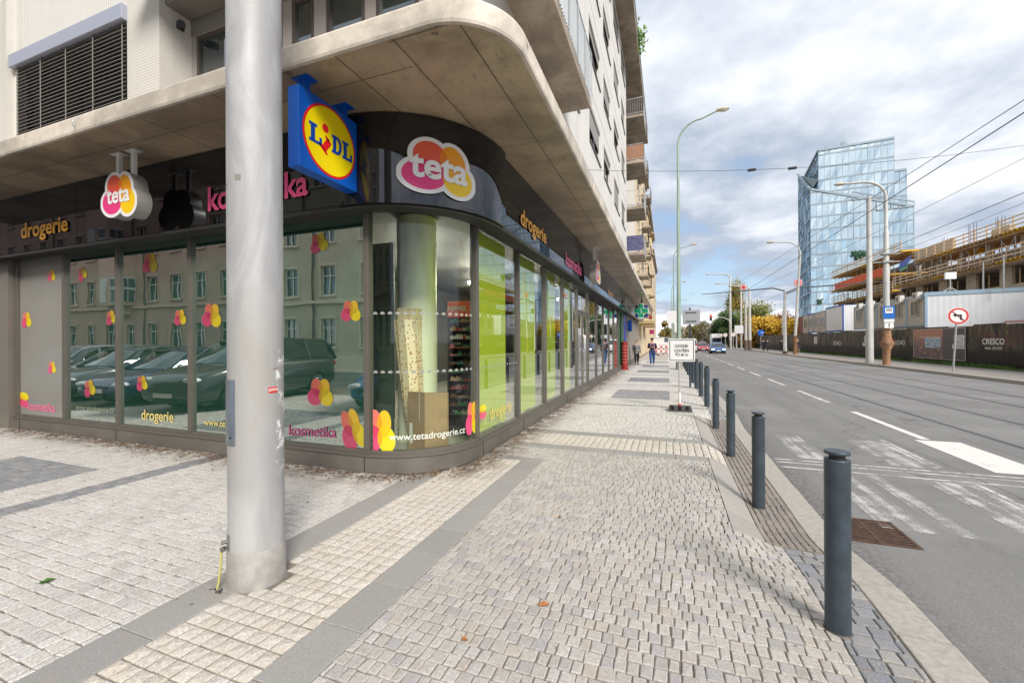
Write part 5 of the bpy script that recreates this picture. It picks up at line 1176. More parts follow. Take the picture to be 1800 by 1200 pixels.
g.add([(sx-.24, sy_-.16, 0), (sx+.26, sy_-.16, 0), (sx+.26, sy_+.16, 0), (sx-.24, sy_+.16, 0), (sx-.22, sy_-.13, .115), (sx+.24, sy_-.13, .115), (sx+.24, sy_+.13, .115), (sx-.22, sy_+.13, .115)], [(3, 2, 1, 0), (4, 5, 6, 7), (0, 1, 5, 4), (1, 2, 6, 5), (2, 3, 7, 6), (3, 0, 4, 7)])
bs = g.build('rubber_base', mat('recycled_rubber', (0.075, 0.075, 0.078), 0.85, 0, 0.3, 40, 0.4, 120), o, bevel=0.012)
g = MB()
for k in range(3): xx = sx-.155+k*.155; g.box(xx-.035, xx+.035, sy_-.152, sy_-.02, .03, .1175)
g.build('grip_recess', mat('recess_black', (0.008, 0.008, 0.008), .9), bs)

# ================= generic lamps, posts and signs =================
M_GRN = mat('grey_green_post_paint', (0.30, 0.40, 0.33), 0.5, 0.1, 0.15, 1.5); M_CONCP = mat('grey_concrete_post', (0.52, 0.52, 0.50), 0.6, 0.1, 0.15, 1.5); M_OLDPAPER = mat('old_paper_wrapped', (0.36, 0.20, 0.11), 0.9, 0, 0.5, 6, 0.5, 25)
M_LHEAD = mat('lamp_head_cream', (0.50, 0.45, 0.33), 0.4)
def street_lamp(x, y, H, reach, direction, label, col=M_GRN, r0=0.10, lean=0.0, foot=None, gnd=0.0, rise=1.1):
    """direction = +1 toward +x, -1 toward -x"""
    o = thing('street_lamp', label, 'street lamp', (x, y, gnd), 0, 'street lamps along the road')
    pts = [(x, y, gnd)]; hs = H-rise
    for k in range(1, 8): pts.append((x+lean*k/7, y, gnd+hs*k/7))
    xt = x+lean
    for k in range(1, 9):
        a = PI/2*k/8; pts.append((xt+direction*reach*0.62*(1-math.cos(a)), y, gnd+hs+(rise*0.82)*math.sin(a)))
    pts.append((xt+direction*reach, y, gnd+H)); n = len(pts)
    g = MB(); rad = [r0*(1-0.55*min(1, i/7)) if i < 8 else r0*0.45*(1-0.03*(i-7)) for i in range(n)]
    g.tube(pts, rad, 14); g.build('mast', col, o)
    g = MB(); g.tube([(x, y, gnd), (x, y, gnd+min(1.5, H*.15)), (x, y, gnd+min(1.6, H*.16))], [r0*1.35, r0*1.3, r0], 14); g.build('base', foot or col, o)
    e = pts[-1]; g = MB(); d_ = direction
    g.sphere((e[0]+d_*0.28, y, e[2]+.03), 1, 16, 8, 0, (0.34, 0.15, 0.10)); g.tube([(e[0]-d_*.05, y, e[2]), (e[0]+d_*.12, y, e[2]+.02)], 0.06, 10); hd = g.build('lamp_head', M_LHEAD, o)
    g = MB(); g.sphere((e[0]+d_*0.33, y, e[2]-.03), 1, 12, 6, 0, (0.22, 0.11, 0.075)); g.build('lamp_glass', mat('lamp_diffuser', (0.62, 0.60, 0.52), 0.2), hd)
    return o
street_lamp(0.55, 25.0, 13.9, 1.95, 1, 'tall grey green curved street lamp rising behind the white square sign', r0=0.13, foot=mat('lamp_foot_concrete', (0.33, 0.31, 0.27), .8, 0, .2, 4), rise=1.5)
street_lamp(0.6, 52.0, 12.5, 1.9, 1, 'second curved street lamp down the left kerb, appearing just left of the tall one', r0=0.11, rise=1.4)
street_lamp(0.6, 82.0, 12.2, 1.9, 1, 'third distant curved lamp on the left kerb, short in view', r0=0.11, rise=1.4)
# grey sign seen from behind on its post
o = thing('road_sign_back', 'grey back of a square road sign on a dark post by the tall lamp', 'road sign', (0.70, 15.7, 0))
g = MB(); g.cyl(0.70, 15.7, 0, 2.72, 0.033, 14); g.build('post', M_DARKSTEEL, o)
g = MB(); plate(g, 0.74, 2.40, 0.56, 0.50, 0.04, 15.66, 15.645); g.build('sign_plate', mat('alu_sign_back', (0.42, 0.43, 0.45), 0.35, 0.5), o)
g = MB()
for z in (2.26, 2.56): g.box(0.56, 0.90, 15.62, 15.645, z-.012, z+.012)
g.build('clamp_rails', M_BLACK, o)
for k, (x, y, z, s_, lb) in enumerate(((0.35, 40.0, 3.7, 0.9, 'small white square sign on a post far down the left kerb behind the lamp'), (0.95, 58.0, 3.2, 0.9, 'tiny diamond shaped sign far down the left kerb'))):
    o = thing('distant_road_sign', lb, 'road sign', (x, y, 0)); g = MB(); g.cyl(x, y, 0, z+s_/2, .04, 8); g.build('post', M_STEEL, o)
    g = MB()
    if k == 0: plate(g, x, z, s_, s_*1.2, .05, y-.06, y-.04)
    else: g.add([(x, y-.06, z-s_*.7), (x+s_*.7, y-.06, z), (x, y-.06, z+s_*.7), (x-s_*.7, y-.06, z)], [(0, 1, 2, 3)]); g.add([(x, y-.04, z-s_*.7), (x+s_*.7, y-.04, z), (x, y-.04, z+s_*.7), (x-s_*.7, y-.04, z)], [(3, 2, 1, 0)])
    g.build('sign_plate', mat('sign_board_white', (0.8, 0.8, 0.8)), o)

# far side posts. P(px)->X,Y computed from the footway line x=13
FPX = 13.0
# plain tall pole
o = thing('plain_tall_pole', 'plain thick grey pole with widened lower part across the road before the site huts', 'pole', (12.95, 35.6, 0))
g = MB(); g.tube([(12.95, 35.6, 0), (12.95, 35.6, 4.2), (12.95, 35.6, 4.3), (12.95, 35.6, 7.6), (12.95, 35.6, 7.7), (12.95, 35.6, 11.4)], [.22, .21, .165, .16, .14, .13], 20); g.build('shaft', M_CONCP, o)
g = MB(); g.cyl(12.95, 35.6, 0, .12, .25, 20); g.build('base_ring', M_GREYP, o)
# tram stop mast with curved lamp, stop plate
o = thing('tram_stop_mast', 'tall mast with curved lamp arm, blue stop plate and torn brown paper round its foot', 'mast', (12.95, 33.2, 0))
x, y = 12.95, 33.2
g = MB(); pts = [(x, y, 0), (x, y, 1.9), (x, y, 1.95), (x, y, 6.1), (x, y, 6.15), (x, y, 8.4), (x, y, 8.45), (x, y, 10.6)]; rd = [.16, .16, .165, .165, .15, .14, .11, .09]
for k in range(1, 9): a = PI/2*k/8; pts.append((x-1.25*(1-math.cos(a)), y, 10.6+1.1*math.sin(a))); rd.append(.075)
pts.append((x-2.1, y, 11.72)); rd.append(.06); g.tube(pts, rd, 18); g.build('shaft', M_CONCP, o)
g = MB(); g.sphere((x-2.4, y, 11.74), 1, 16, 8, 0, (.34, .15, .10)); g.build('lamp_head', M_LHEAD, o)
g = MB(); g.tube([(x, y, 0.0), (x, y, .5), (x, y, 1.0), (x, y, 1.35), (x, y, 1.62), (x, y, 2.35)], [.20, .19, .215, .35, .24, .19], 22)
for i in range(len(g.v)): a_, b_, c_ = g.v[i]; j = 1+.10*math.sin(c_*9+a_*13+b_*7); g.v[i] = (x+(a_-x)*j, y+(b_-y)*j, c_)
g.build('torn_poster_wrap', M_OLDPAPER, o)
for z in (6.5, 7.0): g = MB(); g.box(x-.7, x+.7, y-.03, y+.03, z-.03, z+.03); g.box(x-.25, x+.25, y-.22, y+.22, z-.05, z+.05); g.build('cross_arm', M_GREYP, o)
g = MB(); plate(g, x, 3.30, .58, .78, .03, y-.33, y-.30); st = g.build('stop_plate', mat('stop_blue', (0.01, 0.14, 0.50), .4), o)
g = MB(); plate(g, x, 3.42, .38, .34, .02, y-.335, y-.331); g.build('white_panel', M_WHITE, st)
g = MB(); g.box(x-.13, x+.13, y-.343, y-.338, 3.36, 3.38); g.box(x-.13, x-.10, y-.343, y-.338, 3.38, 3.50); g.box(x+.10, x+.13, y-.343, y-.338, 3.38, 3.50); g.box(x-.13, x+.13, y-.343, y-.338, 3.50, 3.53); g.box(x-.06, x-.03, y-.343, y-.338, 3.38, 3.5); g.box(x+.03, x+.06, y-.343, y-.338, 3.38, 3.50); g.build('tram_symbol', M_BLACK, st)
g = MB(); plate(g, x, 2.78, .52, .18, .02, y-.33, y-.31); plate(g, x, 2.48, .46, .34, .02, y-.33, y-.31); sg = g.build('timetable_plate', M_WHITE, o)
t = fit(text_mb('↑', 1, .02) if False else text_mb('1', 1, 0.02), .05); t.map(lambda a, b, c: (x+a, y-.335+b, 2.50+c)); t.build('lettering', M_BLACK, sg)

# no left turn sign on leaning post
o = thing('no_left_turn_sign', 'round red rimmed no left turn sign on a leaning grey post by the far kerb', 'road sign', (12.95, 26.6, 0))
x, y = 12.95, 26.6; tx = x+0.16
g = MB(); g.tube([(x, y, 0), (tx, y, 3.0)], .04, 12); g.build('post', M_GREYP, o)
def sdisc(mb, r0, r1, yy, mi, n=48, cx=tx+.02, cz=2.72):
    if r0 == 0: mb.add([(cx+r1*math.cos(2*PI*k/n), yy, cz+r1*math.sin(2*PI*k/n)) for k in range(n)], [list(range(n))], mi)
    else:
        mb.add([(cx+r*math.cos(2*PI*k/n), yy, cz+r*math.sin(2*PI*k/n)) for r in (r0, r1) for k in range(n)], [(k, (k+1) % n, n+(k+1) % n, n+k) for k in range(n)], mi)
g = MB(); g.tube([(tx+.02, y-.05, 2.72), (tx+.02, y-.065, 2.72)], .40, 48); bd = g.build('sign_plate', M_WHITE, o)
g = MB(); sdisc(g, .30, .385, y-.067, 0); g.bar((tx+.02-.215, y-.070, 2.72+.215), (tx+.02+.215, y-.070, 2.72-.215), .07, .004); g.build('red_ring', M_RED, bd)
g = MB(); c0 = (tx+.02, 2.72)
for (a, b_, c, d_) in ((.06, .13, -.20, .06), (-.10, .13, .0, .07)): g.box(c0[0]+a, c0[0]+b_, y-.069, y-.0675, c0[1]+c, c0[1]+d_)
g.add([(c0[0]-.21, y-.069, c0[1]+.035), (c0[0]-.09, y-.069, c0[1]-.06), (c0[0]-.09, y-.069, c0[1]+.13)], [(0, 1, 2)]); g.build('arrow', M_BLACK, bd)

# portal mast carrying the tram wires and signals, with a leaning lamp mast beside it
o = thing('tram_wire_mast', 'thick grey mast carrying a long dark horizontal arm over the tram tracks', 'mast', (12.85, 57.5, 0))
x, y = 12.85, 57.5
g = MB(); g.tube([(x, y, 0), (x, y, .6), (x, y, .62), (x, y, 5.5), (x, y, 5.55), (x, y, 7.2)], [.21, .21, .18, .165, .14, .13], 18); g.build('shaft', M_CONCP, o)
g = MB(); g.cyl(x, y, 0, .30, .26, 18); g.build('foot', mat('rusty_foot', (.16, .10, .07), .9, 0, .3, 6), o)
g = MB(); g.tube([(x-9.0, y, 7.35), (x-5.0, y, 7.55), (x-1.2, y, 7.75), (x, y, 7.35)], [.035, .065, .08, .08], 10); g.tube([(x, y, 7.1), (x+.6, y-.2, 7.3), (x+1.3, y, 7.65), (x+9.5, y, 7.95)], [.07, .07, .08, .045], 10)
g.bar((x, y, 6.9), (x+1.5, y, 7.5), .07); g.build('wire_arm', mat('dark_arm', (.055, .065, .075), .6), o)
for (xx, zz, sz) in ((x-4.3, 8.0, .55), (x+1.35, 8.25, .72)):
    g = MB(); g.box(xx-sz/2, xx+sz/2, y-.12, y+.12, zz-sz/2, zz+sz/2); s_ = g.build('red_signal_box', mat('signal_pale_red', (.75, .30, .30), .5), o); g = MB(); g.box(xx-sz*.25, xx+sz*.25, y-.135, y-.121, zz-sz*.3, zz+sz*.3); g.build('signal_window', mat('deep_red', (.45, .01, .03), .4), s_)
o = thing('leaning_lamp_mast', 'leaning pale lamp mast with rusty lower part standing right of the tram wire mast', 'street lamp', (13.6, 56.2, 0))
x, y = 13.55, 56.2
g = MB(); pts = [(x, y, 1.9)]+[(x+.55*k/6, y, 1.9+10*k/6*0.95) for k in range(1, 7)]
for k in range(1, 8): a = PI/2*k/7; pts.append((x+.55-1.4*(1-math.cos(a)), y, 11.4+1.4*math.sin(a)))
pts.append((x+.55-2.6, y, 12.95)); g.tube(pts, [.16-.010*i if i < 7 else .07 for i in range(len(pts))], 14); g.build('shaft', M_CONCP, o)
g = MB(); g.tube([(x, y, 0), (x, y, .3), (x, y, 2.0), (x, y, 2.1)], [.24, .20, .19, .17], 14); g.build('rusty_lower_part', mat('brown_rusty_paint', (.24, .12, .06), .85, 0, .5, 3, .3, 20), o)
g = MB(); e = pts[-1]; g.sphere((e[0]-.35, y, e[2]), 1, 14, 8, 0, (.45, .2, .13)); g.build('lamp_head', M_LHEAD, o)

def far_mast(px, d, H, label, arm=0, r=.16, col=M_CONCP, foot=True, lamp=False, gx=None):
    x, y = cam_at(px, d)
    o = thing('distant_mast', label, 'mast', (x, y, 0), 0, 'distant masts along the far side of the road')
    g = MB(); pts = [(x, y, 0), (x, y, H*.5), (x, y, H)]; rd = [r*1.2, r, r*.7]
    if arm: 
        for k in range(1, 7): a = PI/2*k/6; pts.append((x+arm*.5*(1-math.cos(a)), y, H+.6*math.sin(a))); rd.append(r*.5)
        pts.append((x+arm, y, H+.7)); rd.append(r*.45)
    g.tube(pts, rd, 10); g.build('shaft', col, o)
    if foot: g = MB(); g.cyl(x, y, 0, 1.6, r*1.35, 10); g.build('dark_foot', mat('dark_foot', (.13, .10, .08), .9), o)
    if lamp: g = MB(); e = pts[-1]; g.sphere((e[0]+.3*np.sign(arm), y, e[2]), 1, 10, 6, 0, (.45, .2, .13)); g.build('lamp_head', M_LHEAD, o)
    return o
far_mast(1284, 82, 14.0, 'pale lamp mast with arm to the left in front of the tall yellow green tree', -3.6, .22, lamp=True)
far_mast(1303, 88, 13.0, 'second pale mast right of the one before the tall yellow tree, its arm pointing left', -4.2, .2, lamp=True)
far_mast(1311, 70, 8.4, 'short straight mast before the green bushes', 0, .2)
far_mast(1318, 68, 9.8, 'taller straight mast with a small cross arm left of the yellow trees', -2.4, .22, lamp=True)
far_mast(1348, 90, 7.3, 'thin white mast standing in front of the yellow trees', 0, .16, foot=False); far_mast(1351, 96, 7.3, 'thin white mast behind another in front of the yellow trees', 0, .16, foot=False)
far_mast(1376, 84, 7.5, 'thin pale mast between the two big masts, seen before the orange trees', 0, .15, foot=False)
# traffic light on curved arm
x, y = cam_at(1284.5, 76); o = thing('traffic_light', 'traffic light hanging from a curved pale arm over the far road', 'traffic light', (x, y, 0)); g = MB(); g.tube([(x, y, 0), (x, y, 4.6), (x-.3, y, 5.3), (x-1.2, y, 5.75), (x-3.2, y, 5.9)], [.14, .1, .08, .07, .06], 10); g.build('mast', M_CONCP, o)
g = MB(); g.box(x-3.45, x-3.05, y-.15, y+.15, 5.2, 6.3); hd = g.build('signal_head', M_BLACK, o); g = MB(); g.tube([(x-3.25, y-.16, 6.05), (x-3.25, y-.20, 6.05)], .12, 12); g.build('red_lens', mat('red_lens', (.5, .02, .02), .3, emit=((1, .05, .02), 1.5)), hd)
# blue round sign, white billboard, small round signs
x, y = cam_at(1337.5, 64.5); o = thing('blue_round_sign', 'round blue mandatory direction sign on a thin post in front of the hoarding', 'road sign', (x, y, 0)); g = MB(); g.cyl(x, y, 0, 3.0, .045, 10); g.build('post', M_STEEL, o)
g = MB(); g.tube([(x, y-.05, 2.75), (x, y-.08, 2.75)], .46, 32); sp2 = g.build('sign_plate', M_BLUE, o); g = MB(); g.bar((x-.25, y-.09, 2.95), (x+.2, y-.09, 2.55), .12, .004); g.box(x-.05, x+.3, y-.092, y-.088, 2.68, 2.78); g.build('arrow', M_WHITE, sp2)
x, y = cam_at(1299, 78); o = thing('white_billboard', 'blank pale billboard panel standing among the trees beyond the crossing', 'billboard', (x, y, 0)); g = MB(); plate(g, x, 3.6, 1.45, 1.5, .02, y, y-.12); g.build('panel', mat('blank_pale_panel', (.62, .63, .66), .5), o); g = MB(); g.box(x-.5, x-.3, y-.05, y+.05, 0, 2.9); g.box(x+.3, x+.5, y-.05, y+.05, 0, 2.9); g.build('legs', M_GREYP, o)
for px, d, lb in ((1268, 80, 'small triangular sign post far away left of the lamp mast'), (1275, 79, 'distant pair of small round white signs on one post'), (1289, 74, 'distant round yellowish sign on a post by the far kerb')):
    x, y = cam_at(px, d); o = thing('distant_road_sign', lb, 'road sign', (x, y, 0)); g = MB(); g.cyl(x, y, 0, 2.6, .05, 8); g.build('post', M_GREYP, o); g = MB(); g.tube([(x, y-.05, 2.6), (x, y-.08, 2.6)], .36, 20 if px != 1268 else 3); g.build('sign_plate', mat('faded_sign', (.66, .6, .55), .5), o)

# overhead wires
def sag(a, b, s_, n=14): return [tuple(Vector(a).lerp(Vector(b), k/n)-Vector((0, 0, 4*s_*(k/n)*(1-k/n)))) for k in range(n+1)]
M_WIRE = mat('overhead_wire', (0.05, 0.05, 0.055), 0.5, 0.5)
def wire(pts, r, label, extra=None):
    m = MB(); m.tube(pts, r*0.75, 6)
    if extra:
        for e in extra: m.tube([Vector(e)-Vector((.12, 0, 0)), Vector(e)+Vector((.12, 0, 0))], .05, 8)
    return tag(m.build('overhead_wire', M_WIRE), label, 'overhead wire', 'overhead tram wires')
wire([(5.95, y, 5.62) for y in (2, 20, 40, 57, 80, 150)], .014, 'contact wire over the nearer tram track, rising steeply to the right picture edge')
wire(sag((6.1, 2, 5.75), (5.95, 57, 7.3), .1), .010, 'thinner wire running just above the nearer contact wire')
wire([(9.2, y, 5.62) for y in (2, 20, 40, 57, 80, 150)], .013, 'contact wire over the farther tram track')
wire(sag((9.3, 8, 6.6), (9.2, 57, 7.5), .25), .010, 'upper carrying wire above the farther track')
wire(sag((12.2, 6, 7.0), (13.0, 33, 6.9), .2), .010, 'wire running to the cross arm of the tram stop mast')
cs = sag((-2.48, 14.1, 7.32), (15.5, 21.0, 8.9), .55)
wire(cs, .009, 'thin span wire stretched across the whole street from the white facade', extra=[cs[5], cs[4]])
# ================= glass tower =================
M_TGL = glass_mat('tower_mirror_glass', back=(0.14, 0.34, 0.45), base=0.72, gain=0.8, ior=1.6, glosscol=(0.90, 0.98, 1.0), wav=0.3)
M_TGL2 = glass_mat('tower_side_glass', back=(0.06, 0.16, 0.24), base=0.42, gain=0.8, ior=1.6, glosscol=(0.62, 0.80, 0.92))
M_TFR = mat('tower_band', (0.30, 0.37, 0.42), 0.5, 0.4); M_TDK = mat('tower_dark_recess', (0.05, 0.10, 0.12), 0.4)
def camframe(r, d): return Vector((r*math.cos(YAW)-d*math.sin(YAW), r*math.sin(YAW)+d*math.cos(YAW), 0))
TA = camframe(90.9, 128); TU = camframe(.895, -.446); TV = camframe(.446, .895)    # origin, along the face, away from us
T = thing('glass_office_tower', 'tall faceted blue mirror glass office tower beyond the building site', 'office tower', tuple(TA))
def tp(t, u, z): q_ = TA+TU*t+TV*u; return (q_.x, q_.y, z)
def cell_panes(p00, p10, ztop0, ztop1, nx, fh, name, mt, z0=1.0):
    """a glazed face from p00 to p10 (t,u) with sloped top, panels slightly tilted at random for broken reflections"""
    g = MB(); L = math.dist(p00, p10); fr = MB(); nz = int(max(ztop0, ztop1)/fh)+1
    P = lambda s, off=0.0: (p00[0]+(p10[0]-p00[0])*s, p00[1]+(p10[1]-p00[1])*s)
    nrm = Vector(((p10[1]-p00[1]), -(p10[0]-p00[0]))).normalized()
    top = lambda s: ztop0+(ztop1-ztop0)*s
    for i in range(nx):
        s0, s1 = i/nx, (i+1)/nx
        for j in range(nz):
            za, zb = z0+j*fh, z0+(j+1)*fh; ta, tb = top(s0), top(s1)
            if za >= max(ta, tb): continue
            z00, z01, z11, z10 = min(za, ta), min(zb, ta), min(zb, tb), min(za, tb)
            q0, q1, q2, q3 = [random.gauss(0, .045) for _ in range(4)]
            a, b2 = P(s0), P(s1)
            g.add([tp(a[0]+nrm.x*q0, a[1]+nrm.y*q0, z00), tp(b2[0]+nrm.x*q1, b2[1]+nrm.y*q1, z10), tp(b2[0]+nrm.x*q2, b2[1]+nrm.y*q2, z11), tp(a[0]+nrm.x*q3, a[1]+nrm.y*q3, z01)], [(0, 1, 2, 3)])
    o1 = g.build(name, mt, T)
    for j in range(nz+1):
        z = z0+j*fh; s1 = 1.0
        if z > max(ztop0, ztop1): break
        # clip against slope
        sa, sb = 0.0, 1.0
        if ztop1 != ztop0:
            sc_ = (z-ztop0)/(ztop1-ztop0)
            if 0 < sc_ < 1:
                if ztop1 < ztop0: sb = sc_
                else: sa = sc_
            elif z > (ztop0 if ztop0 < ztop1 else ztop1) and not (z <= min(ztop0, ztop1)): continue
        a, b2 = P(sa), P(sb); fr.bar(tp(a[0]+nrm.x*.06, a[1]+nrm.y*.06, z), tp(b2[0]+nrm.x*.06, b2[1]+nrm.y*.06, z), .16, .42)
    for i in range(nx+1):
        s = i/nx; a = P(s); fr.bar(tp(a[0]+nrm.x*.05, a[1]+nrm.y*.05, z0), tp(a[0]+nrm.x*.05, a[1]+nrm.y*.05, top(s)), .09, .09)
    a, b2 = P(0), P(1); fr.bar(tp(a[0]+nrm.x*.1, a[1]+nrm.y*.1, ztop0), tp(b2[0]+nrm.x*.1, b2[1]+nrm.y*.1, ztop1), .5, .6)
    fr.build('facade_bands', M_TFR, o1); return o1
cell_panes((2.2, 0), (19.8, 0), 58.7, 58.7, 12, 3.75, 'upper_glass_front', M_TGL)
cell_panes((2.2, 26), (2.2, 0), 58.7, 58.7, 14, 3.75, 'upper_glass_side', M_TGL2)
cell_panes((19.8, 0.6), (22.6, 0.6), 49.5, 49.5, 2, 3.75, 'right_glass_step', M_TGL)
cell_panes((0, -1.2), (23.6, -1.2), 47.0, 38.4, 16, 3.75, 'lower_glass_front', M_TGL)
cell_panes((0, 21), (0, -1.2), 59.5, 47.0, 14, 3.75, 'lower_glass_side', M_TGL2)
g = MB(); g.add([tp(2.25, .1, 58.6), tp(19.7, .1, 58.6), tp(19.7, 25, 58.6), tp(2.25, 25, 58.6)], [(0, 1, 2, 3)]); g.add([tp(0, -1.2, 46.9), tp(23.6, -1.2, 38.3), tp(23.6, .05, 38.3), tp(0, .05, 46.9)], [(0, 1, 2, 3)])
g.add([tp(0, 0, 46.5), tp(2.2, 0, 50), tp(2.2, 21, 56), tp(0, 21, 59)], [(0, 1, 2, 3)])
for (a, b2, zt) in (((19.78, .1), (19.78, 25), 58.5), ((22.58, .65), (22.58, 25), 49.3), ((23.55, -1.1), (23.55, 25), 38)): g.add([tp(*a, 0), tp(*b2, 0), tp(*b2, zt), tp(*a, zt)], [(0, 1, 2, 3)])
g.build('roof_and_core', M_TDK, T)
g = MB()
for (t_, w_) in ((4.5, .5), (8.6, 1.2), (9.8, .4)): g.add([v for v in [tp(t_, 4, 58.6), tp(t_+w_, 4, 58.6), tp(t_+w_, 5, 58.6), tp(t_, 5, 58.6), tp(t_, 4, 60.5+w_), tp(t_+w_, 4, 60.5+w_), tp(t_+w_, 5, 60.5+w_), tp(t_, 5, 60.5+w_)]], [(0, 1, 5, 4), (1, 2, 6, 5), (2, 3, 7, 6), (3, 0, 4, 7), (4, 5, 6, 7)])
g.bar(tp(9.2, 4, 60), tp(9.2, 4, 65), .12); g.build('rooftop_plant', M_TFR, T)
# diagonal truss fascia over the lower front and the plant terrace
for ta, tb, za, zb, nm in ((10, 16.5, 42.2, 42.2, 'terrace_truss'), (15.5, 23.6, 38.4, 38.4, 'terrace_truss')):
    g = MB(); top = lambda t_: 47.0+(38.4-47.0)*t_/23.6+1.2
    g.bar(tp(ta, -1.5, za), tp(tb, -1.5, zb), .3); g.bar(tp(ta, -1.5, top(ta)), tp(tb, -1.5, top(tb)), .35)
    for k in range(6): t_ = ta+(tb-ta)*k/5; g.bar(tp(t_, -1.5, za), tp(t_, -1.5, top(t_)), .14)
    g.build(nm, M_TFR, T)
g = MB()
for t_ in [10+.5*k for k in range(9)]+[2, 2.4, 9, 9.2]:
    zz_ = 25.5+random.uniform(-.4, 1.2) if t_ > 9.5 else 13
    for k in range(25): c = tp(t_+random.uniform(-.4, .4), -1.6+random.uniform(-.5, .2), zz_+random.uniform(-.8, .8)); a = random.uniform(.12, .3); g.add([(c[0]-a, c[1], c[2]-a), (c[0]+a, c[1], c[2]-a), (c[0], c[1]+a, c[2]+a)], [(0, 1, 2)])
g.build('terrace_planting', mat('terrace_plants', (.03, .09, .05), .8), T)

# ================= building under construction =================
K = thing('unfinished_building', 'unfinished concrete building with timber formwork decks and rails across the road', 'building under construction', (32, 60, 0))
KX = 32.0; M_CON = mat('raw_concrete', (0.47, 0.40, 0.32), .8, 0, .22, .5, .1, 6); M_VOID = mat('dark_opening', (0.035, 0.03, 0.026), .9); M_PROP = mat('steel_prop', (.42, .40, .37), .5, .5)
M_TIM = mat('pale_timber_rail', (0.66, 0.49, 0.31), .8, 0, .15, 2)
YA, YM, YB = 20, 77, 101
g = MB()
for (y0, y1) in ((YA, YM), (YM, YB)):
    for z0, z1 in ((0, 2.9), (3.2, 5.9), (6.2, 8.8)):
        y = y0; 
        while y < y1-1: g.box(KX, KX+.3, y, y+1.7, z0, z1); g.box(KX, KX+.3, y+1.7, min(y+5.2, y1), z0, z0+.75 if z0 else .3); y += 5.2
g.build('concrete_wall', M_CON, K)
g = MB()
for z in (2.9, 5.9): g.box(KX-.12, KX+14, YA, YB, z, z+.3)
g.box(KX-.55, KX+14, YA, YM, 8.8, 9.12); g.box(KX-.25, KX+14, YM, YB, 8.5, 8.8); g.build('floor_slabs', mat('slab_edge_concrete', (.52, .46, .39), .8, 0, .15, 1), K)
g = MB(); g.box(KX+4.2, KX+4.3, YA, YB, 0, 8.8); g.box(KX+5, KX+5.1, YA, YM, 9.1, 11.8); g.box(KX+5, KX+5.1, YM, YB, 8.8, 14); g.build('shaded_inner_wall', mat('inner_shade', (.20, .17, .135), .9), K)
g = MB(); y = YA
while y < YB-2:
    for z0, z1 in ((.75, 2.9), (3.95, 5.9), (6.95, 8.5)):
        g.box(KX+.12, KX+.2, y+1.7, y+5.2, z0, z0+.08); 
        for f_ in (1.72, 3.4, 4.4, 5.12): g.box(KX+.10, KX+.18, y+f_, y+f_+.07, z0, z1)
        if (int(y*7) % 3) == 0: g.box(KX+.06, KX+.12, y+1.7, y+5.2, z0+.6, z0+.72)
    y += 5.2
g.build('window_timber', M_TIM, K)
def formwork(y0, y1, z, name, out=1.5, net=False):
    """projecting timber deck with joists, yellow table beams and a guard rail"""
    g = MB(); g.box(KX-out, KX+4, y0, y1, z, z+.06, 0)
    for k in range(int((y1-y0)/.6)): g.box(KX-out-.12, KX+3, y0+.6*k, y0+.6*k+.1, z-.2, z-.005, 1 if (k//6) % 3 == 0 else 0)
    for f_ in (.3, 1.1): g.box(KX-out+f_, KX-out+f_+.1, y0-.3, y1+.3, z-.36, z-.205, 0)
    d_ = g.build(name, [M_WOOD, M_YEL], K)
    g = MB(); x = KX-out-.05
    for z_ in (.30, .72, 1.12): g.box(x-.03, x, y0, y1, z+z_, z+z_+.13)
    for k in range(int((y1-y0)/1.8)+1): g.box(x+.002, x+.07, y0+1.8*k, y0+1.8*k+.09, z-.3, z+1.35)
    g.build('guard_rail', M_TIM, d_); return d_
formwork(YA, YM-1, 8.75+.45, 'formwork_deck', 1.6)
formwork(YA, YM-5, 12.0, 'formwork_deck', 1.1)
formwork(YM+.5, YB+1, 8.9, 'formwork_deck', 1.0); dn = formwork(YM+.5, YB+1, 11.3, 'formwork_deck', 1.3); formwork(YM-2, YB+1, 14.2, 'formwork_deck', 1.0)
g = MB(); g.box(KX-1.42, KX-1.39, YM+2, YB-2, 11.35, 12.5); g.build('orange_safety_net', mat('orange_net', (.72, .12, .04), .8, 0, .35, 3), dn)
pr_ = [(KX-.6+random.uniform(-.3, .3), YA+14+1.9*i, 9.3, 11.8) for i in range(24)]+[(KX+1.5+random.uniform(-.3, .3), YA+13+2.3*i, 9.2, 11.8) for i in range(18)]+[(KX-.5, YM+1+2.2*i, 8.9, 11.2) for i in range(11)]+[(KX-.3, YM+2+2.2*i, 11.4, 14.0) for i in range(10)]
for (a, b_, c, d_) in pr_: MB().cyl(a, b_, c, d_, .05, 6).build('steel_prop', M_PROP, K)
for i in range(8): g = MB(); a = YA+14+5.2*i; g.bar((KX-.6, a, 9.3), (KX-.6, a+2.1, 11.6), .05); g.bar((KX-.58, a+2.1, 9.3), (KX-.58, a, 11.6), .05); g.build('cross_brace', M_PROP, K)
g = MB()
for i in range(12): g.box(KX+.2, KX+.6, YA+3+4.6*i, YA+3.45+4.6*i, 9.15, 11.8)
g.build('upper_columns', M_CON, K)
g = MB()
for i, yy in enumerate((43.0, 46.0, 53.5, 57.5, 61.5, 66, 71)):
    for k in range(7): a = 2*PI*k/7; g.cyl(KX+2+.35*math.cos(a), yy+.35*math.sin(a), 12.1, 14.6+.5*(i % 2)+random.uniform(0, .4), .022, 4)
    for z in (12.6, 13.1, 13.6, 14.1): g.tube([(KX+2+.36*math.cos(2*PI*k/8), yy+.36*math.sin(2*PI*k/8), z) for k in range(9)], .015, 4)
g.build('rebar_cages', mat('rebar', (.20, .12, .09), .8, .3), K)
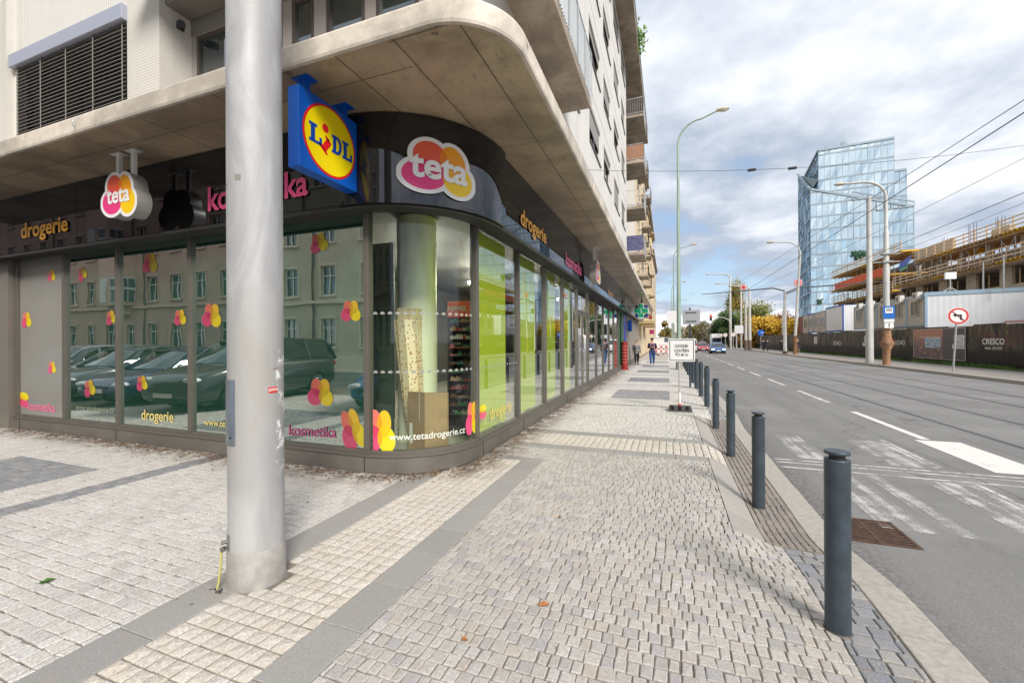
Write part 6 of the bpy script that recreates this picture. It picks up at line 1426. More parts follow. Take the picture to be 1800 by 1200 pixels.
for q_ in ((KX+1, KX+1.3, 50, 53.5, 12.1, 14.4), (KX-.4, KX+.1, 56, 58.5, 12.1, 12.9), (KX+.4, KX+.7, 66.5, 75, 12.1, 13.9)): MB().box(*q_).build('wall_formwork_panel', mat('pale_ply', (.50, .40, .28), .8, 0, .25, 2), K)
g = MB(); g.box(KX+9, KX+9.3, YA, YB, 8.8, 9.0); g.build('rear_slab', M_CON, K)
o = thing('blue_green_tarpaulin', 'small blue and green tarpaulin hanging on the formwork rail', 'tarpaulin', (30.3, 74, 12)); g = MB(); g.add([(30.2, 70.5, 12.8), (30.2, 73.6, 12.2), (30.15, 73.8, 11.3), (30.1, 71.6, 11.6), (30.05, 70.6, 12.0)], [(0, 1, 2, 3, 4)]); g.add([(30.19, 71, 11.8), (30.19, 73.7, 11.3), (30.15, 73.2, 11.0), (30.1, 71.6, 11.25)], [(0, 1, 2, 3)], 1); g.build('sheet', [mat('tarp_blue', (.03, .08, .40), .5), mat('tarp_green', (.08, .40, .12), .5)], o)

# ================= site huts =================
M_HUT = mat('hut_cream_panel', (.55, .50, .43), .6, 0, .12, 1); M_HUTW = ribbed('white_corrugated_sheet', (.78, .80, .83), 8, None, 1.0); M_LBL = mat('pale_blue_frame', (.33, .46, .58), .5)
def hut(y0, y1, z0, z1, x, label, frame=M_LBL, panel=M_HUT, win=True, ac=True, name='site_hut'):
    o = thing(name, label, 'site hut', (x, (y0+y1)/2, 0), 0, 'stacked site huts behind the hoarding')
    g = MB(); g.box(x, x+2.4, y0+.05, y1-.05, z0+.05, z1-.05); g.build('shell', panel, o)
    g = MB()
    for y in (y0, y1-.13): g.box(x-.03, x+.1, y, y+.13, z0, z1)
    g.box(x-.03, x+.1, y0+.13, y1-.13, z0, z0+.14); g.box(x-.03, x+.1, y0+.13, y1-.13, z1-.14, z1); g.box(x-.03, x+2.43, y0, y1, z1, z1+.04); g.build('frame', frame, o)
    if win:
        yc_ = (y0+y1)/2
        g = MB(); a, b_ = yc_-.62, yc_+.62; zz0, zz1 = z0+.95, z0+2.15
        for q_ in ((a-.08, b_+.08, zz0-.08, zz0), (a-.08, b_+.08, zz1, zz1+.08), (a-.08, a, zz0, zz1), (b_, b_+.08, zz0, zz1), (yc_-.04, yc_+.04, zz0, zz1)): g.box(x-.05, x+.02, *q_)
        w_ = g.build('window', mat('hut_window_frame', (.50, .47, .42), .5), o); g = MB(); g.box(x-.02, x-.01, a, b_, zz0, zz1); g.build('pane', mat('hut_glass', (.10, .10, .08), .15), w_)
    if ac:
        g = MB(); g.box(x-.38, x-.04, y0+.25, y0+1.1, z1-.35, z1+.28); a_ = g.build('air_conditioner', mat('ac_white', (.66, .64, .60), .5), o); g = MB(); g.tube([(x-.385, y0+.8, z1-.03), (x-.40, y0+.8, z1-.03)], .22, 14); g.build('fan_grille', mat('fan_dark', (.2, .19, .18), .6), a_)
    return o
LBH = ['cream site hut nearest the white corrugated container', 'second cream site hut from the white container', 'third cream site hut, seen just right of the tram stop mast', 'fourth cream site hut, seen behind the tram stop mast', 'fifth cream site hut between the two tall poles', 'sixth cream site hut partly behind the plain tall pole', 'seventh cream site hut left of the plain tall pole']
for i in range(5): hut(45.4+2.9*i, 48.25+2.9*i, 2.75, 5.35, 20.3, LBH[i])
for i in range(0): hut(45.5+5.5*i, 50.9+5.5*i, 0, 2.7, 20.3, ['lower row hut mostly hidden by the hoarding, nearest of them', 'lower row hut hidden behind the hoarding, second', 'lower row hut hidden behind the hoarding, third', 'lower row hut hidden behind the hoarding, farthest'][i], win=False, ac=False)
# big white container
c0 = camframe(34.3, 34.9); cu = camframe(.808, -.589); cv = camframe(.589, .808)
o = thing('white_container', 'big white corrugated container with pale blue frame behind the hoarding', 'container', tuple(c0))
def cp(u, v, z): q_ = c0+cu*u+cv*v; return (q_.x, q_.y, z)
def cboxp(mb, u0, u1, v0, v1, z0, z1): mb.add([cp(u0, v0, z0), cp(u1, v0, z0), cp(u1, v1, z0), cp(u0, v1, z0), cp(u0, v0, z1), cp(u1, v0, z1), cp(u1, v1, z1), cp(u0, v1, z1)], [(3, 2, 1, 0), (4, 5, 6, 7), (0, 1, 5, 4), (1, 2, 6, 5), (2, 3, 7, 6), (3, 0, 4, 7)])
g = MB(); cboxp(g, .12, 11.9, .05, 2.4, .2, 5.35); g.build('corrugated_side', M_HUTW, o)
g = MB(); cboxp(g, 0, 12, 0, .12, 5.2, 5.5); cboxp(g, 0, .16, 0, .12, 0, 5.2); cboxp(g, 0, .16, .12, 2.4, 5.2, 5.5); cboxp(g, .0, 12, 2.4, 2.5, 5.3, 5.5); g.build('frame', M_LBL, o)
# far blue huts
o = None
for i, (pa, pb, z1, fc, pc, lb) in enumerate(((1452, 1482, 6.0, mat('royal_blue_frame', (.01, .08, .42), .5), M_HUTW, 'white sided hut with thick royal blue frame beyond the cream huts'), (1441, 1452, 5.7, M_HUT, M_HUT, 'narrow cream hut between two blue framed ones'), (1431, 1441, 5.6, mat('grey_blue', (.2, .26, .33), .5), M_HUT, 'small hut with grey blue uprights far along the hoarding'), (1421, 1431, 5.6, MATS['royal_blue_frame'], M_HUT, 'hut with a blue lower panel far along the hoarding'), (1404, 1412, 5.4, mat('oxide_red', (.22, .06, .04), .6), mat('oxide_red', (.22, .06, .04), .6), 'oxide red container far along the hoarding'), (1412, 1421, 5.4, M_HUT, M_HUT, 'pale hut right of the oxide red container'))):
    def yx(px, X=20.6): k = (px-900)/739*math.cos(YAW)-math.sin(YAW); d = X/k; return (px-900)/739*d*math.sin(YAW)+d*math.cos(YAW)
    ya, yb = yx(pb), yx(pa); hut(ya, yb, 2.7, z1, 20.6, lb, fc, pc, win=(i != 0 and i != 4), ac=False)
# site floodlight posts
for i, (px, d, H) in enumerate(((1671, 31, 6.6), (1729, 29, 7.6), (1765, 28, 8.0))):
    x, y = cam_at(px, d+4); o = thing('site_post', ['site floodlight on a tripod post standing on the white container', 'thin steel post left of the right most one above the white container', 'thin steel post near the right picture edge above the white container'][i], 'post', (x, y, 0)); g = MB(); g.cyl(x, y, 5.2, H, .05, 8); 
    if i == 0: g.bar((x, y, 5.9), (x-.7, y, 5.4), .06); g.bar((x, y, 5.9), (x+.7, y, 5.4), .06)
    g.build('post', M_STEEL, o)
    if i == 0: g = MB(); g.box(x-.35, x+.35, y-.1, y+.1, H, H+.55); g.build('floodlight', M_WHITE, o)

# ================= hoarding =================
HD = thing('construction_hoarding', 'long dark hoarding with white lettering around the building site', 'hoarding', (17, 45, 0)); HX = 17.0
m = bpy.data.materials.new('hoarding_painted_reflections'); m.use_nodes = True; t = NT(m.node_tree); b = t.n['Principled BSDF']; geo = t.new('ShaderNodeNewGeometry'); P = geo.outputs['Position']
mpn = t.new('ShaderNodeMapping'); t.link(P, mpn.inputs[0]); mpn.inputs['Scale'].default_value = (0, 1.1, .55); a = t.noise(mpn.outputs[0], .8, 7, .65, 1.2); mp2 = t.new('ShaderNodeMapping'); t.link(P, mp2.inputs[0]); mp2.inputs['Scale'].default_value = (0, 3.2, .35); st = t.noise(mp2.outputs[0], 1.0, 5, .6)
sp = t.new('ShaderNodeSeparateXYZ'); t.link(P, sp.inputs[0]); up = t.smooth(sp.outputs[2], .7, 1.4)
c = t.mix(t.math('MULTIPLY', t.smooth(a, .40, .56), up), (.008, .008, .009), (.14, .11, .06)); c = t.mix(t.math('MULTIPLY', t.smooth(st, .46, .54), t.math('MULTIPLY', up, .9)), c, (.035, .035, .04)); c = t.mix(t.math('MULTIPLY', t.smooth(t.noise(P, .35, 3, .5), .58, .66), .5), c, (.11, .04, .035))  # olive mottling and streaks imitate distorted reflections, painted into the board colour
t.link(c, b.inputs['Base Color']); b.inputs['Roughness'].default_value = .5; b.inputs['Specular IOR Level'].default_value = .25
M_HOARD = m
y = 8; g = MB(); i = 0
while y < 108:
    h_ = 2.42+.05*math.sin(i*2.3); g.box(HX, HX+.04, y+.006, y+2.494, .03, h_); y += 2.5; i += 1
g.build('hoarding_panels', M_HOARD, HD)
g = MB()
for k in range(41): g.box(HX+.05, HX+.13, 8+2.5*k-.05, 8+2.5*k+.05, 0, 2.45)
g.bar((HX+.1, 8, 1.9), (HX+.1, 108, 1.9), .08); g.build('support_posts', M_STEEL, HD)
g = MB(); g.box(HX-.03, HX-.002, 8, 30.5, 2.44, 2.56); g.build('pale_pink_top_board', mat('faded_pink_board', (.52, .30, .27), .6), HD)
def ht(txt, yc_, zc_, w_, bold=0.01, mt=M_WHITE, hgt=None, off=.012): t_ = fit(text_mb(txt, 1, bold), w_, hgt); t_.map(lambda a, b_, c: (HX-off+b_, yc_-a, zc_+c)); return t_.build('lettering', mt, HD)
def ypx(px, X=17.0): k = (px-900)/739*math.cos(YAW)-math.sin(YAW); d = X/k; return (px-900)/739*d*math.sin(YAW)+d*math.cos(YAW), d
def zpx(px, py, X=17.0): y_, d = ypx(px, X); return 1.6+((600-(px-900)*.00524)-py)/739*d
ya, yb = ypx(1766)[0], ypx(1727)[0]; ht('CRESCO', (ya+yb)/2, zpx(1747, 600), abs(yb-ya), .018, hgt=.34); ya, yb = ypx(1762)[0], ypx(1732)[0]; ht('REAL ESTATE', (ya+yb)/2, zpx(1747, 612), abs(yb-ya), .01, hgt=.13)
ya, yb = ypx(1591)[0], ypx(1574)[0]; ht('SOHO', (ya+yb)/2, zpx(1582, 602), abs(yb-ya), .0, hgt=.36); yy = ypx(1564)[0]; ht('I', yy, zpx(1564, 602), .05, hgt=.34)
yy = ypx(1569.5)[0]; g = MB(); g.add([(HX-.012, yy+.22, 1.55), (HX-.012, yy-.05, 1.75), (HX-.012, yy-.2, 1.6), (HX-.012, yy-.02, 1.05)], [(0, 1, 2, 3)]); g.build('red_heart', M_RED, HD)
ya, yb = ypx(1478)[0], ypx(1465)[0]; ht('SOHO', (ya+yb)/2, zpx(1471, 603), abs(yb-ya), .0, hgt=.42)
# advertisement panel with interior picture
o = thing('advertising_banner', 'framed picture banner of an evening terrace on the hoarding next to the white lettering', 'banner', (HX-.02, ypx(1655)[0], 0))
ya, yb = ypx(1698)[0], ypx(1607)[0]; zb_, zt_ = .28, 2.30
m = bpy.data.materials.new('evening_interior_print'); m.use_nodes = True; t = NT(m.node_tree); b = t.n['Principled BSDF']; uvn = t.new('ShaderNodeUVMap'); uvn.uv_map = 'uv'; sp = t.new('ShaderNodeSeparateXYZ'); t.link(uvn.outputs[0], sp.inputs[0]); u, v = sp.outputs[0], sp.outputs[1]
n_ = t.noise(uvn.outputs[0], 9, 6, .7); c = t.mix(t.smooth(v, .25, .95), (.06, .035, .06), (.38, .15, .10)); c = t.mix(t.math('MULTIPLY', t.smooth(n_, .5, .62), t.math('SUBTRACT', 1.0, t.smooth(v, .3, .6))), c, (.45, .20, .08))
blk = lambda x0, x1, y0, y1: t.math('MULTIPLY', t.math('MULTIPLY', t.smooth(u, x0, x0+.01), t.math('SUBTRACT', 1.0, t.smooth(u, x1, x1+.01))), t.math('MULTIPLY', t.smooth(v, y0, y0+.02), t.math('SUBTRACT', 1.0, t.smooth(v, y1, y1+.02))))
c = t.mix(blk(.24, .56, .36, .70), c, t.mix(t.smooth(t.noise(uvn.outputs[0], 14, 4, .6), .4, .6), (.10, .26, .45), (.42, .50, .55))); c = t.mix(blk(.12, .56, .71, .735), c, (.60, .42, .33)); c = t.mix(t.smooth(u, .60, .61), c, (.018, .02, .045)); t.link(c, b.inputs['Base Color']); b.inputs['Roughness'].default_value = .3
g = MB(); g.quad((HX-.02, yb, zb_), (HX-.02, ya, zb_), (HX-.02, ya, zt_), (HX-.02, yb, zt_), uv=[(0, 0), (1, 0), (1, 1), (0, 1)]); pc = g.build('picture', m, o)
g = MB(); 
for q_ in (((yb, zb_), (ya, zb_)), ((ya, zb_), (ya, zt_)), ((ya, zt_), (yb, zt_)), ((yb, zt_), (yb, zb_))): g.bar((HX-.03, q_[0][0], q_[0][1]), (HX-.03, q_[1][0], q_[1][1]), .03)
g.build('white_border', mat('off_white', (.55, .53, .5), .5), o)
g = MB(); yc_ = ypx(1687)[0]
for k, (w_, s_) in enumerate(((1.02, 'NECHTE SE'), (1.02, 'OPŘÍKAT'), (1.18, 'S CRESCEM'))):
    z = 1.72-.29*k; g.box(HX-.032, HX-.028, yc_-.5, yc_-.5+w_, z-.13, z+.13)
st = g.build('slogan_plate', M_WHITE, o); g = MB()
for k, s_ in enumerate(('NECHTE SE', 'UHRANOUT', 'PROSTOREM')): t_ = fit(text_mb(s_, 1, .01), .82, .12); t_.map(lambda a, b_, c: (HX-.036+b_, yc_-a+.02, 1.72-.29*k+c)); g.merge(t_)
g.build('lettering', M_BLACK, st)
o = thing('small_white_notice', 'pale notice boards with a slim frame on the hoarding behind the tram stop mast', 'notice board', (HX, ypx(1521)[0], 0)); g = MB(); y_ = ypx(1521)[0]; g.box(HX-.03, HX-.02, y_-.45, y_+.15, 1.35, 1.95); g.box(HX-.03, HX-.02, y_-.45, y_+.5, 1.0, 1.32); g.build('board', mat('off_white', (.55, .53, .5)), o)
o = thing('small_white_notice', 'square pale notice on the hoarding left of the plain tall pole', 'notice board', (HX, ypx(1434)[0], 0)); g = MB(); y_ = ypx(1434)[0]; g.box(HX-.03, HX-.02, y_-.6, y_+.6, 1.1, 2.0); g.build('board', mat('off_white', (.55, .53, .5)), o)

# ================= terrace houses down the left side =================
def facade_house(name, label, x, y0, y1, H, col, rows, n, face=1, z1=4.3, depth=10, cat='building', rough=True, bay=None, group=None, wsz=(1.1, 1.6), frame=(.55, .52, .46), cornice=True, roofc=None, inset=.14):
    """plaster house whose street front lies on x = const (face +1 looks to +x); used along the street"""
    o = thing(name, label, cat, (x, (y0+y1)/2, 0), 0, group); hs = []; step = (y1-y0)/n
    for r_ in range(rows):
        for k in range(n): c = y0+step*(k+.5); zb = z1+r_*((H-z1-1.2)/rows)+.8; hs.append((c-wsz[0]/2, c+wsz[0]/2, zb, zb+wsz[1]))
    m_ = mat(col[0], col[1], .85, 0, .14, .9, .1, 25); wl = wall_with_holes(x, y0, y1, 0, H, hs, inset, 'x'); wl.box(x-depth, x-.001, y0, y0+.02, 0, H); wl.box(x-depth, x-.001, y1-.02, y1, 0, H); wl.build('wall', m_, o)
    for h in hs:
        g = MB(); a, b_, c, d_ = h; w_ = .07; X0, X1 = x-inset-.02, x-inset+.03
        g.box(X0, X1, a, b_, c, c+w_); g.box(X0, X1, a, b_, d_-w_, d_); g.box(X0, X1, a, a+w_, c+w_, d_-w_); g.box(X0, X1, b_-w_, b_, c+w_, d_-w_); g.box(X0, X1, (a+b_)/2-.03, (a+b_)/2+.03, c+w_, d_-w_); wd = g.build('window', mat('frame_'+col[0], frame, .5), o)
        g = MB(); g.box(X0-.03, X0-.02, a, b_, c, d_); g.build('pane', M_UPGL, wd); g = MB(); g.box(x-.0, x+.10, a-.08, b_+.08, c-.1, c-.01); g.build('sill', m_, wd)
    g = MB(); g.box(x-depth, x+(.45 if cornice else .1), y0, y1, H+.001, H+.3); g.box(x-depth, x+.2, y0, y1, H-.3, H-.001) if cornice else None; g.build('roof', mat('roof_'+col[0], roofc or tuple(q*.6 for q in col[1]), .8), o)
    return o, hs
o1, h1 = facade_house('cream_apartment_house', 'cream yellow apartment house with small balconies, next after the white building', -2.7, 40.0, 58, 21.5, ('cream_plaster', (.72, .60, .42)), 5, 5)
for r_ in range(5):
    for k in (0, 2):
        y = 41.3+3.6*k; zf = 4.6+3.2*r_; g = MB(); g.box(-2.7, -1.75, y, y+2.6, zf-.16, zf); bb = g.build('balcony', M_BALC, o1)
        g = MB(); z = zf+1.0
        for (a, c) in (((-2.7, y), (-1.76, y)), ((-1.76, y), (-1.76, y+2.6)), ((-2.7, y+2.6), (-1.76, y+2.6))):
            g.bar((*a, z), (*c, z), .04); n_ = max(2, int(math.dist(a, c)/.16))
            for j in range(n_+1): p_ = (a[0]+(c[0]-a[0])*j/n_, a[1]+(c[1]-a[1])*j/n_); g.bar((*p_, zf), (*p_, z), .016)
        g.build('railing', M_BLACK, bb)
g = MB(); g.box(-2.7, -1.3, 40.5, 47, 3.2, 3.45); g.box(-2.7, -1.5, 49, 55, 3.2, 3.5); g.build('awning', mat('yellow_brown_awning', (.45, .34, .16), .7), o1)
o2, _ = facade_house('cream_apartment_house', 'second cream house with rounded bay behind the balconied one', -2.6, 58.2, 80, 19.5, ('ochre_cream_plaster', (.70, .56, .36)), 5, 7)
g = MB()
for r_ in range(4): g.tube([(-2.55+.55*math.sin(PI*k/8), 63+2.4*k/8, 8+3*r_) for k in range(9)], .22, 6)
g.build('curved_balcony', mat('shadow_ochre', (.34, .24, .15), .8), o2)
o3, _ = facade_house('cream_apartment_house', 'farthest pale ochre house at the end of the left row', -2.8, 80.2, 108, 18, ('pale_ochre_plaster', (.62, .52, .38)), 4, 8)
o = thing('red_awning', 'small round red shop sign on the cream house front', 'shop sign', (-1.8, 49, 3.9)); g = MB(); g.tube([(-1.8, 47.9, 4.1), (-1.8, 48.0, 4.1)], .20, 16); g.build('disc', mat('dark_red_disc', (.25, .03, .03), .6), o); g = MB(); g.box(-2.7, -1.8, 47.92, 47.98, 4.06, 4.14); g.build('bracket', M_BLACK, o)
o = thing('magenta_sign_box', 'tiny magenta shop sign on the cream house farther down', 'shop sign', (-1.9, 60, 2.7)); g = MB(); g.box(-2.4, -1.8, 59.95, 60.05, 2.5, 3.1); g.build('sign_face', mat('magenta', (.28, .02, .09), .5), o)

# ================= buildings across the side street, seen in the shop glass =================
def side_house(name, label, x0, x1, y, H, colr, n, rows, z1, sh, wsz, frame, bay=None, trim=None):
    o = thing(name, label, 'building', ((x0+x1)/2, y, 0)); hs = []; step = (x1-x0)/n
    for r_ in range(rows):
        for k in range(n):
            c = x0+step*(k+.5)
            if bay and bay[0]-.6 < c < bay[1]+.6 and r_ > 0: continue
            zb = z1+sh*r_; hs.append((c-wsz[0]/2, c+wsz[0]/2, zb, zb+wsz[1]))
    mt = mat(colr[0], colr[1], .85, 0, .16, .6, .15, 20); wl = wall_with_holes(-y, x0, x1, 0, H, hs, .16, 'y').map(lambda a, b_, c: (a, -b_, c)); wl.f = [f[::-1] for f in wl.f]; wl.build('wall', mt, o)
    tm = mat('trim_'+colr[0], trim or tuple(min(1, q*1.15) for q in colr[1]), .8)
    for (a, b_, c, d_) in hs:
        g = MB(); w_ = .07; Y0, Y1 = y-.17, y-.12; g.box(a, b_, Y0, Y1, c, c+w_); g.box(a, b_, Y0, Y1, d_-w_, d_); g.box(a, a+w_, Y0, Y1, c+w_, d_-w_); g.box(b_-w_, b_, Y0, Y1, c+w_, d_-w_); g.box((a+b_)/2-.04, (a+b_)/2+.04, Y0, Y1, c+w_, d_-w_); g.box(a+w_, b_-w_, Y0+.004, Y1-.004, c+(d_-c)*.66, c+(d_-c)*.66+.06)
        wd = g.build('window', mat('wf_'+colr[0], frame, .5), o); g = MB(); g.box(a, b_, Y0-.03, Y0-.02, c, d_); g.build('pane', M_UPGL, wd); g = MB(); g.box(a-.12, b_+.12, y+.001, y+.12, c-.12, c-.01); g.box(a-.1, a, y+.001, y+.04, c, d_); g.box(b_, b_+.1, y+.001, y+.04, c, d_); g.box(a-.1, b_+.1, y+.001, y+.06, d_, d_+.12); g.build('surround', tm, wd)
    g = MB(); g.box(x0, x1, y+.001, y+.18, z1+sh-.55, z1+sh-.35); g.box(x0, x1, y+.001, y+.10, .0, .7); g.box(x0, x1, y-.2, y+.6, H-.35, H); g.build('cornice', tm, o)
    g = MB(); g.add([(x0, y+.6, H), (x1, y+.6, H), (x1, y-5, H+4), (x0, y-5, H+4)], [(3, 2, 1, 0)]); g.build('roof', mat('brown_tiles', (.16, .08, .06), .8), o)
    g = MB()
    for k in range(1, 4): xx = x0+(x1-x0)*k/4+.4; g.cyl(xx, y+.12, 0, H-.4, .06, 8)
    g.build('downpipe', mat('pipe_brown', (.12, .10, .09), .6), o)
    if bay:
        g = MB(); a, b_ = bay; pts = [(a, y), (a+.4, y+.9), (b_-.4, y+.9), (b_, y)]; g.prism(pts, z1+sh-.3, H-2.5); g.prism([(a+.5, y), (a+.9, y+.5), (b_-.9, y+.5), (b_-.5, y)], z1+sh-1.0, z1+sh-.301); bb = g.build('bay', tm, o)
        for r_ in range(1, rows-1):
            for (p0, p1) in ((pts[0], pts[1]), (pts[1], pts[2]), (pts[2], pts[3])):
                v0, v1 = Vector(p0), Vector(p1); L = (v1-v0).length; dd = (v1-v0)/L; nn_ = Vector((-dd.y, dd.x)); nn_ = nn_ if nn_.y > 0 or abs(nn_.y) < .01 else -nn_
                g = MB()
                for k in range(max(1, int(L/1.1))):
                    c = v0+dd*L*(k+.5)/max(1, int(L/1.1)); hw = .42 if L > .6 else L*.35; g.bar((*(c-dd*hw+nn_*.02), z1+sh*r_+.9), (*(c+dd*hw+nn_*.02), z1+sh*r_+.9), .04, 1.9)
                for q0, q1 in ((-1, -.08), (.08, 1)):
                    for z_a, z_h in ((.45, .95), (1.42, .62)): g.bar((*(c+dd*hw*(q0*.9)+nn_*.04), z1+sh*r_+z_a), (*(c+dd*hw*(q1*.9)+nn_*.04), z1+sh*r_+z_a), .03, z_h, 1)
                g.build('bay_window', [mat('bay_frame', (.55, .54, .50), .5), mat('bay_glass', (.02, .03, .03), .15)], bb)
    return o
side_house('old_tenement_house', 'pinkish brown plaster tenement with a bay window, reflected in the left shop panes', -70, -27.5, -15.0+3.0, 21, ('pinkish_brown_plaster', (.46, .32, .255)), 16, 5, 1.25, 3.6, (1.15, 1.85), (.62, .60, .56), bay=(-42.2, -38.8))
side_house('old_tenement_house', 'greenish cream tenement with white casement windows, reflected right of the big pole', -27.4, -3.0, -12.0, 19, ('greenish_cream_plaster', (.62, .57, .43)), 8, 5, 1.3, 3.25, (1.15, 1.8), (.78, .78, .74))
# ================= trees =================
def tree(x, y, H, cr, col, label, trunk=.22, n=2600, squash=1.0, base=.28, name='tree', leaf=.26, clumps=16, cf=1.0):
    o = thing(name, label, 'tree', (x, y, 0)); rs = random.Random(int(x*31+y*7+H*13))
    tk = MB(); tk.tube([(x, y, 0), (x+.1, y, H*.25), (x-.05, y+.1, H*.5), (x, y, H*.8)], [trunk, trunk*.8, trunk*.5, trunk*.15], 8)
    for k in range(7):
        a = rs.uniform(0, 2*PI); z0_ = H*rs.uniform(.25, .6); L = cr*rs.uniform(.5, .9); tk.tube([(x, y, z0_), (x+L*.5*math.cos(a), y+L*.5*math.sin(a), z0_+H*.1), (x+L*math.cos(a), y+L*math.sin(a), z0_+H*.22)], [trunk*.4, trunk*.25, trunk*.08], 5)
    tk.build('trunk', mat('bark', (.10, .075, .055), .9), o)
    m = MB(); cl = []
    for k in range(clumps):
        t_ = rs.uniform(0, 1); zc = H*(base+(1-base)*t_)*.97; rr = cr*math.sqrt(max(.03, 1-((t_-.38)/.66)**2))*rs.uniform(.35, .85); a = rs.uniform(0, 2*PI); cl.append((x+rr*math.cos(a), y+rr*math.sin(a), zc, cr*rs.uniform(.30, .52)*cf))
    nc = len(col)
    for i in range(n):
        cx, cy, cz, r_ = cl[i % clumps]; d_ = Vector((rs.gauss(0, 1), rs.gauss(0, 1), rs.gauss(0, 1))).normalized()*r_*rs.uniform(.35, 1.05)
        p = Vector((cx+d_.x, cy+d_.y, cz+d_.z*squash)); s_ = leaf*rs.uniform(.6, 1.3); u_ = Vector((rs.gauss(0, 1), rs.gauss(0, 1), rs.gauss(0, 1))).normalized(); v_ = u_.orthogonal().normalized()
        mi = (i % clumps) % nc if rs.random() < .65 else rs.randrange(nc); m.add([p-u_*s_, p+v_*s_*.6, p+u_*s_, p-v_*s_*.6], [(0, 1, 2, 3)], mi)
    m.build('crown', [mat('leaf_tone_%d_%d_%d' % tuple(int(q*100) for q in c), c, .7, 0, .2, 3) for c in col], o); return o
GRN = [(.05, .10, .02), (.09, .15, .03), (.04, .07, .02)]; YG = [(.30, .24, .03), (.20, .20, .04), (.13, .15, .03), (.34, .22, .03)]; YEL2 = [(.60, .36, .02), (.50, .28, .02), (.66, .44, .04), (.35, .22, .03)]; ORG = [(.36, .14, .04), (.28, .12, .05), (.42, .20, .05)]; PAL = [(.36, .31, .20), (.30, .27, .17), (.42, .36, .22)]
tl = [(1296, 118, 17.5, 2.7, YG, 'tall narrow yellow green poplar standing above all the others', 2.0, .15), (1280, 112, 9, 3.6, GRN, 'dark green round tree at the foot of the tall poplar on its left', .9, .15), (1268, 118, 7, 3.0, GRN, 'low dark green tree farthest left of the dark group', .9, .1), (1312, 105, 8.2, 3.8, [(.12, .17, .03), (.16, .20, .04), (.09, .14, .03)], 'fresh green tree right of the tall poplar', .9, .12), (1334, 100, 9.6, 4.6, [(.15, .18, .04), (.24, .22, .04), (.10, .14, .03)], 'wide green and yellow tree behind the small blue round sign', .9, .12), (1328, 88, 6.0, 3.0, YEL2, 'low bright golden tree below the wide green one', .9, .12), (1349, 90, 5.8, 3.4, YEL2, 'golden yellow bushy tree left of the tram wire mast', .9, .1), (1362, 96, 6.6, 3.4, ORG, 'rusty orange tree behind the tram wire mast', .9, .12), (1378, 92, 6.8, 3.2, ORG, 'orange red tree right of the tram wire mast', .9, .12), (1392, 86, 5.4, 2.6, YEL2, 'yellow tree farthest right next to the red container', .9, .1), (1300, 92, 4.2, 2.0, [(.10, .05, .05), (.14, .08, .05)], 'low purple brown bush under the dark green trees', .9, .05)]
for px, d, H, cr, col, lb, sq, bs in tl: x, y = cam_at(px, d); tree(x, y, H, cr, col, lb, squash=sq, base=bs, n=(7000 if H > 15 else 4600) if cr > 2.5 else 1500, leaf=.24, clumps=48 if H > 15 else 24, cf=1.15)
tp_ = [(1250, 170, 9, 4, PAL, 'hazy pale tree at the far end of the road, right of the centre'), (1238, 200, 10, 5, PAL, 'hazy pale yellow tree closing the road'), (1226, 190, 9, 4.5, [(.32, .27, .10), (.40, .30, .1)], 'hazy yellow tree just right of the green lamp'), (1216, 175, 8, 4, [(.34, .28, .10), (.28, .24, .1)], 'hazy olive tree behind the road sign back'), (1170, 120, 6.8, 2.6, [(.30, .20, .05), (.12, .14, .04)], 'small yellow and green tree at the end of the cream houses'), (1180, 150, 6.5, 3, [(.30, .24, .08), (.2, .18, .06)], 'small olive tree beyond the end of the left footway'), (1262, 210, 11, 5, PAL, 'hazy pale tree left of the dark green group'), (1205, 230, 9, 5, PAL, 'faint far tree behind the white square sign')]
for px, d, H, cr, col, lb in tp_: x, y = cam_at(px, d); tree(x, y, H, cr, col, lb, n=1300, leaf=.42, clumps=14, squash=.9, base=.12)
g = MB(); rs = random.Random(4)
for i in range(5000): x = rs.uniform(-60, 130); y = 330+rs.uniform(-10, 10); z = rs.uniform(0, 1)**.7*(7+4*math.sin(x*.11)+2.5*math.sin(x*.37)); s_ = rs.uniform(.5, 1.2); u_ = Vector((rs.gauss(0, 1), rs.gauss(0, .4), rs.gauss(0, 1))).normalized(); v_ = u_.orthogonal().normalized(); p = Vector((x, y, z)); g.add([p-u_*s_, p+v_*s_, p+u_*s_, p-v_*s_], [(0, 1, 2, 3)], rs.randrange(3))
tag(g.build('far_woodland', [mat('far_leaf_a', (.26, .24, .18), .9), mat('far_leaf_b', (.20, .20, .17), .9), mat('far_leaf_c', (.33, .28, .18), .9)]), 'hazy belt of far trees closing the street horizon', 'woodland', kind='stuff')
# roof edge plants
for i, (y, z, lb) in enumerate(((15.5, 19.6, 'green plant trailing over the roof edge near the top of the picture'), (26.8, 19.6, 'green plant sprouting at the roof edge above the balconies'))):
    o = thing('roof_plant', lb, 'plant', (-1.75, y, z)); g = MB(); g.box(-2.1, -1.75, y-.5, y+.5, z-.1, z+.25); g.build('planter_box', M_BALC, o); g = MB(); rs = random.Random(i)
    for k in range(260): p = Vector((-1.65+rs.gauss(0, .22), y+rs.gauss(0, .5), z+.35+rs.gauss(0, .33))); u_ = Vector((rs.gauss(0, 1), rs.gauss(0, 1), rs.gauss(0, 1))).normalized()*.13; v_ = u_.orthogonal()*.5; g.add([p-u_, p+v_, p+u_, p-v_], [(0, 1, 2, 3)])
    g.build('foliage', mat('plant_green', (.12, .24, .03), .7), o)

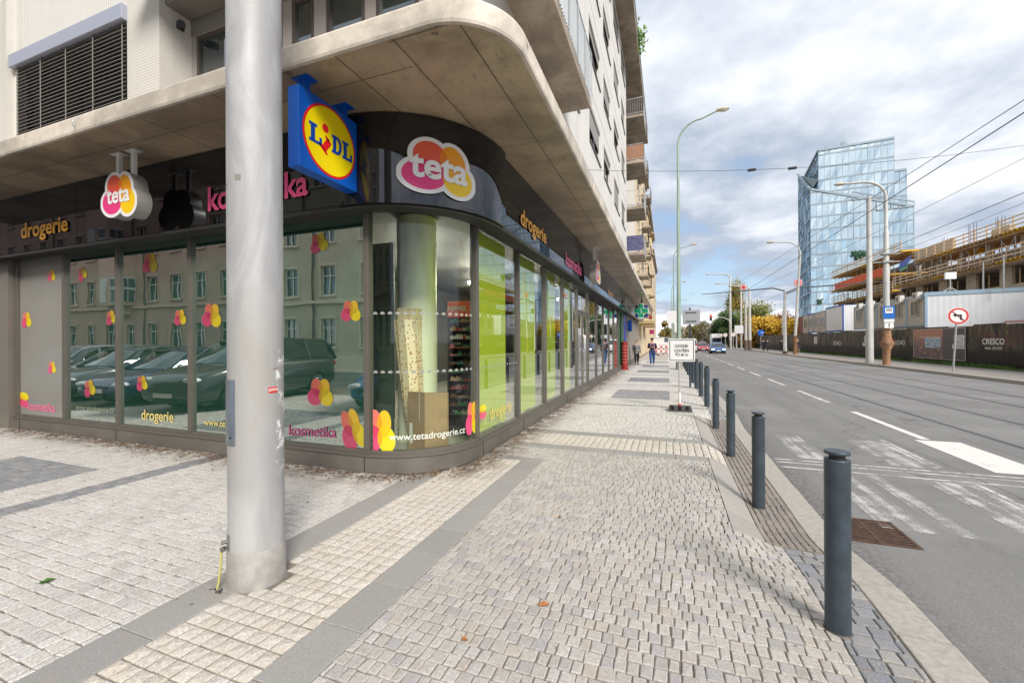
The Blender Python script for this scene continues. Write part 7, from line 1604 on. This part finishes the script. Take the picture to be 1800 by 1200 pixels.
# ================= people =================
def skin_mesh(name, nodes, edges, mat_, parent, sub=2, root=0):
    """continuous limb surface grown with the Skin modifier from joints (x,y,z,radius)"""
    me = bpy.data.meshes.new(name); me.from_pydata([n[:3] for n in nodes], edges, []); me.materials.append(mat_); o = bpy.data.objects.new(name, me); COL.objects.link(o)
    md = o.modifiers.new('skin', 'SKIN'); md.use_smooth_shade = True
    if not me.skin_vertices:
        bpy.context.view_layer.objects.active = o
    for i, n in enumerate(nodes):
        sv = me.skin_vertices[0].data[i]; r = n[3]; sv.radius = (r, r) if not isinstance(r, tuple) else r; sv.use_root = (i == root)
    if sub: s_ = o.modifiers.new('sub', 'SUBSURF'); s_.levels = sub; s_.render_levels = sub
    dg = bpy.context.evaluated_depsgraph_get(); dg.update(); m2 = bpy.data.meshes.new_from_object(o.evaluated_get(dg)); bpy.data.objects.remove(o); m2.name = name
    for p in m2.polygons: p.use_smooth = True
    ob = bpy.data.objects.new(name, m2); COL.objects.link(ob); ob.parent = parent; 
    if not m2.materials: m2.materials.append(mat_)
    return ob
SKIN = mat('skin', (.52, .30, .21), .55)
def person(x, y, H, rz, label, top, legs, hair, gnd=0, stride=.3, arms='walk', bag=None, shoes=(.03, .03, .03), hat=None, mask=None, longcoat=False, shorts=False, fem=False):
    o = thing('person', label, 'person', (x, y, gnd), rz); s = H/1.75; o['_o'] = (0, 0, 0)
    mt = mat('cloth_%d_%d_%d' % tuple(int(q*255) for q in top), top, .85, 0, .25, 14); ml = mat('cloth_%d_%d_%d' % tuple(int(q*255) for q in legs), legs, .85, 0, .2, 10)
    st = stride*s; N = []; E_ = []
    def nd(p, r): N.append((p[0]*s, p[1]*s, p[2]*s, r*s)); return len(N)-1
    def ch(a, b_): E_.append((a, b_)); return b_
    # body facing -y
    pel = nd((0, 0, .95), (.135, .10) if False else .125); sp1 = ch(pel, nd((0, -.01, 1.12), .125)); che = ch(sp1, nd((0, -.01, 1.30), .145)); up = ch(che, nd((0, .0, 1.42), .11)); nk = ch(up, nd((0, -.005, 1.50), .055)); hd = ch(nk, nd((0, -.015, 1.57), .060)); h2 = ch(hd, nd((0, -.01, 1.66), .082)); h3 = ch(h2, nd((0, .0, 1.71), .070))
    knees = []
    for sd, ph in ((-1, 1), (1, -1)):
        hp = ch(pel, nd((sd*.095, 0, .90), .095)); kn = ch(hp, nd((sd*.10, -ph*st*.45-.02, .50), .062)); an = ch(kn, nd((sd*.10, -ph*st*.85+(.03 if ph < 0 else 0), .10+(.03 if ph < 0 else 0)), .040)); ft = ch(an, nd((sd*.11, -ph*st*.85-.12, .045), .035)); knees.append((hp, kn, an, ft))
    hands = []
    for sd, ph in ((-1, -1), (1, 1)):
        sh = ch(up, nd((sd*.185, 0, 1.40), .068))
        if arms == 'walk': el = (sd*.24, .04-ph*.06, 1.12); wr = (sd*.25, -.05-ph*.14, .88)
        else: el = (sd*.25, .02, 1.14); wr = (sd*.08, -.22, 1.18)
        e_ = ch(sh, nd(el, .048)); w_ = ch(e_, nd(wr, .030)); d_ = (Vector(wr)-Vector(el)).normalized(); pm_ = ch(w_, nd(Vector(wr)+d_*.06, .030)); hands.append((wr, d_, pm_))
        side = Vector((0, 1, 0)) if arms == 'walk' else Vector((0, 0, 1)); inw = Vector((-sd, 0, 0)) if arms == 'walk' else Vector((0, 1, 0))
        for k in range(4):
            b0 = Vector(wr)+d_*.085+side*(-.027+.018*k); L = (.055, .07, .072, .06)[k]; f1 = ch(pm_, nd(b0, .011)); f2 = ch(f1, nd(b0+d_*L*.6+inw*.008, .010)); ch(f2, nd(b0+d_*L+inw*.028, .008))
        tb = Vector(wr)+d_*.035-side*.035; t1 = ch(pm_, nd(tb, .012)); ch(t1, nd(tb+d_*.045-side*.015+inw*.01, .010))
    body = skin_mesh('body', N, E_, SKIN, o, 2, 0)
    # face: nose, eyes, mouth, ears
    g = MB(); g.sphere((0, -.093*s, 1.635*s), 1, 8, 6, 0, (.012*s, .018*s, .020*s)); g.sphere((-.082*s, 0, 1.64*s), 1, 8, 6, 0, (.010*s, .018*s, .030*s)); g.sphere((.082*s, 0, 1.64*s), 1, 8, 6, 0, (.010*s, .018*s, .030*s)); g.build('nose_and_ears', SKIN, o)
    g = MB()
    for sd in (-1, 1): g.sphere((sd*.030*s, -.082*s, 1.665*s), .009*s, 8, 6)
    g.sphere((0, -.085*s, 1.595*s), 1, 8, 6, 0, (.022*s, .006*s, .006*s)); g.build('eyes_and_mouth', M_BLACK, o)
    # hair cap
    g = MB(); vs = []; nu, nv = 18, 8
    for j in range(nv+1):
        for i in range(nu):
            a = 2*PI*i/nu; t_ = j/nv*(PI*.62 if math.sin(a) > -.35 else PI*.36); rr = 1.06; vs.append((.086*s*rr*math.sin(t_)*math.cos(a), .094*s*rr*math.sin(t_)*math.sin(a)+.004*s, (1.685+.088*math.cos(t_)*rr)*s))
    g.add(vs, [(j*nu+i, (j+1)*nu+i, (j+1)*nu+(i+1) % nu, j*nu+(i+1) % nu) for j in range(nv) for i in range(nu)], 0, True); g.build('hair', mat('hair_%d' % int(hair[0]*999), hair, .8), o)
    if hat:
        g = MB(); g.tube([(0, 0, 1.71*s), (0, 0, 1.75*s), (0, 0, 1.80*s)], [.103*s, .10*s, .06*s], 18); g.tube([(0, -.02*s, 1.712*s), (0, -.02*s, 1.722*s)], .115*s, 18); g.build('cap', mat('cap_cloth', hat, .8), o)
    if mask: g = MB(); g.sphere((0, -.070*s, 1.605*s), 1, 12, 8, 0, (.055*s, .035*s, .038*s)); g.build('face_mask', M_WHITE, o)
    # clothing as slightly larger skins
    hp0, kn0, an0, ft0 = knees[0]; q = lambda i, gr: (N[i][0], N[i][1], N[i][2], N[i][3]+gr*s)
    T_ = [q(pel, .022 if not longcoat else .05), q(sp1, .028), q(che, .028), q(up, .022)]; TE = [(0, 1), (1, 2), (2, 3)]
    T_.append((0, 0, .86*s, (.135 if not longcoat else .15)*s)); TE.append((0, 4))
    idx = 5
    for sd in (0, 1):
        base = [i for i in range(len(N)) if abs(N[i][2]-1.40*s) < 1e-6 and (N[i][0] < 0) == (sd == 0)][0]; T_ += [q(base, .020), q(base+1, .020), (N[base+2][0], N[base+2][1], N[base+2][2]+.015*s, .042*s)]; TE += [(3, idx), (idx, idx+1), (idx+1, idx+2)]; idx += 3
    skin_mesh('jacket', T_, TE, mt, o, 2, 0)
    L_ = [q(pel, .012)]; LE = []; idx = 1
    for (hp, kn, an, ft) in knees:
        low = (N[an][0], N[an][1], N[an][2]-.02*s, .052*s)
        L_ += [q(hp, .022), q(kn, .022)]+([] if shorts else [low]); LE += [(0, idx), (idx, idx+1)]+([] if shorts else [(idx+1, idx+2)]); idx += 2 if shorts else 3
    skin_mesh('trousers', L_, LE, ml, o, 2, 0)
    for (hp, kn, an, ft) in knees:
        g = MB(); a = N[ft]; g.sphere((a[0], a[1]+.03*s, a[2]-.0), 1, 12, 8, 0, (.050*s, .13*s, .045*s)); g.build('shoe', mat('shoe_%d' % int(shoes[0]*99), shoes, .6), o)
    if bag == 'back': g = MB(); g.sphere((-.18*s, .12*s, 1.22*s), 1, 14, 10, 0, (.12*s, .13*s, .22*s)); g.build('shoulder_bag', M_BLACK, o)
    if bag == 'straps':
        g = MB()
        for sd in (-1, 1): g.tube([(sd*.10*s, .05*s, 1.47*s), (sd*.10*s, -.13*s, 1.44*s), (sd*.11*s, -.185*s, 1.25*s), (sd*.12*s, -.15*s, 1.05*s)], .018*s, 6)
        g.build('rucksack_straps', mat('strap_pink', (.55, .25, .25), .8), o)
    if arms == 'hold': g = MB(); g.cbox((0, -.275*s, 1.20*s), (.075*s, .012*s, .15*s)); g.build('phone', M_BLACK, o)
    del o['_o']; return o
person(-2.0, 29.4, 1.62, .25, 'woman in a grey jacket and black trousers standing by the blue entrance', (.22, .22, .24), (.02, .02, .022), (.30, .10, .04), stride=.06, bag='back', mask=True, fem=True)
person(-.98, 28.6, 1.74, .1, 'man in dark cap, navy jacket and blue trousers walking towards us on the footway', (.025, .035, .085), (.02, .09, .25), (.03, .02, .015), stride=.30, arms='hold', bag='straps', hat=(.03, .03, .035), shoes=(.5, .5, .5))
x, y = cam_at(1402, 52.5); person(x, y, 1.75, PI+.6, 'jogger in a black jacket and shorts on the far pavement by the hoarding', (.02, .025, .04), (.06, .05, .05), (.35, .28, .2), stride=.42, shorts=True, shoes=(.5, .55, .1))
x, y = cam_at(1341.5, 62); person(x, y, 1.72, PI, 'left of two dark clothed people walking away on the far pavement', (.02, .03, .06), (.02, .02, .025), (.05, .03, .02), stride=.3)
x, y = cam_at(1349, 61.5); person(x, y, 1.70, PI, 'right of two dark clothed people walking away on the far pavement', (.03, .025, .03), (.02, .02, .022), (.05, .03, .02), stride=.34)
x, y = cam_at(1374, 60); person(x, y, 1.7, PI+.2, 'person in dark clothes half hidden behind the tram wire mast', (.015, .015, .02), (.02, .02, .02), (.05, .03, .02), stride=.1)

# ================= cars =================
M_TYRE = mat('tyre_rubber', (.02, .02, .02), .85); M_RIM = mat('alloy_rim', (.48, .49, .50), .3, .8); M_CGL = glass_mat('car_glass', back=(.012, .016, .018), base=.08, gain=1.3, ior=1.5); M_LENS = mat('headlight_lens', (.70, .72, .75), .1, .3); M_TAIL = mat('tail_lens', (.40, .01, .01), .2)
def carpaint(n, c): return mat('paint_'+n, c, .32, .25, coat=1.0)
def make_car(label, paint, L=4.3, Wd=1.78, Hh=1.48, kind='hatch', group='parked cars', dl=False):
    """front toward +x (local). kind: hatch / sedan / estate / van"""
    o = thing('car' if kind != 'van' else 'van', label, 'car' if kind != 'van' else 'van', (0, 0, 0), 0, group); del o['_o']
    h = Hh; xf, xr = L/2, -L/2; wb = L*.30; zb = .20; belt = h*.62
    if kind == 'hatch': top = [(xr+.02, .75, .92), (xr+.06, .95, .98), (xr+.45, h*.985, .0), (-.1*L, h, 0), (.02*L, h*.98, 0), (.19*L, belt+.03, 0)]
    # lower body stations x, ztop, half width
    W2 = Wd/2
    hood = belt-.06 if kind != 'van' else belt
    st = [(xr, .42, .68, .74), (xr+.05, .28, belt-.08, .90), (xr+.30, .20, belt, .97), (-wb-.45, .20, belt+.01, .99), (-wb, .20, belt+.02, 1.0), (0, .20, belt, 1.0), (wb*.55, .20, belt-.01, 1.0), (wb, .20, hood+.0, .99), (wb+.30, .20, hood-.06, .97), (xf-.30, .20, hood-.15, .93), (xf-.08, .25, hood-.26, .82), (xf, .34, hood-.38, .68)]
    if kind == 'sedan': st[1] = (xr+.05, .30, belt-.02, .90); st[0] = (xr, .42, belt-.12, .80)
    def ring(x, z0_, z1_, w_):
        w_ *= W2; zm = (z0_+z1_)/2; return [(x, s_*a*w_, z) for s_ in (1,) for a, z in ((.0, z0_), (.80, z0_), (.95, z0_+.07), (1.0, zm-.08), (1.0, zm+.06), (.965, z1_-.07), (.90, z1_), (.55, z1_+.025), (0, z1_+.035))]
    vs = []; 
    for (x, z0_, z1_, w_) in st:
        rg = ring(x, z0_, z1_, w_); vs += rg+[(p[0], -p[1], p[2]) for p in rg[1:-1]][::-1]
    nR = 16; fs = []
    for i in range(len(st)-1):
        for k in range(nR): fs.append((i*nR+k, i*nR+(k+1) % nR, (i+1)*nR+(k+1) % nR, (i+1)*nR+k))
    fs.append(tuple(range(nR))[::-1]); fs.append(tuple((len(st)-1)*nR+k for k in range(nR)))
    me = bpy.data.meshes.new('body'); me.from_pydata(vs, [], fs); me.materials.append(paint); ob = bpy.data.objects.new('body', me); COL.objects.link(ob)
    bmn = bmesh.new(); bmn.from_mesh(me); bmesh.ops.recalc_face_normals(bmn, faces=bmn.faces); bmn.to_mesh(me); bmn.free()
    sb = ob.modifiers.new('s', 'SUBSURF'); sb.levels = 2; sb.render_levels = 2
    wr = .315 if kind != 'van' else .34; cut = MB()
    for xx in (-wb, wb): cut.tube([(xx, -W2-.2, wr+.0), (xx, W2+.2, wr)], wr+.055, 32)
    co = cut.build('cut', M_BLACK); bo = ob.modifiers.new('b', 'BOOLEAN'); bo.object = co; bo.operation = 'DIFFERENCE'; bo.solver = 'EXACT'
    dg = bpy.context.evaluated_depsgraph_get(); dg.update(); m2 = bpy.data.meshes.new_from_object(ob.evaluated_get(dg)); bpy.data.objects.remove(ob); bpy.data.objects.remove(co)
    for p in m2.polygons: p.use_smooth = True
    for k in range(len(m2.materials)): m2.materials[k] = paint
    if not m2.materials: m2.materials.append(paint)
    try: m2.set_sharp_from_angle(angle=R(35))
    except Exception: pass
    bod = bpy.data.objects.new('body', m2); COL.objects.link(bod); bod.parent = o
    # greenhouse
    if kind == 'hatch': P = [(xr+.10, belt-.02, .86), (xr+.32, h*.90, .70), (xr+.60, h*.975, .68), (-.08*L, h, .70), (.06*L, h*.965, .70), (.10*L, h*.935, .71), (.245*L, belt-.01, .88)]
    elif kind == 'estate': P = [(xr+.06, belt-.02, .88), (xr+.22, h*.92, .74), (xr+.42, h*.975, .72), (-.05*L, h, .71), (.05*L, h*.975, .71), (.10*L, h*.93, .72), (.24*L, belt-.01, .88)]
    elif kind == 'sedan': P = [(xr+.85, belt-.0, .84), (xr+1.2, h*.88, .70), (xr+1.45, h*.96, .66), (-.06*L, h, .68), (.05*L, h*.97, .68), (.09*L, h*.93, .70), (.22*L, belt-.01, .86)]
    else: P = [(xr+.03, belt, .93), (xr+.06, h*.9, .88), (xr+.3, h*.985, .82), (0, h, .82), (.22*L, h*.98, .82), (.30*L, h*.93, .82), (.42*L, belt, .88)]
    def gring(x, zt, w_): w_ *= W2; zb_ = belt-.05; wb_ = .90*W2; f_ = max(0, (zt-zb_)/(h-zb_)); we = wb_+(w_-wb_)*f_; return [(x, wb_, zb_), (x, we, zt-.06*f_), (x, we-.07, zt), (x, 0, zt+.015), (x, -we+.07, zt), (x, -we, zt-.06*f_), (x, -wb_, zb_)]
    vs = []; 
    for p in P: vs += gring(*p)
    fs = [(i*7+k, (i+1)*7+k, (i+1)*7+k+1, i*7+k+1) for i in range(len(P)-1) for k in range(6)]
    gh = MB(); gh.add(vs, fs, 0, True); gl = gh.build('window_glass', M_CGL, o)
    # roof skin + pillars (slightly proud)
    rf = MB(); up = .008
    for i in range(1, 5):
        a, b_ = gring(*P[i]), gring(*P[i+1] if i+1 < 5 else P[5]); 
        for k in (1, 2, 3, 4): rf.add([(a[k][0], a[k][1]*1.008, a[k][2]+up), (b_[k][0], b_[k][1]*1.008, b_[k][2]+up), (b_[k+1][0], b_[k+1][1]*1.008, b_[k+1][2]+up), (a[k+1][0], a[k+1][1]*1.008, a[k+1][2]+up)], [(0, 1, 2, 3)], 0, True)
    def side(xq, s_):   # point on the side glass at x: bottom and top
        for i in range(len(P)-1):
            if P[i][0] <= xq <= P[i+1][0]:
                f_ = (xq-P[i][0])/(P[i+1][0]-P[i][0]); zt = P[i][1]+(P[i+1][1]-P[i][1])*f_; w_ = P[i][2]+(P[i+1][2]-P[i][2])*f_; rg = gring(xq, zt, w_); return rg[0], rg[1]
    for s_ in (1, -1):
        for xq, wd in ((-.02*L, .09), (xr+L*.24 if kind != 'sedan' else xr+L*.34, .10)):
            b_, t_ = side(xq, 1); y_ = lambda q_: s_*(q_[1]+.008); b2, t2 = side(xq+wd, 1); rf.add([(b_[0], y_(b_), b_[2]), (b2[0], y_(b2), b2[2]), (t2[0], y_(t2), t2[2]), (t_[0], y_(t_), t_[2])], [(0, 1, 2, 3)])
        if kind == 'van':
            b_, t_ = side(xr+.1, 1); b2, t2 = side(.05*L, 1); rf.add([(b_[0], s_*(b_[1]+.01), b_[2]), (b2[0], s_*(b2[1]+.01), b2[2]), (t2[0], s_*(t2[1]+.01), t2[2]), (t_[0], s_*(t_[1]+.01), t_[2])], [(0, 1, 2, 3)])
        # A pillar and C pillar edges
        a, b_ = gring(*P[5]), gring(*P[6]); rf.bar((a[1][0], s_*(a[1][1]), a[1][2]), (b_[1][0]-.02, s_*(b_[1][1]-.01), b_[1][2]+.02), .06, .05)
        a, b_ = gring(*P[1]), gring(*P[0]); rf.bar((a[1][0], s_*a[1][1], a[1][2]), (b_[1][0], s_*b_[1][1], b_[1][2]), .09, .07)
    rf.build('roof', paint, o)
    for xx in (-wb, wb):
        for s_ in (1, -1):
            g = MB(); yy0, yy1 = s_*(W2-.21), s_*(W2-.005); rs_ = [(yy0, wr*.98), (yy1-s_*.03, wr), (yy1, wr*.94), (yy1, wr*.66)]
            g.tube([(xx, a, wr) for a, _ in rs_], [b_ for _, b_ in rs_], 28, 0, True); wh = g.build('wheel', M_TYRE, o)
            g = MB()
            for k in range(10):
                a = 2*PI*k/10; g.bar((xx+.04*math.cos(a), yy1+s_*.006, wr+.04*math.sin(a)), (xx+wr*.63*math.cos(a), yy1+s_*.006, wr+wr*.63*math.sin(a)), .028, .02, up=(0, 1, 0))
            g.tube([(xx+wr*.64*math.cos(2*PI*k/24), yy1+s_*.004, wr+wr*.64*math.sin(2*PI*k/24)) for k in range(25)], .014, 6); g.tube([(xx, yy1, wr), (xx, yy1+s_*.016, wr)], .055, 12); g.build('rim', M_RIM, wh)
    for s_ in (1, -1):
        g = MB(); xh, zh = xf-.17, hood-.27
        g.sphere((xh, s_*W2*.68, zh), 1, 14, 8, 0, (.17, .20, .075)); g.build('headlight', M_LENS if not dl else mat('headlight_lit', (.8, .82, .85), .1, emit=((.9, .95, 1), 2.0)), o)
        g = MB(); g.sphere((xr+.07, s_*W2*.76, belt-.16), 1, 10, 8, 0, (.07, .15, .10)); g.build('tail_light', M_TAIL, o)
        g = MB(); g.sphere((.20*L, s_*(W2+.06), belt+.05), 1, 10, 8, 0, (.07, .10, .065)); g.build('mirror', paint, o)
    g = MB(); g.box(xf-.075, xf-.012, -.42, .42, .40, .52); g.box(xf-.06, xf+.012, -.30, .30, .235, .33); g.build('grille', M_BLACK, o)
    g = MB(); g.box(xf-.02, xf+.022, -.26, .26, .365, .465); g.build('number_plate', M_WHITE, o)
    g = MB(); g.box(-L/2+.35, L/2-.35, -W2*.8, W2*.8, .16, .30); g.build('underbody', M_BLACK, o)
    return o
def place(c, x, y, rz, z=RZ): c.location = (x, y, z); c.rotation_euler = (0, 0, rz); return c
def heading(dx, dy): return math.atan2(dy, dx)
ON = 'cars on the road'
x, y = cam_at(1260, 56.5); place(make_car('bright blue hatchback driving towards us in the nearer lane', carpaint('blue', (.01, .09, .32)), 4.25, 1.8, 1.46, 'hatch', ON, True), x, y, -PI/2)
x, y = cam_at(1235, 69); place(make_car('red hatchback behind the blue car, half cut by the white sign', carpaint('red', (.45, .02, .04)), 4.1, 1.75, 1.45, 'hatch', ON), x, y, -PI/2)
x, y = cam_at(1223.5, 62); place(make_car('white van standing at the kerb just right of the square white sign', carpaint('white', (.70, .70, .69)), 4.9, 1.9, 2.05, 'van', ON), x-.9, y, PI/2)
x, y = cam_at(1235, 130); place(make_car('tiny dark car far away in the middle of the road', carpaint('black', (.012, .013, .016)), 4.5, 1.8, 1.5, 'estate', ON), x, y, -PI/2)
x, y = cam_at(1260.5, 108); lo = thing('white_box_lorry', 'white box lorry far down the road behind the blue car', 'lorry', (x, y, RZ)); g = MB(); g.box(x-1.2, x+1.2, y+1.0, y+6, .9, 3.3); g.build('box_body', M_WHITE, lo, bevel=.05); g = MB(); g.box(x-1.05, x+1.05, y-.6, y+.95, .45, 2.3); g.build('cab', M_DARKSTEEL, lo, bevel=.12); g = MB(); g.box(x-.9, x+.9, y-.63, y-.60, 1.4, 2.05); g.build('windscreen', M_CGL, lo)
for sx_ in (-1, 1):
    for yy in (y+.2, y+4.6): g = MB(); g.tube([(x+sx_*.75, yy, .3), (x+sx_*1.05, yy, .3)], .45, 16); g.build('wheel', M_TYRE, lo)
x, y = cam_at(1165, 75); place(make_car('white van parked at the end of the left footway behind the barriers', carpaint('white', (.70, .70, .69)), 5.2, 2.0, 2.2, 'van', ON), x, y, 0.0, 0)
x, y = -17, 0
# parked row reflected in the shop glass (side street left of the camera)
PG = 'cars parked in the side street'; A_ = R(84)
place(make_car('silver estate car parked in the side street, leftmost of the reflected row', carpaint('silver', (.42, .43, .45)), 4.6, 1.8, 1.55, 'estate', PG), -19.0, 0.0, A_, 0)
place(make_car('dark grey estate parked in the side street beside the silver car', carpaint('dark_grey', (.10, .11, .12)), 4.5, 1.82, 1.50, 'estate', PG), -16.3, -0.1, A_, 0)
place(make_car('dark navy saloon parked third in the reflected row', carpaint('navy', (.015, .03, .10)), 4.6, 1.82, 1.45, 'hatch', PG), -13.7, 0.0, A_, 0)
place(make_car('black van with big headlights parked fourth in the reflected row', carpaint('charcoal', (.03, .032, .036)), 4.9, 1.92, 1.75, 'estate', PG), -11.0, -0.1, A_, 0)
place(make_car('bright blue small car parked nearest the corner', carpaint('mid_blue', (.01, .12, .33)), 3.9, 1.7, 1.48, 'hatch', PG), -6.4, -1.2, R(84), 0)
place(make_car('old orange brown saloon parked across the side street', carpaint('orange_brown', (.34, .13, .06)), 4.3, 1.68, 1.40, 'sedan', PG), -8.4, -5.2, R(180), RZ)

# roadwork barriers
def barrier(x, y, rz, label):
    o = thing('roadwork_barrier', label, 'barrier', (x, y, 0), rz, 'red and white roadwork barriers'); o['_o'] = (0, 0, 0)
    g = MB()
    for z0_, z1_ in ((.85, 1.08), (.35, .58)):
        for k in range(8): g.box(-1.0+.25*k, -.75+.25*k, -.03, .03, z0_, z1_, k % 2)
    g.build('striped_board', [mat('barrier_red', (.50, .16, .13), .6), M_WHITE], o)
    g = MB()
    for s_ in (-1, 1): g.box(s_*.9-.03, s_*.9+.03, -.028, .028, .58, .85); g.box(s_*.9-.03, s_*.9+.03, -.028, .028, .1, .35); g.box(s_*.9-.06, s_*.9+.06, -.35, .35, 0, .1)
    g.build('feet', M_BLACK, o); del o['_o']; return o
for i, (px, d, rz) in enumerate(((1160, 44, .1), (1172, 45, -.15), (1166, 50, .3), (1180, 50, 0), (1157, 54, .5))):
    x, y = cam_at(px, d); barrier(x, y, rz, ['red and white barrier leftmost across the footway end', 'red and white barrier second across the footway end', 'red and white barrier behind the first two', 'red and white barrier hidden by the green lamp foot', 'red and white barrier turned sideways by the house wall'][i])
